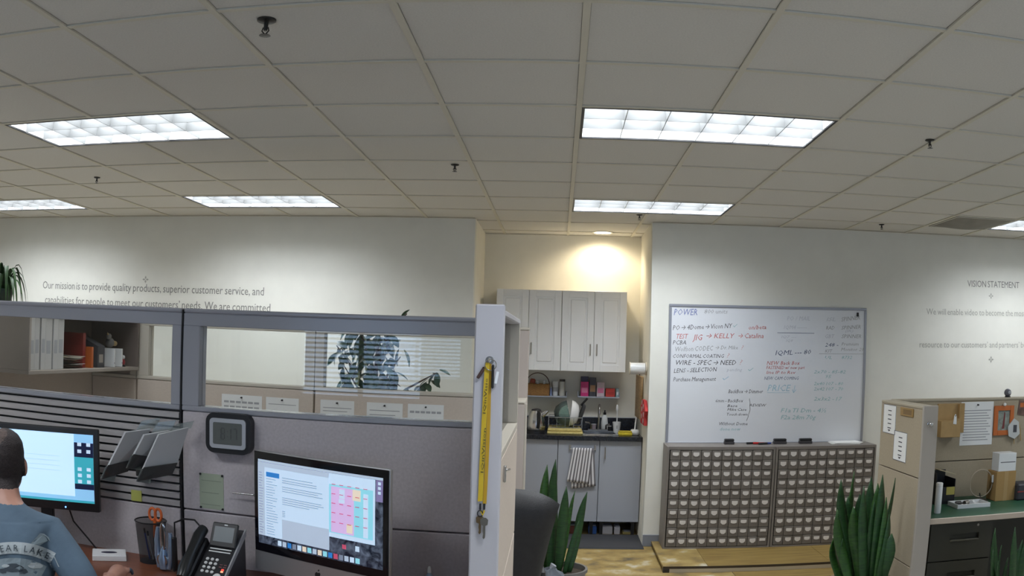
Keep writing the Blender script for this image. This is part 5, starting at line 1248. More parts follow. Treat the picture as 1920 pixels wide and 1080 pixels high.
# ------------------------------------------------------------------ right cubicle
RX0, RX1, RYN, RYF, RT, RCR = 2.015, 2.112, 2.04, 2.72, 1.400, 0.985
t = thing('partition_panel', 'low tan partition with arrow signs beside the tall snake plant', 'partition', (RX0, RYN, 0))
w, d = RX1 - RX0, RYF - RYN
P('top_cap', (-0.002, 0.02, RT - 0.018), (w + 0.002, d, RT), M_railr, 0.004)
P('upper_fabric_tile', (0, 0.02, RCR + 0.003), (w, d, RT - 0.019), M_tanr); P('middle_fabric_tile', (0, 0.02, 0.46), (w, d, RCR - 0.003), M_tanr); P('lower_fabric_tile', (0, 0.02, 0.11), (w, d, 0.454), M_tanr)
P('base_rail', (0.005, 0.02, 0), (w - 0.005, d, 0.108), M_railr)
P('end_post', (-0.001, -0.003, 0), (w + 0.001, 0.02, RT + 0.004), mat('taupe_post', (0.36, 0.325, 0.28), 0.5), 0.004)
kn = aty(1745, 796, RYN - 0.02)
kz = thing('chrome_hook', 'round chrome hook stuck on the end of the low tan partition', 'hook', (kn.x, RYN - 0.004, kn.z))
ob('hook_plate', B().lathe([(0.016, 0), (0.016, 0.004), (0.010, 0.006)], 16, M=Matrix.Rotation(math.pi / 2, 4, 'X')), M_chrome, kz, True)
ob('hook_ball', B().sphere((0, -0.022, 0), 0.015, 14, 10).cyl((0, -0.004, 0), (0, -0.02, 0), 0.006, n=8), M_chrome, kz, True)
t = thing('partition_panel', 'low tan partition behind the green desk, hung with papers and a frame', 'partition', (RX1 + 0.002, RYF, 0))
w, d = XR - 0.02 - RX1, TH
P('top_cap', (0, -0.004, RT - 0.018), (w, d + 0.004, RT), M_railr, 0.004); P('upper_fabric_tile', (0, 0, RCR + 0.003), (w, d, RT - 0.019), M_tanr); P('lower_fabric_tile', (0, 0, 0.11), (w, d, RCR - 0.003), M_tanr); P('base_rail', (0, 0.005, 0), (w, d - 0.005, 0.108), M_railr)
# arrow signs and plate on the face turned to the aisle (x = RX0)
def on_aisle(label, name, pix, m, cat, arrows=None, th=0.0012):
    P3 = [atx(u, v, RX0 - 0.0005) for u, v in pix]
    y0, y1 = min(p.y for p in P3), max(p.y for p in P3); z0, z1 = (P3[2].z + P3[3].z) / 2, (P3[0].z + P3[1].z) / 2
    y0 = max(y0, RYN + 0.025); y1 = min(y1, RYF - 0.01)
    t = thing(name, label, cat, (RX0 - 0.0003, y0, z0)); w, h = y1 - y0, z1 - z0
    return t, w, h
for pix, lab in ((((1658, 758), (1681, 760), (1676, 814), (1656, 811)), 'white sign with a column of arrows at the upper corner of the tan partition'), (((1678, 808), (1701, 811), (1698, 867), (1674, 862)), 'white sign with a column of arrows under the brass plate')):
    t, w, h = on_aisle(lab, 'arrow_sign', pix, M_white, 'sign')
    ob('sheet', B().b2((-0.0014, 0, 0), (-0.0002, w, h)), M_white, t)
    b = B(); fr = 0.003
    for lo, hi in (((0, 0), (w, fr)), ((0, h - fr), (w, h)), ((0, 0), (fr, h)), ((w - fr, 0), (w, h))): b.b2((-0.002, lo[0], lo[1]), (-0.0014, hi[0], hi[1]))
    ob('dark_border', b, mat('slate_print', (0.10, 0.11, 0.15), 0.6), t)
    b = B()
    for k in range(5):
        z = h * (0.80 - 0.15 * k); b.b2((-0.002, w * 0.35, z - 0.003), (-0.0014, w * 0.62, z + 0.003))
    ob('arrow_print', b, M_inkd, t)
    ob('arrow_head', B().prism([(w * 0.38, h * 0.14), (w * 0.60, h * 0.14), (w * 0.49, h * 0.07)], lambda a, c: (-0.002, a, c), (0.0006, 0, 0)), M_inkd, t)
t, w, h = on_aisle('small brass name plate on the tan partition', 'brass_plate', ((1690, 763), (1714, 767), (1712, 782), (1689, 779)), None, 'name plate')
M_brass = mat('brass', (0.42, 0.26, 0.08), 0.35, 0.7)
ob('plate', B().b2((-0.006, 0, 0), (-0.0005, w, h), 0.002), M_brass, t); ob('plate_inlay', B().b2((-0.0066, w * 0.12, h * 0.2), (-0.006, w * 0.75, h * 0.8)), mat('dark_brass', (0.20, 0.12, 0.04), 0.5), t)
# desk
RDZ = 0.742; rdy = 2.055
t = thing('green_desk', 'desk with dark green top and beige edge beside the low partition', 'desk', (RX1 + 0.006, rdy, 0))
w, d = XR - 0.03 - RX1, RYF - rdy - 0.004
ob('desk_top', B().b2((0, 0.012, RDZ - 0.032), (w, d, RDZ), 0.001), mat('dark_green_laminate', (0.018, 0.085, 0.045), 0.45, noise=0.15, scale=12), t)
ob('edge_band', B().b2((0, 0, RDZ - 0.034), (w, 0.0118, RDZ + 0.001), 0.003), mat('beige_edge_band', (0.48, 0.40, 0.32), 0.5), t)
ob('knee_space_panel', B().b2((0.02, d - 0.06, 0.05), (w - 0.03, d - 0.04, RDZ - 0.034)), mat('olive_black_steel', (0.030, 0.028, 0.018), 0.5), t)  # dark panel added across the knee space, standing in for under-desk shade
ob('side_panel', B().b2((w - 0.03, 0.05, 0), (w, d, RDZ - 0.034)), M_railr, t)
M_ped = mat('olive_black_steel', (0.030, 0.028, 0.018), 0.5)
ped1 = xat(1858, 1020, rdy + 0.03)
t = thing('drawer_pedestal', 'dark drawer pedestal under the green desk', 'drawer unit', (RX1 + 0.03, rdy + 0.03, 0))
w, h, d = ped1 - RX1 - 0.03, RDZ - 0.036, 0.56
ob('case', B().b2((0, 0.02, 0), (w, d, h), 0.003), M_ped, t)
dh = h / 3
for k in range(3):
    b = B(); z0, z1 = k * dh + 0.004, (k + 1) * dh - 0.004
    hx0, hx1, hz0, hz1 = w * 0.32, w * 0.78, z0 + dh * 0.52, z0 + dh * 0.68
    b.b2((0.002, 0, z0), (hx0, 0.018, z1)).b2((hx1, 0, z0), (w - 0.002, 0.018, z1)).b2((hx0, 0, z0), (hx1, 0.018, hz0)).b2((hx0, 0, hz1), (hx1, 0.018, z1))
    dr = ob('drawer_front', b, M_ped, t)
    ob('recessed_pull', B().b2((hx0, -0.006, hz0 - 0.008), (hx1, 0.012, hz0 + 0.002), 0.002), mat('olive_pull', (0.06, 0.055, 0.035), 0.45), dr)
ob('key_lock', B().cyl((w * 0.75, 0.0, h - 0.025), (w * 0.75, -0.004, h - 0.025), 0.008, n=12), M_nick, t, True)
# pinned on the back partition
ry = RYF - 0.001
a, c = aty(1758, 757, ry), aty(1805, 817, ry)
t = thing('wooden_wall_pocket', 'tan wooden wall pocket hung on the partition beside the chrome hook', 'wall pocket', (a.x, ry, c.z)); w, h = c.x - a.x, a.z - c.z
M_pk = mat('tan_plywood_pocket', (0.42, 0.27, 0.11), 0.65, noise=0.15, scale=12)
ob('back_board', B().b2((0, -0.012, h * 0.1), (w, 0, h), 0.002), M_pk, t)
ob('front_box', B().b2((0, -0.075, 0), (w * 0.72, -0.0125, h * 0.5), 0.002), M_pk, t)
ob('side_flap', B().b2((w * 0.74, -0.04, h * 0.55), (w * 0.78, -0.0125, h * 0.98)), M_pk, t)
p_ = aty(1790, 786, ry - 0.07)
t = thing('paper_tag', 'small white folded tag on the wooden wall pocket', 'tag', (p_.x, ry - 0.077, p_.z))
ob('tag_sheet', B().prism([(-0.014, -0.03), (0.012, -0.033), (0.010, 0.018), (0.002, 0.035), (-0.008, 0.022)], lambda x, z: (x, 0, z), (0, -0.002, 0)), M_white, t); ob('tag_hole', B().lathe([(0.002, 0), (0.004, 0), (0.004, 0.0006)], 8, (0.002, -0.002, 0.022), Matrix.Rotation(math.pi / 2, 4, 'X')), M_inkd, t)
paper('white printed notice pinned on the low partition between wall pocket and orange frame', 1803, 754, 1859, 833, ry, 12, name='pinned_notice')
a, c = aty(1864, 761, ry), aty(1898, 815, ry)
t = thing('picture_frame', 'orange picture frame hung on the low partition', 'picture frame', ((a.x + c.x) / 2, ry, c.z)); w, h = c.x - a.x, a.z - c.z
M_of = mat('orange_frame', (0.50, 0.13, 0.025), 0.5); e = w * 0.2
ob('frame', B().b2((-w / 2, -0.012, 0), (-w / 2 + e, 0, h), 0.002).b2((w / 2 - e, -0.012, 0), (w / 2, 0, h), 0.002).b2((-w / 2 + e, -0.012, 0), (w / 2 - e, 0, e), 0.002).b2((-w / 2 + e, -0.012, h - e), (w / 2 - e, 0, h), 0.002), M_of, t)
ob('picture', B().b2((-w / 2 + e, -0.004, e), (w / 2 - e, 0, h - e)), mat('grey_green_picture', (0.26, 0.29, 0.25), 0.5, noise=0.4, scale=40), t)
ob('picture_figure', B().prism([(-0.012, e + 0.01), (0.008, e + 0.012), (0.012, h - e - 0.02), (0.004, h - e - 0.006), (-0.004, h * 0.5)], lambda x, z: (x, -0.005, z), (0, 0.001, 0)), mat('dark_red_figure', (0.16, 0.03, 0.03), 0.6), t)
ob('clip', B().sphere((0, -0.012, h + 0.008), 0.012, 10, 8), M_white, t, True)
a = aty(1903, 805, ry - 0.02)
t = thing('badge_holder', 'white badge and straps hanging beside the orange frame', 'badge', (a.x, ry, a.z))
ob('badge', B().prism([(-0.06, 0.02), (-0.01, 0.075), (0.03, 0.05), (0.045, -0.03), (0.0, -0.065), (-0.05, -0.045)], lambda x, z: (x, -0.02, z), (0, 0.012, 0)), mat('pale_grey_plastic', (0.52, 0.53, 0.52), 0.4), t)
ob('badge_photo', B().b2((-0.015, -0.021, -0.02), (0.015, -0.02, 0.03)), M_inkd, t)
ob('strap', B().tube([(0.03, -0.012, 0.05), (0.05, -0.012, 0.0), (0.06, -0.012, -0.08)], 0.004, 6).tube([(0.0, -0.012, -0.06), (0.005, -0.012, -0.10)], 0.003, 6), mat('tan_strap', (0.40, 0.25, 0.08), 0.7), t, True)
a = aty(1917, 765, ry - 0.01)
t = thing('photo_print', 'small brown photo print pinned above the hanging badge', 'photo', (a.x, ry, a.z))
ob('print_sheet', B().box((0.01, -0.002, 0), (0.08, 0.002, 0.10), rot=(0, 0.12, 0)), mat('brown_photo', (0.16, 0.09, 0.07), 0.4, noise=0.6, scale=25), t); ob('print_spot', B().box((0.0, -0.0035, 0.02), (0.03, 0.001, 0.03)), M_of, t)
a = aty(1890, 743, RYF + 0.03)
t = thing('desk_webcam', 'round grey webcam standing on top of the low partition', 'webcam', (a.x, RYF + 0.035, RT))
ob('foot', B().lathe([(0.022, 0), (0.022, 0.006), (0.008, 0.010)], 16), M_dark, t, True); ob('body', B().sphere((0, 0, 0.030), 0.027, 16, 12), mat('grey_webcam', (0.14, 0.14, 0.16), 0.35), t, True)
ob('lens', B().lathe([(0.012, 0), (0.011, 0.004), (0.004, 0.005)], 14, (0, -0.025, 0.032), Matrix.Rotation(math.pi / 2, 4, 'X')), M_silver, t, True)
# things on the green desk
def on_desk(u, v, y): return xat(u, v, y)
y = 2.22; x = on_desk(1759, 930, y); h = aty(1759, 905, y).z - RDZ
t = thing('white_canister', 'slim white canister standing on the green desk by the partition end', 'canister', (x + 0.004, y, RDZ))
ob('canister_body', B().lathe([(0.020, 0), (0.022, 0.004), (0.022, h * 0.9), (0.021, h * 0.91)], 18), M_wp, t, True); ob('canister_cap', B().lathe([(0.0225, h * 0.91), (0.0225, h * 0.98), (0.018, h)], 18), M_white, t, True)
y = 2.48; x0, x1 = on_desk(1756, 900, y), on_desk(1792, 900, y); h = aty(1770, 887, y).z - RDZ
t = thing('dark_bin', 'dark open parts bin on the green desk behind the white canister', 'bin', (x0, y, RDZ)); w = x1 - x0
ob('bin_shell', B().b2((0, 0, 0), (w, 0.16, 0.004)).b2((0, 0, 0.004), (0.004, 0.16, h)).b2((w - 0.004, 0, 0.004), (w, 0.16, h * 0.8)).b2((0.004, 0.156, 0.004), (w - 0.004, 0.16, h)).b2((0.004, 0, 0.004), (w - 0.004, 0.004, h * 0.55)), M_blackp, t)
ob('bin_flap', B().box((w * 0.6, 0.08, h + 0.002), (w * 0.9, 0.14, 0.004), rot=(0, 0.25, 0)), mat('cardboard_flap', (0.45, 0.38, 0.24), 0.7), t)
ob('yellow_tag', B().b2((w * 0.55, -0.002, h * 0.3), (w * 0.98, -0.0005, h * 0.55)), mat('yellow_tag', (0.40, 0.34, 0.08), 0.7), t)
y = 2.30; x0, x1 = on_desk(1797, 935, y), on_desk(1858, 935, y)
t = thing('white_tray', 'shallow white tray with small parts on the green desk', 'tray', (x0, y, RDZ)); w = x1 - x0
ob('tray_floor', B().b2((0, 0, 0.0005), (w, 0.15, 0.005)), M_wp, t)
ob('tray_rim', B().b2((0, 0, 0.005), (w, 0.006, 0.026), 0.001).b2((0, 0.144, 0.005), (w, 0.15, 0.026), 0.001).b2((0, 0.006, 0.005), (0.006, 0.144, 0.026)).b2((w - 0.006, 0.006, 0.005), (w, 0.144, 0.026)), M_wp, t)
for i, (dx, m, lab) in enumerate(((0.04, M_dark, 'dark metal coil in the white tray'), (0.10, M_nick, 'dull metal fitting in the middle of the white tray'), (0.145, M_wp, 'white plastic plug in the white tray'))):
    tt = thing('small_part', lab, 'part', (x0 + dx, y + 0.075, RDZ + 0.0055), 0.4 * i)
    ob('part_body', B().cyl((-0.018, 0, 0.016), (0.018, 0, 0.016), 0.015, n=12), m, tt, True); ob('part_pin', B().cyl((0.018, 0, 0.016), (0.036, 0, 0.016), 0.006, n=8), M_dark, tt, True)
y = 2.50; xc = on_desk(1841, 905, y); ht = aty(1843, 881, y).z - RDZ
t = thing('ring_magnifier', 'clear ring magnifier on a wire leaning over the white tray', 'magnifier', (xc, y, RDZ))
r_ = (xat(1864, 905, y) - xat(1822, 905, y)) / 2
rot = Matrix.Rotation(math.radians(75), 4, 'X')
ob('ring', B().tube([Vector((r_ * math.cos(k * math.pi / 16), 0.01, ht - r_ + r_ * math.sin(k * math.pi / 16))) for k in range(32)], 0.004, 6, closed=True), mat('tan_wire', (0.36, 0.30, 0.22), 0.5), t, True)
ob('lens', B().lathe([(0.003, 0), (r_ * 0.98, 0), (r_ * 0.98, 0.002), (0.003, 0.002)], 28, (0, 0.011, ht - r_), Matrix.Rotation(math.pi / 2, 4, 'X')), glass('thin_lens', (0.95, 0.94, 0.92), 0.02, 1.3), t)
ob('foot', B().lathe([(0.05, 0.0), (0.05, 0.01), (0.02, 0.02)], 20).tube([(0, 0, 0.015), (0.0, 0.02, 0.05), (0.0, 0.012, ht - 2 * r_ + 0.004)], 0.005, 6), M_dark, t, True)
ob('white_clip', B().box((r_ * 0.95, 0.0, ht - r_ * 0.7), (0.012, 0.014, 0.05), 0.003), M_wp, t)
y = 2.46; x0, x1 = on_desk(1868, 905, y), on_desk(1904, 905, y); hb = aty(1886, 884, y).z - RDZ; hc = aty(1888, 850, y).z - RDZ
t = thing('cardboard_box', 'tan cardboard box on the green desk below the white carton', 'box', (x0, y, RDZ)); w = x1 - x0
ob('carton', B().b2((0, 0, 0), (w, 0.13, hb), 0.002), mat('tan_cardboard', (0.36, 0.22, 0.08), 0.8), t); ob('tape', B().b2((w * 0.4, -0.0006, 0), (w * 0.6, 0, hb)), mat('tan_tape', (0.40, 0.26, 0.11), 0.4), t)
t = thing('white_carton', 'small white carton standing on the tan cardboard box', 'box', (x0 + 0.012, y + 0.005, RDZ + hb + 0.0005)); w -= 0.016; h = hc - hb
ob('carton', B().b2((0, 0, 0), (w, 0.10, h), 0.002), M_wp, t); ob('lid_seam', B().b2((w * 0.1, -0.0006, h * 0.48), (w * 0.95, 0, h * 0.52)), M_inkd, t)
y = 2.42; x0 = on_desk(1903, 915, y); h = aty(1910, 908, y).z - RDZ
t = thing('dark_case', 'dark case with red edge on the green desk beside the cardboard box', 'case', (x0 + 0.024, y, RDZ))
ob('case_body', B().b2((0, 0, 0), (0.22, 0.14, h), 0.01), M_navy, t); ob('red_edge', B().b2((0.0, -0.001, h * 0.5), (0.22, 0, h * 0.58)), mat('dull_red', (0.2, 0.03, 0.03), 0.5), t)
# ------------------------------------------------------------------ plants
def leaf_mat(name, c1, c2, scale=18, stretch=(1, 1, 6), rough=0.45):
    return mat(name, c1, rough, noise=0.5, scale=scale, col2=c2, stretch=stretch)
M_snake = leaf_mat('snake_plant_leaf', (0.022, 0.080, 0.016), (0.008, 0.034, 0.011))
M_snake2 = leaf_mat('snake_plant_leaf_light', (0.038, 0.115, 0.018), (0.013, 0.05, 0.012))
M_soil = mat('potting_soil', (0.05, 0.035, 0.022), 0.95, noise=0.5, scale=60, bump=0.8, bscale=90)
M_potg = mat('grey_ceramic_pot', (0.16, 0.15, 0.14), 0.5)
def blade(base, tip, w, bend, twist, m, par, name='leaf'):
    """stiff lance-shaped leaf from base to tip (world points), folded along its middle"""
    o = Vector(par.location); base, tip = Vector(base) - o, Vector(tip) - o
    ax = tip - base; L_ = ax.length; ax.normalize()
    side = Vector((math.cos(twist), math.sin(twist), 0)); side = (side - ax * side.dot(ax)).normalized(); nrm = ax.cross(side)
    b = B(); rows = []; N_ = 11
    for k in range(N_):
        s = k / (N_ - 1)
        wd = w * 0.5 * (0.55 + 1.15 * s - 0.6 * s * s) * (1 - max(0, (s - 0.55) / 0.45) ** 2.2) + 0.0006
        c = base + ax * (L_ * s) + nrm * (bend * math.sin(math.pi * s)) + side * (0.25 * bend * math.sin(2 * math.pi * s))
        ws = side * math.cos(0.5 * s) + nrm * math.sin(0.5 * s)
        nn = ax.cross(ws)
        rows.append([b.bm.verts.new(c + ws * (wd * q) + nn * (abs(q) * wd * 0.30)) for q in (-1, -0.5, 0, 0.5, 1)])
    for k in range(N_ - 1):
        for j in range(4): b.bm.faces.new((rows[k][j], rows[k][j + 1], rows[k + 1][j + 1], rows[k + 1][j]))
    me = b.mesh(name, m, True)
    ob_ = link(name, me, par); md = ob_.modifiers.new('s', 'SOLIDIFY'); md.thickness = 0.004; md.offset = 0
    return ob_
def pot(t, r, h, m):
    ob('pot', B().lathe([(r * 0.72, 0), (r * 0.76, 0.006), (r * 0.98, h), (r * 1.04, h), (r * 1.04, h + 0.02), (r * 0.95, h + 0.02), (r * 0.93, h - 0.015)], 28, caps=False).lathe([(0.001, 0), (r * 0.72, 0.0)], 28, caps=False), m, t, True)
    ob('soil', B().lathe([(0.002, h - 0.012), (r * 0.5, h - 0.008), (r * 0.945, h - 0.014)], 24, caps=False), M_soil, t, True)
rnd = random.Random(11)
# snake plant beside the office chair
sy = 2.86
pz = aty(1066, 1070, sy).z
pcx = xat(1050, 1056, sy)
t = thing('snake_plant', 'sparse snake plant in a grey pot beside the black office chair', 'plant', (pcx, sy, 0))
pot(t, 0.17, pz, M_potg)
for i, (u0, u1, v1, wp, bd) in enumerate([(1012, 1026, 871, 21, 0.012), (1033, 1042, 861, 19, 0.03), (1046, 1062, 912, 20, -0.01), (1050, 1078, 920, 9, 0.015), (1066, 1101, 922, 16, 0.02), (1030, 1040, 962, 18, 0.0), (1018, 1012, 935, 16, 0.0), (1058, 1086, 975, 12, -0.01), (1040, 1052, 985, 16, 0.0), (1024, 1030, 1000, 18, 0.01)]):
    yb = sy + 0.05 * math.sin(i * 2.4); b_ = aty(u0, 1064, yb); b_.z = pz - 0.018; b_.x = max(pcx - 0.13, min(pcx + 0.13, b_.x))
    blade(b_, aty(u1, v1, yb + 0.06 * math.cos(i * 1.7)), wp / 1618 * (sy + 2.479), bd, 0.3 * math.sin(i * 3.1), M_snake if i % 3 else M_snake2, t)
# dense snake plant before the drawer cabinets
sy = 2.16; pcx = xat(1617, 1075, sy)
t = thing('snake_plant', 'dense tall snake plant in front of the drawer cabinets', 'plant', (pcx, sy, 0))
pot(t, 0.19, 0.36, mat('tan_pot', (0.28, 0.20, 0.13), 0.6))
tips = [(1577, 899), (1602, 883), (1620, 911), (1634, 894), (1646, 906), (1655, 890), (1679, 896), (1570, 955), (1590, 930), (1612, 925), (1662, 932), (1586, 965), (1640, 940), (1600, 950), (1626, 960), (1668, 960), (1567, 1000), (1655, 985), (1672, 1000), (1608, 985), (1580, 1010), (1640, 1010)]
for i, (u1, v1) in enumerate(tips):
    yb = sy + 0.09 * math.sin(i * 2.39); f_ = (u1 - 1620) / 60
    tip = aty(u1, v1, yb - 0.03 * math.cos(i))
    blade((pcx + 0.10 * f_ + 0.02 * math.sin(i * 5), yb, 0.34), tip, rnd.uniform(0.068, 0.09), -0.03 * f_, 0.5 * math.sin(i * 1.3), M_snake2 if i % 3 == 1 else M_snake, t)
# snake plant in front of the green desk
sy = 1.72; pcx = xat(1893, 1075, sy)
t = thing('snake_plant', 'low snake plant in the shade in front of the green desk', 'plant', (pcx, sy, 0))
pot(t, 0.16, 0.26, M_potg)
for i, (u1, v1) in enumerate([(1866, 990), (1878, 1022), (1903, 988), (1917, 1012), (1890, 1045), (1862, 1030), (1908, 1030), (1930, 990), (1872, 1052)]):
    yb = sy + 0.05 * math.sin(i * 2.2); f_ = (u1 - 1893) / 40
    blade((pcx + 0.07 * f_, yb, 0.24), aty(u1, v1, yb), rnd.uniform(0.05, 0.065), -0.02 * f_, 0.4 * math.sin(i * 1.7), M_snake, t)
# fig tree behind the far glazing
M_fic = leaf_mat('fig_leaf', (0.020, 0.075, 0.030), (0.010, 0.040, 0.022), 9, (1, 1, 1), 0.3)
M_fic2 = leaf_mat('fig_leaf_pale', (0.30, 0.34, 0.20), (0.16, 0.22, 0.10), 9, (1, 1, 1), 0.4)
M_bark = mat('grey_brown_bark', (0.10, 0.07, 0.045), 0.9, noise=0.4, scale=30)
fyy = 3.45
tx = xat(705, 700, fyy)
t = thing('fig_tree', 'leafy potted fig tree standing behind the tan glazed partition', 'plant', (tx, fyy, 0))
pot(t, 0.20, 0.34, mat('terracotta', (0.30, 0.12, 0.06), 0.7))
ob('trunk', B().tube([(0, 0, 0.33), (0.015, 0.01, 0.8), (-0.01, 0, 1.25), (0.01, 0, 1.75)], [0.028, 0.024, 0.02, 0.012], 10), M_bark, t, True)
brs = [((-0.01, 0, 1.1), (-0.22, -0.05, 1.52)), ((0.0, 0, 1.2), (-0.30, 0.03, 1.66)), ((0.0, 0, 1.25), (0.18, -0.05, 1.60)), ((0, 0, 1.15), (0.44, -0.06, 1.50)), ((0, 0, 1.45), (-0.12, -0.10, 1.78)), ((0.01, 0, 1.5), (0.14, 0.06, 1.80)), ((0.01, 0, 1.6), (0.21, -0.02, 1.90))]
for p0, p1 in brs:
    p0, p1 = Vector(p0), Vector(p1); md_ = (p0 + p1) / 2 + Vector((0, 0, 0.05))
    ob('branch', B().tube([p0, md_, p1], [0.012, 0.008, 0.004], 6), M_bark, t, True)
def leaf_mesh(m):
    b = B(); L_, W_ = 0.085, 0.040; rows = []
    for k in range(6):
        s = k / 5; wd = W_ * 0.5 * math.sin(math.pi * min(1, s * 0.93 + 0.05)) ** 0.8
        rows.append([b.bm.verts.new((s * L_, q * wd, -0.018 * s * s + abs(q) * wd * 0.25)) for q in (-1, 0, 1)])
    for k in range(5):
        for j in range(2): b.bm.faces.new((rows[k][j], rows[k][j + 1], rows[k + 1][j + 1], rows[k + 1][j]))
    return b.mesh('leaf', m, True)
lm = [leaf_mesh(M_fic), leaf_mesh(M_fic), leaf_mesh(M_fic2)]
rnd = random.Random(5)
def put_leaf(p, sc=1.0, dark=None):
    o = link('leaf', lm[(1 if rnd.random() < 0.93 else 2) if dark is None else 0], t, p, (rnd.uniform(-0.7, 0.7), rnd.uniform(0.2, 1.2), rnd.uniform(0, 6.28)))
    s = rnd.uniform(1.05, 1.55) * sc; o.scale = (s, s, s)
for i in range(262):
    # crown volume narrowing downward
    z = rnd.uniform(1.18, 1.84); half = 0.10 + 0.15 * min(1, (z - 1.1) / 0.45)
    if z > 1.72: half *= 0.7
    a_ = rnd.uniform(0, 6.28); r_ = half * math.sqrt(rnd.random())
    put_leaf((-0.05 + r_ * math.cos(a_), r_ * math.sin(a_) * 0.8, z))
for i in range(24):
    s = rnd.uniform(0.45, 1.0); put_leaf((0.44 * s + rnd.uniform(-0.03, 0.03), -0.06 * s, 1.15 + 0.36 * s + rnd.uniform(-0.05, 0.02)), 0.9, True)
put_leaf(aty(768, 581, fyy) - Vector((tx, fyy, 0)), 0.8, True)
# trailing plant on the overhead shelf
hx, hy = -3.075, 1.42
t = thing('arching_plant', 'dark arching strap-leaved plant on top of the overhead shelf', 'plant', (hx, hy, TOP - 0.008))
pot(t, 0.06, 0.07, mat('dark_green_pot', (0.03, 0.05, 0.03), 0.5))
M_strap = leaf_mat('dark_strap_leaf', (0.014, 0.04, 0.012), (0.035, 0.09, 0.02))
for i in range(30):
    a_ = i * 2.4; reach = 0.11 + 0.06 * ((i * 7) % 5) / 4; hgt = 0.19 + 0.02 * ((i * 3) % 7)
    pts = [(0.02 * math.cos(a_), 0.02 * math.sin(a_), 0.06), (0.4 * reach * math.cos(a_), 0.4 * reach * math.sin(a_), hgt), (0.8 * reach * math.cos(a_), 0.8 * reach * math.sin(a_), hgt * 0.9), (reach * math.cos(a_), reach * math.sin(a_), 0.012)]
    b = B(); rows = []
    for k in range(9):
        s = k / 8; p = Vector()
        for j, cf in enumerate(((1 - s) ** 3, 3 * s * (1 - s) ** 2, 3 * s * s * (1 - s), s ** 3)): p += Vector(pts[j]) * cf
        wd = 0.014 * (1 - s ** 3) + 0.001; sd = Vector((-math.sin(a_), math.cos(a_), 0)) * wd
        rows.append([b.bm.verts.new(p - sd), b.bm.verts.new(p + Vector((0, 0, -wd * 0.4))), b.bm.verts.new(p + sd)])
    for k in range(8):
        for j in range(2): b.bm.faces.new((rows[k][j], rows[k][j + 1], rows[k + 1][j + 1], rows[k + 1][j]))
    ob('leaf', b, M_strap, t, True)

# ------------------------------------------------------------------ black office chair
M_lea = mat('black_leather', (0.020, 0.019, 0.020), 0.5, noise=0.2, scale=40, bump=0.25, bscale=180)
cyy = 1.22
zt_ = aty(985, 917, cyy).z
xr = xat(1036, 935, cyy)
oc = thing('office_chair', 'black leather office chair behind the lanyard partition', 'chair', (xr - 0.24, cyy + 0.05, 0), math.radians(12))
def padded(w0, w1, h, th, z0, y0, lean, bow=0.03):
    b = B(); nx, nz = 14, 14
    def pt(a, c, side):
        u = 2 * a - 1; hw = (w0 + (w1 - w0) * c) / 2
        z = z0 + h * c - (0.07 * h / 0.6) * (abs(u) ** 3.2) * c ** 3
        edge = (1 - abs(u) ** 4) * (1 - (abs(2 * c - 1)) ** 5)
        return (u * hw, y0 + lean * c + bow * u * u * (-1) + side * th / 2 * max(0.0, edge) ** 0.55, z)
    for sd in (-1, 1): b.grid(lambda a, c: pt(a, c, sd), nx, nz)
    bmesh.ops.remove_doubles(b.bm, verts=list(b.bm.verts), dist=0.0008)
    return b
ob('backrest', padded(0.34, 0.52, zt_ - 0.52, 0.16, 0.52, 0.0, -0.06), M_lea, oc, True)
ob('seat', B().box((0, 0.27, 0.46), (0.52, 0.52, 0.11), 0.045, seg=3), M_lea, oc, True)
for s in (-1, 1): ob('armrest', B().tube([(s * 0.25, 0.22, 0.47), (s * 0.25, 0.22, 0.62), (s * 0.25, 0.28, 0.64), (s * 0.25, 0.44, 0.63), (s * 0.25, 0.48, 0.46)], 0.022, 8), M_blackp, oc, True)
ob('gas_column', B().cyl((0, 0.27, 0.07), (0, 0.27, 0.41), 0.03, n=14), M_blackp, oc, True)
for k in range(5):
    an = k * 2 * math.pi / 5 + 0.3; e = Vector((0.30 * math.cos(an), 0.27 + 0.30 * math.sin(an), 0.075))
    lg_ = ob('base_leg', B().tube([(0, 0.27, 0.11), e], [0.028, 0.018], 8), M_blackp, oc, True)
    ob('caster', B().cyl(e + Vector((-0.012, 0, -0.046)), e + Vector((0.012, 0, -0.046)), 0.028, n=14), M_blackp, lg_, True)
# crumpled clear bag beside the pot
by_ = 2.50; q = aty(1033, 1069, by_)
bg = thing('plastic_bag', 'crumpled clear plastic bag in front of the snake plant pot', 'bag', (q.x, by_, 0))
rr = random.Random(9)
b = B().sphere((0, 0, 0), 1.0, 22, 14)
zb_ = q.z + 0.015
for v in b.bm.verts:
    k = 1 + 0.16 * math.sin(9 * v.co.x + 4 * v.co.z) * math.cos(8 * v.co.y + 3) + rr.uniform(-0.06, 0.06)
    v.co = Vector((v.co.x * 0.12 * k, v.co.y * 0.10 * k, zb_ / 2 + v.co.z * zb_ / 2 * min(1.05, k)))
    v.co.z = max(0.001, v.co.z)
ob('bag_film', b, glass('crumpled_film', (0.55, 0.60, 0.66), 0.12, 1.5, cover=0.45, ccol=(0.30, 0.33, 0.37)), bg, True)
ob('bag_knot', B().cyl((0, 0, zb_ - 0.005), (0.015, 0, zb_ + 0.02), 0.012, 0.02, 8), mat('grey_film_knot', (0.40, 0.43, 0.47), 0.3), bg, True)

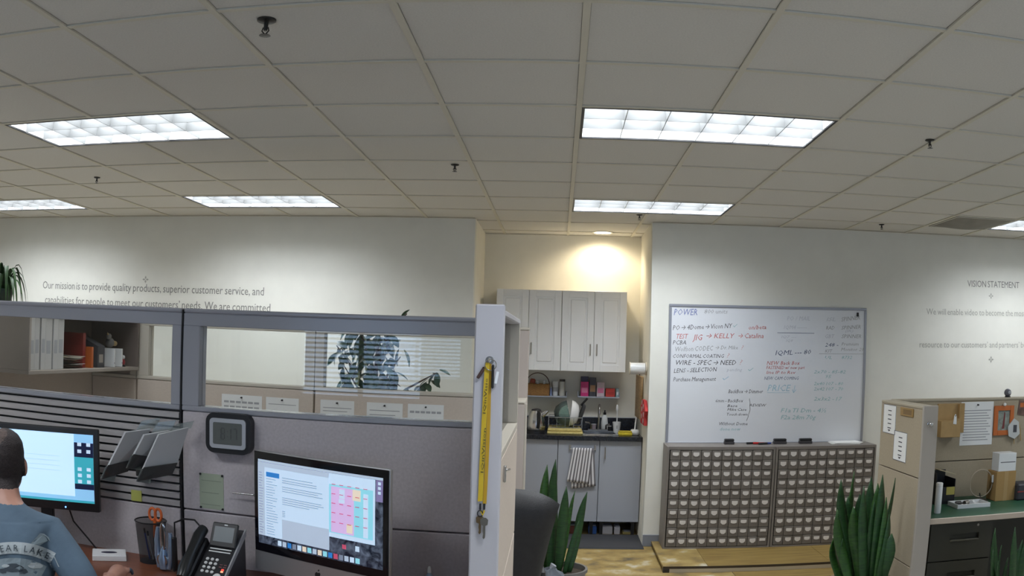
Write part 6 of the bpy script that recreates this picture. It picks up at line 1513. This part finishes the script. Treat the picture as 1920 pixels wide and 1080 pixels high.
# ------------------------------------------------------------------ lanyard with keys on the end post
ly_ = PYN - 0.006
def LP(u, v, dy=0.0): return aty(u, v, ly_ - dy)
hk_ = LP(918, 676)
o_ = Vector((hk_.x, ly_, hk_.z))
lan = thing('lanyard', 'yellow lanyard with keys hanging on the pale partition end', 'lanyard', o_)
M_yl = mat('yellow_woven_strap', (0.60, 0.42, 0.02), 0.6)
def strap(name, pix, wpx):
    b = B(); n = len(pix); L_, R_ = [], []
    for i, (u, v, dy) in enumerate(pix):
        a, c = LP(u - wpx / 2, v, dy) - o_, LP(u + wpx / 2, v, dy) - o_
        L_.append(b.bm.verts.new(a)); R_.append(b.bm.verts.new(c))
    for i in range(n - 1): b.bm.faces.new((L_[i], R_[i], R_[i + 1], L_[i + 1]))
    o = ob(name, b, M_yl, lan); md = o.modifiers.new('s', 'SOLIDIFY'); md.thickness = 0.0016; return o
s1_ = strap('front_strap', [(913, 680, 0.008), (912.5, 700, 0.007), (910, 740, 0.005), (907.5, 790, 0.004), (905, 840, 0.004), (902.5, 890, 0.004), (901, 930, 0.004), (900, 940, 0.004)], 9)
s2_ = strap('rear_strap', [(918, 682, 0.002), (917.5, 720, 0.002), (916, 790, 0.001), (913.5, 850, 0.001), (911, 900, 0.001), (908.5, 945, 0.001)], 7)
s2_.data.materials.clear(); s2_.data.materials.append(mat('amber_woven_strap', (0.50, 0.30, 0.015), 0.6))
for (u, v0, v1) in ((903.5, 855, 775), (908.5, 755, 735)) if False else ((904.2, 888, 803), (908.3, 777, 700)):
    me = text_mesh('IQinVision', 1.0, mat('black_strap_print', (0.03, 0.03, 0.02), 0.6), res=1)
    tw_ = max(v_.co.x for v_ in me.vertices)
    pa, pb = LP(u + 2.0, v0, 0.0065), LP(u + 7.2, v1, 0.0085)
    ln = (pb - pa).length
    me.transform(Matrix.Diagonal((ln / tw_, 0.0115, 1, 1))); me.transform(WALLTEXT)
    o = link('strap_print', me, s1_, pa - o_); o.rotation_euler = (0, -math.atan2(pb.z - pa.z, pb.x - pa.x), 0)
ob('hook', B().lathe([(0.012, 0), (0.012, 0.004)], 14, (0, 0.0055, 0), Matrix.Rotation(math.pi / 2, 4, 'X')).tube([(0, 0, 0), (0, -0.012, -0.002), (0, -0.016, 0.008)], 0.0025, 6), M_chrome, lan, True)
rc = LP(920, 684, 0.010) - o_
ob('key_ring', B().tube([rc + Vector((0.0155 * math.cos(k * math.pi / 12), 0, 0.0155 * math.sin(k * math.pi / 12))) for k in range(24)], 0.0014, 6, closed=True), M_chrome, lan, True)
ob('black_fob', B().box((LP(924.5, 706, 0.01) + LP(923, 706, 0.01)) / 2 - o_, (0.0075, 0.006, 0.066), 0.003), M_blackp, lan)
ob('white_tag', B().box(LP(931, 708, 0.01) - o_, (0.008, 0.002, 0.034), 0.001, rot=(0, 0.16, 0)), mat('glossy_white_tag', (0.85, 0.88, 0.92), 0.2), lan)
ob('brown_key_head', B().box(LP(902, 699, 0.006) - o_, (0.009, 0.003, 0.036), 0.002, rot=(0, 0.55, 0)), mat('dark_brown_leather', (0.07, 0.035, 0.03), 0.6), lan)
for u in (900.5, 908): ob('crimp', B().box(LP(u, 950, 0.004) - o_, (0.0055, 0.005, 0.018), 0.001), M_blackp, lan)
ob('clasp', B().tube([LP(901, 957, 0.004) - o_, LP(905, 966, 0.006) - o_, LP(908, 957, 0.004) - o_], 0.003, 6), M_yl, lan, True)
for u, v, l, m in ((900, 968, 0.052, mat('dark_brass_key', (0.22, 0.15, 0.08), 0.35, 0.8)), (908, 972, 0.060, mat('nickel_key', (0.30, 0.28, 0.25), 0.3, 0.9))):
    p = LP(u, v, 0.004 if u < 905 else 0.008) - o_
    ob('key', B().prism([(-0.010, -0.018), (-0.011, -0.004), (-0.005, 0.002), (0.005, 0.002), (0.011, -0.004), (0.010, -0.018), (0.0035, -0.021), (0.0035, -l + 0.005), (0.0, -l), (-0.0035, -l + 0.004), (-0.0022, -l * 0.75), (-0.0035, -l * 0.6), (-0.0025, -0.021)], lambda x, z: (p.x + x, p.y, p.z + z), (0, -0.002, 0)), m, lan)
ob('split_ring', B().tube([LP(900, 963, 0.006) - o_ + Vector((0.007 * math.cos(k * math.pi / 8), 0, 0.009 * math.sin(k * math.pi / 8))) for k in range(16)], 0.0015, 6, closed=True), M_blackp, lan, True)
# ------------------------------------------------------------------ the seated man
HX, HY, HZ = -1.985, 0.03, 1.222          # middle of the head
hand = atz(224, 1075, DZ + 0.045)
TURN = math.radians(33); RT_ = Matrix.Rotation(TURN, 3, 'Z'); C0 = Vector((HX, HY, 0))
def RW(p): return C0 + RT_ @ (Vector(p) - C0)
def RL(p): return C0 + RT_.transposed() @ (Vector(p) - C0)
def skin_mesh(joints, bones, root):
    me = bpy.data.meshes.new('sk'); names = list(joints)
    me.from_pydata([Vector(joints[n][0]) for n in names], [(names.index(a), names.index(b)) for a, b in bones], [])
    o = bpy.data.objects.new('sk', me); COL.objects.link(o)
    sm_ = o.modifiers.new('skin', 'SKIN'); sm_.use_smooth_shade = True
    lay = me.skin_vertices[0].data if me.skin_vertices else None
    if lay is None:
        bm = bmesh.new(); bm.from_mesh(me); bm.verts.layers.skin.verify(); bm.to_mesh(me); bm.free(); lay = me.skin_vertices[0].data
    for i, n in enumerate(names):
        r = joints[n][1]; lay[i].radius = r if isinstance(r, tuple) else (r, r); lay[i].use_root = (n == root)
    ss = o.modifiers.new('sub', 'SUBSURF'); ss.levels = 2; ss.render_levels = 2
    dg = bpy.context.evaluated_depsgraph_get()
    out = bpy.data.meshes.new_from_object(o.evaluated_get(dg)); bpy.data.objects.remove(o); return out
wr = hand + Vector((-0.01, -0.085, 0.0))
elb = Vector((-1.545, -0.06, 0.72))
J = {'pelvis': ((HX, -0.17, 0.52), (0.17, 0.13)), 'waist': ((HX, -0.17, 0.68), (0.165, 0.125)), 'chest': ((HX, -0.12, 0.86), (0.19, 0.135)), 'upper': ((HX, -0.075, 0.985), (0.15, 0.10)),
     'neck0': ((HX, -0.04, 1.07), (0.066, 0.064)), 'neck1': ((HX, 0.0, 1.14), (0.057, 0.060)), 'skull': ((HX, 0.02, 1.20), (0.05, 0.06)),
     'shR': ((HX + 0.165, -0.08, 0.985), 0.075), 'armR': ((HX + 0.27, -0.12, 0.86), 0.062), 'elR': (tuple(elb), 0.046), 'foR': (tuple((elb + wr) / 2 + Vector((0.01, 0, 0.0))), 0.042), 'wrR': (tuple(wr), 0.028),
     'shL': ((HX - 0.165, -0.08, 0.985), 0.075), 'armL': ((HX - 0.26, -0.11, 0.86), 0.062), 'elL': ((HX - 0.33, -0.13, 0.715), 0.046), 'foL': ((HX - 0.26, 0.02, 0.76), 0.042), 'wrL': ((HX - 0.18, 0.12, 0.785), 0.028),
     'hipR': ((HX + 0.10, -0.13, 0.50), 0.095), 'thR': ((HX + 0.12, 0.10, 0.53), 0.085), 'knR': ((HX + 0.13, 0.29, 0.53), 0.062), 'caR': ((HX + 0.13, 0.32, 0.34), 0.055), 'anR': ((HX + 0.13, 0.33, 0.10), 0.040), 'toR': ((HX + 0.14, 0.47, 0.045), 0.040),
     'hipL': ((HX - 0.10, -0.13, 0.50), 0.095), 'thL': ((HX - 0.12, 0.10, 0.53), 0.085), 'knL': ((HX - 0.13, 0.29, 0.53), 0.062), 'caL': ((HX - 0.13, 0.32, 0.34), 0.055), 'anL': ((HX - 0.13, 0.33, 0.10), 0.040), 'toL': ((HX - 0.14, 0.47, 0.045), 0.040)}
J['armR'] = (tuple((RW(J['shR'][0]) * 0.45 + elb * 0.55) + Vector((0.035, -0.01, 0.02))), 0.068)
for n_ in J:
    if n_ not in ('armR', 'elR', 'foR', 'wrR'): J[n_] = (tuple(RW(J[n_][0])), J[n_][1])
BN = [('pelvis', 'waist'), ('waist', 'chest'), ('chest', 'upper'), ('upper', 'neck0'), ('neck0', 'neck1'), ('neck1', 'skull'), ('upper', 'shR'), ('shR', 'armR'), ('armR', 'elR'), ('elR', 'foR'), ('foR', 'wrR'), ('upper', 'shL'), ('shL', 'armL'), ('armL', 'elL'), ('elL', 'foL'), ('foL', 'wrL'),
      ('pelvis', 'hipR'), ('hipR', 'thR'), ('thR', 'knR'), ('knR', 'caR'), ('caR', 'anR'), ('anR', 'toR'), ('pelvis', 'hipL'), ('hipL', 'thL'), ('thL', 'knL'), ('knL', 'caL'), ('caL', 'anL'), ('anL', 'toL')]
body = skin_mesh(J, BN, 'pelvis')
hb = B()
# head: rings from chin to crown, facing +y
prof = [(-0.118, 0.030, 0.035, 0.060), (-0.105, 0.048, 0.055, 0.045), (-0.080, 0.060, 0.078, 0.020), (-0.045, 0.067, 0.090, 0.008), (-0.005, 0.073, 0.097, 0.0), (0.035, 0.076, 0.099, -0.004), (0.070, 0.070, 0.092, -0.006), (0.096, 0.054, 0.073, -0.006), (0.112, 0.030, 0.042, -0.006), (0.118, 0.008, 0.010, -0.006)]
rings = []
for dz, rx, ryy, off in prof:
    rings.append([hb.bm.verts.new((HX + rx * math.cos(2 * math.pi * k / 28), HY + off + ryy * math.sin(2 * math.pi * k / 28), HZ + dz)) for k in range(28)])
hb.skin(rings)
hb.tube([(HX, HY + 0.092, HZ + 0.02), (HX, HY + 0.108, HZ - 0.015), (HX, HY + 0.118, HZ - 0.030), (HX, HY + 0.098, HZ - 0.040)], [0.010, 0.012, 0.015, 0.010], 10)
for s in (-1, 1):
    hb.sphere((HX + s * 0.078, HY - 0.008, HZ - 0.020), 0.030, 14, 10, (0.32, 0.62, 1.0))
    hb.sphere((HX + s * 0.076, HY - 0.002, HZ - 0.044), 0.012, 10, 8, (0.5, 0.8, 1))
    hb.sphere((HX + s * 0.030, HY + 0.085, HZ + 0.008), 0.013, 10, 8)
hb.sphere((HX, HY + 0.090, HZ - 0.066), 0.020, 12, 8, (1.2, 0.45, 0.5))
for v in hb.bm.verts: v.co = RW(v.co)
# hands: palm and five fingers each
def hand_at(c, fwd, s):
    side = Vector((fwd.y, -fwd.x, 0)).normalized(); up = Vector((0, 0, 1))
    P_ = lambda f, d, u: c + fwd * f + side * d + up * u
    hb.tube([P_(-0.085, 0, 0), P_(-0.05, 0, 0.004), P_(-0.02, 0, 0.006), P_(0.0, 0, 0.004)], [0.026, 0.032, 0.036, 0.034], 12)
    for d, L_ in ((-0.030, 0.060), (-0.010, 0.075), (0.011, 0.070), (0.031, 0.056)):
        hb.tube([P_(-0.01, d, 0.010), P_(L_ * 0.45, d * 1.12, 0.014), P_(L_ * 0.8, d * 1.15, 0.002), P_(L_, d * 1.15, -0.016)], [0.0095, 0.009, 0.0085, 0.0065], 10)
    hb.tube([P_(-0.055, -s * 0.026, 0.0), P_(-0.025, -s * 0.050, -0.006), P_(0.005, -s * 0.056, -0.012), P_(0.022, -s * 0.050, -0.018)], [0.012, 0.0115, 0.010, 0.0075], 10)
hand_at(hand, Vector((-0.15, 1, 0)).normalized(), 1)
hl = RW((HX - 0.15, 0.205, DZ + 0.042)); hand_at(hl, (RT_ @ Vector((0.25, 1, 0))).normalized(), -1)
hme = hb.mesh('hd', M_white)
bm = bmesh.new(); bm.from_mesh(body); bm.from_mesh(hme)
tmp = bpy.data.meshes.new('tmp'); bm.to_mesh(tmp); bm.free()
o = bpy.data.objects.new('tmp', tmp); COL.objects.link(o)
rm = o.modifiers.new('r', 'REMESH'); rm.mode = 'VOXEL'; rm.voxel_size = 0.0055; rm.use_smooth_shade = True
sm2 = o.modifiers.new('s', 'SMOOTH'); sm2.factor = 0.5; sm2.iterations = 4
pm = bpy.data.meshes.new_from_object(o.evaluated_get(bpy.context.evaluated_depsgraph_get())); bpy.data.objects.remove(o)
M_shirt = mat('washed_blue_cotton', (0.078, 0.120, 0.168), 0.9, noise=0.12, scale=10, bump=0.5, bscale=14)
M_skin = mat('skin', (0.42, 0.215, 0.155), 0.5, noise=0.08, scale=25)
M_hair = mat('short_dark_hair', (0.028, 0.020, 0.020), 0.75, noise=0.5, scale=120, bump=0.8, bscale=220)
M_thin = mat('thinning_hair', (0.075, 0.048, 0.040), 0.65, noise=0.5, scale=120, bump=0.5, bscale=220)
M_jean = mat('dark_denim', (0.02, 0.025, 0.05), 0.9); M_shoe = mat('dark_shoe', (0.02, 0.018, 0.016), 0.6); M_eye = mat('eye', (0.08, 0.06, 0.05), 0.2)
for v in pm.vertices:        # cloth folds along the back and the sleeve
    x, y, z = RL(v.co)
    if 0.60 < z < 1.04 and abs(x - HX) < 0.6 and y < 0.02:
        v.co.y += 0.006 * math.sin(26 * x + 14 * z) * math.sin(9 * z + 2)
for m in (M_shirt, M_skin, M_hair, M_thin, M_jean, M_shoe, M_eye): pm.materials.append(m)
for p in pm.polygons:
    wc = Vector(p.center); x, y, z = RL(wc); dx, dy = x - HX, y - HY; k = 0
    if z > 1.045 and abs(dx) < 0.15:
        nb = 1.090 - 0.5 * max(0, y + 0.03)
        k = 0 if z < nb else 1
        if z > HZ - 0.118:
            hl_ = HZ - 0.085 + 0.9 * max(0, dy + 0.02)
            if z > hl_ and abs(dx) < 0.0775: k = 2
            if k == 2 and math.hypot(dx + 0.03, dy + 0.055) < 0.045 and z > HZ + 0.04: k = 3
            if abs(abs(dx) - 0.030) < 0.011 and dy > 0.088 and abs(z - HZ - 0.008) < 0.009: k = 6
    elif z < 0.075: k = 5
    elif z < 0.60 and abs(dx) < 0.26: k = 4
    # forearms and hands
    for s_, el_, w_ in ((1, elb, wr), (-1, Vector(J['elL'][0]), Vector(J['wrL'][0]))):
        ax_ = (w_ - el_); t_ = (wc - el_).dot(ax_) / ax_.length_squared
        if t_ > 0.15 and (wc - (el_ + ax_ * min(t_, 1.9))).length < 0.085 and z > 0.62: k = 1
    p.material_index = k; p.use_smooth = True
man = link('person', pm)
tag(man, 'man in a faded blue printed T-shirt seated before the monitor', 'person')
# printed banner and picture on the back of the shirt, laid onto the cloth
bvh = BVHTree.FromPolygons([v.co for v in pm.vertices], [tuple(p.vertices) for p in pm.polygons])
def on_back(u, v, off=0.0022):
    d = ray(u, v).normalized(); hit, n, i_, dist = bvh.ray_cast(CAM, d)
    if hit is None: return None
    return hit - d * off
def decal(name, polys, m, off):
    b = B()
    for pl_ in polys:
        P3 = [on_back(u, v, off) for u, v in pl_]
        if any(p is None for p in P3): continue
        if max((p - P3[0]).length for p in P3) > 0.12: continue
        try: b.bm.faces.new([b.bm.verts.new(p) for p in P3])
        except ValueError: pass
    return ob(name, b, m, man, False)
M_ban = mat('pale_shirt_print', (0.36, 0.40, 0.42), 0.9); M_bt = mat('dark_shirt_print', (0.045, 0.06, 0.075), 0.9); M_bg = mat('grey_shirt_print', (0.20, 0.25, 0.28), 0.9)
bcx, bcy, R0, R1 = 25, 1177, 139, 161
def arc(an, r): return (bcx + r * math.sin(an) * 1.0, bcy - r * math.cos(an))
NA = 30; A0, A1 = -0.62, 0.52
ban = decal('shirt_banner', [[arc(A0 + (A1 - A0) * k / NA, R0 + 5.5 * j), arc(A0 + (A1 - A0) * (k + 1) / NA, R0 + 5.5 * j), arc(A0 + (A1 - A0) * (k + 1) / NA, R0 + 5.5 * j + 5.5), arc(A0 + (A1 - A0) * k / NA, R0 + 5.5 * j + 5.5)] for k in range(NA) for j in range(4)] + [[arc(A1, R0 - 2), arc(A1 + 0.10, R0 - 8), arc(A1 + 0.13, R0 + 4), arc(A1, R1 - 6)]], M_ban, 0.0025)
lets = 'BEAR LAKE'; angs = [-0.36, -0.23, -0.02, 0.16, None, 0.33, 0.50, 0.66, 0.80]
angs = [-0.235, -0.147, -0.062, 0.03, None, 0.158, 0.245, 0.342, 0.44]
tris = []
for ch_, an in zip(lets, angs):
    if an is None: continue
    me = text_mesh(ch_, 17.0, M_bt, 'CENTER', res=1)
    for p in me.polygons:
        pl_ = []
        for vi in p.vertices:
            c = me.vertices[vi].co; px_, py_ = c.x, c.y - 6
            r = (R0 + R1) / 2 + py_; a2 = an + px_ / ((R0 + R1) / 2)
            pl_.append(arc(a2, r))
        tris.append(pl_)
    bpy.data.meshes.remove(me)
    decal('banner_letter', tris, M_bt, 0.008); tris = []
disc = []
for i in range(14):
    for j in range(6):
        a0, a1 = -0.6 + 1.1 * i / 14, -0.6 + 1.1 * (i + 1) / 14; r0, r1 = 85 + 46 * j / 6, 85 + 46 * (j + 1) / 6
        disc.append([arc(a0, r0), arc(a1, r0), arc(a1, r1), arc(a0, r1)])
decal('shirt_picture', disc, M_bg, 0.0018)
def blob(cx, cy, rx, ry, n=14, seed=0):
    r_ = random.Random(seed); rim = [(cx + rx * (1 + r_.uniform(-0.2, 0.2)) * math.cos(2 * math.pi * k / n), cy + ry * (1 + r_.uniform(-0.2, 0.2)) * math.sin(2 * math.pi * k / n)) for k in range(n)]
    return [[(cx, cy), rim[k], rim[(k + 1) % n]] for k in range(n)]
for i_, a_ in enumerate(((26, 1065, 17, 8), (44, 1071, 9, 5), (6, 1070, 8, 5))): decal('picture_shape', blob(*a_, seed=i_), M_bt, 0.0030)
for i_, a_ in enumerate(((66, 1060, 14, 6), (10, 1061, 7, 3))): decal('picture_highlight', blob(*a_, seed=i_ + 5), M_ban, 0.0034)
decal('shirt_emblem', [[(57, 1020), (75, 1000), (83, 1001), (63, 1022)], [(75, 1000), (92, 1008), (94, 1016), (83, 1001)], [(63, 1022), (83, 1001), (90, 1014), (72, 1024)]], M_bg, 0.002)
# mouse under the right hand
mo_ = thing('computer_mouse', 'dark computer mouse under the seated man\u2019s hand', 'mouse', (hand.x + 0.005, hand.y + 0.01, DZ))
ms_ = B().sphere((0, 0, 0.002), 0.03, 16, 10, (0.9, 1.6, 0.75))
for v in ms_.bm.verts: v.co.z = max(0.0005, v.co.z)
ob('mouse_shell', ms_, M_blackp, mo_, True)
ob('scroll_wheel', B().cyl((-0.004, 0.032, 0.018), (0.004, 0.032, 0.018), 0.008, n=12), M_silver, mo_, True)
# his task chair, its back lower than the picture's edge
tc_ = thing('task_chair', 'dark fabric task chair under the seated man', 'chair', RW((HX, -0.14, 0)), TURN)
M_fabd = mat('charcoal_fabric', (0.03, 0.03, 0.035), 0.9)
ob('seat', B().box((0, 0.05, 0.375), (0.48, 0.46, 0.07), 0.03, seg=2), M_fabd, tc_, True)
ob('backrest', B().box((0, -0.235, 0.58), (0.40, 0.05, 0.26), 0.02, seg=2), M_fabd, tc_, True)
ob('back_support', B().tube([(0, -0.05, 0.345), (0, -0.28, 0.345), (0, -0.275, 0.55)], 0.016, 8), M_blackp, tc_, True)
ob('gas_column', B().cyl((0, 0.03, 0.07), (0, 0.03, 0.345), 0.03, n=14), M_blackp, tc_, True)
for k in range(5):
    an = k * 2 * math.pi / 5 + 0.2; e = Vector((0.28 * math.cos(an), 0.03 + 0.28 * math.sin(an), 0.075))
    lg_ = ob('base_leg', B().tube([(0, 0.03, 0.10), e], [0.026, 0.018], 8), M_blackp, tc_, True)
    ob('caster', B().cyl(e + Vector((-0.012, 0, -0.046)), e + Vector((0.012, 0, -0.046)), 0.028, n=14), M_blackp, lg_, True)
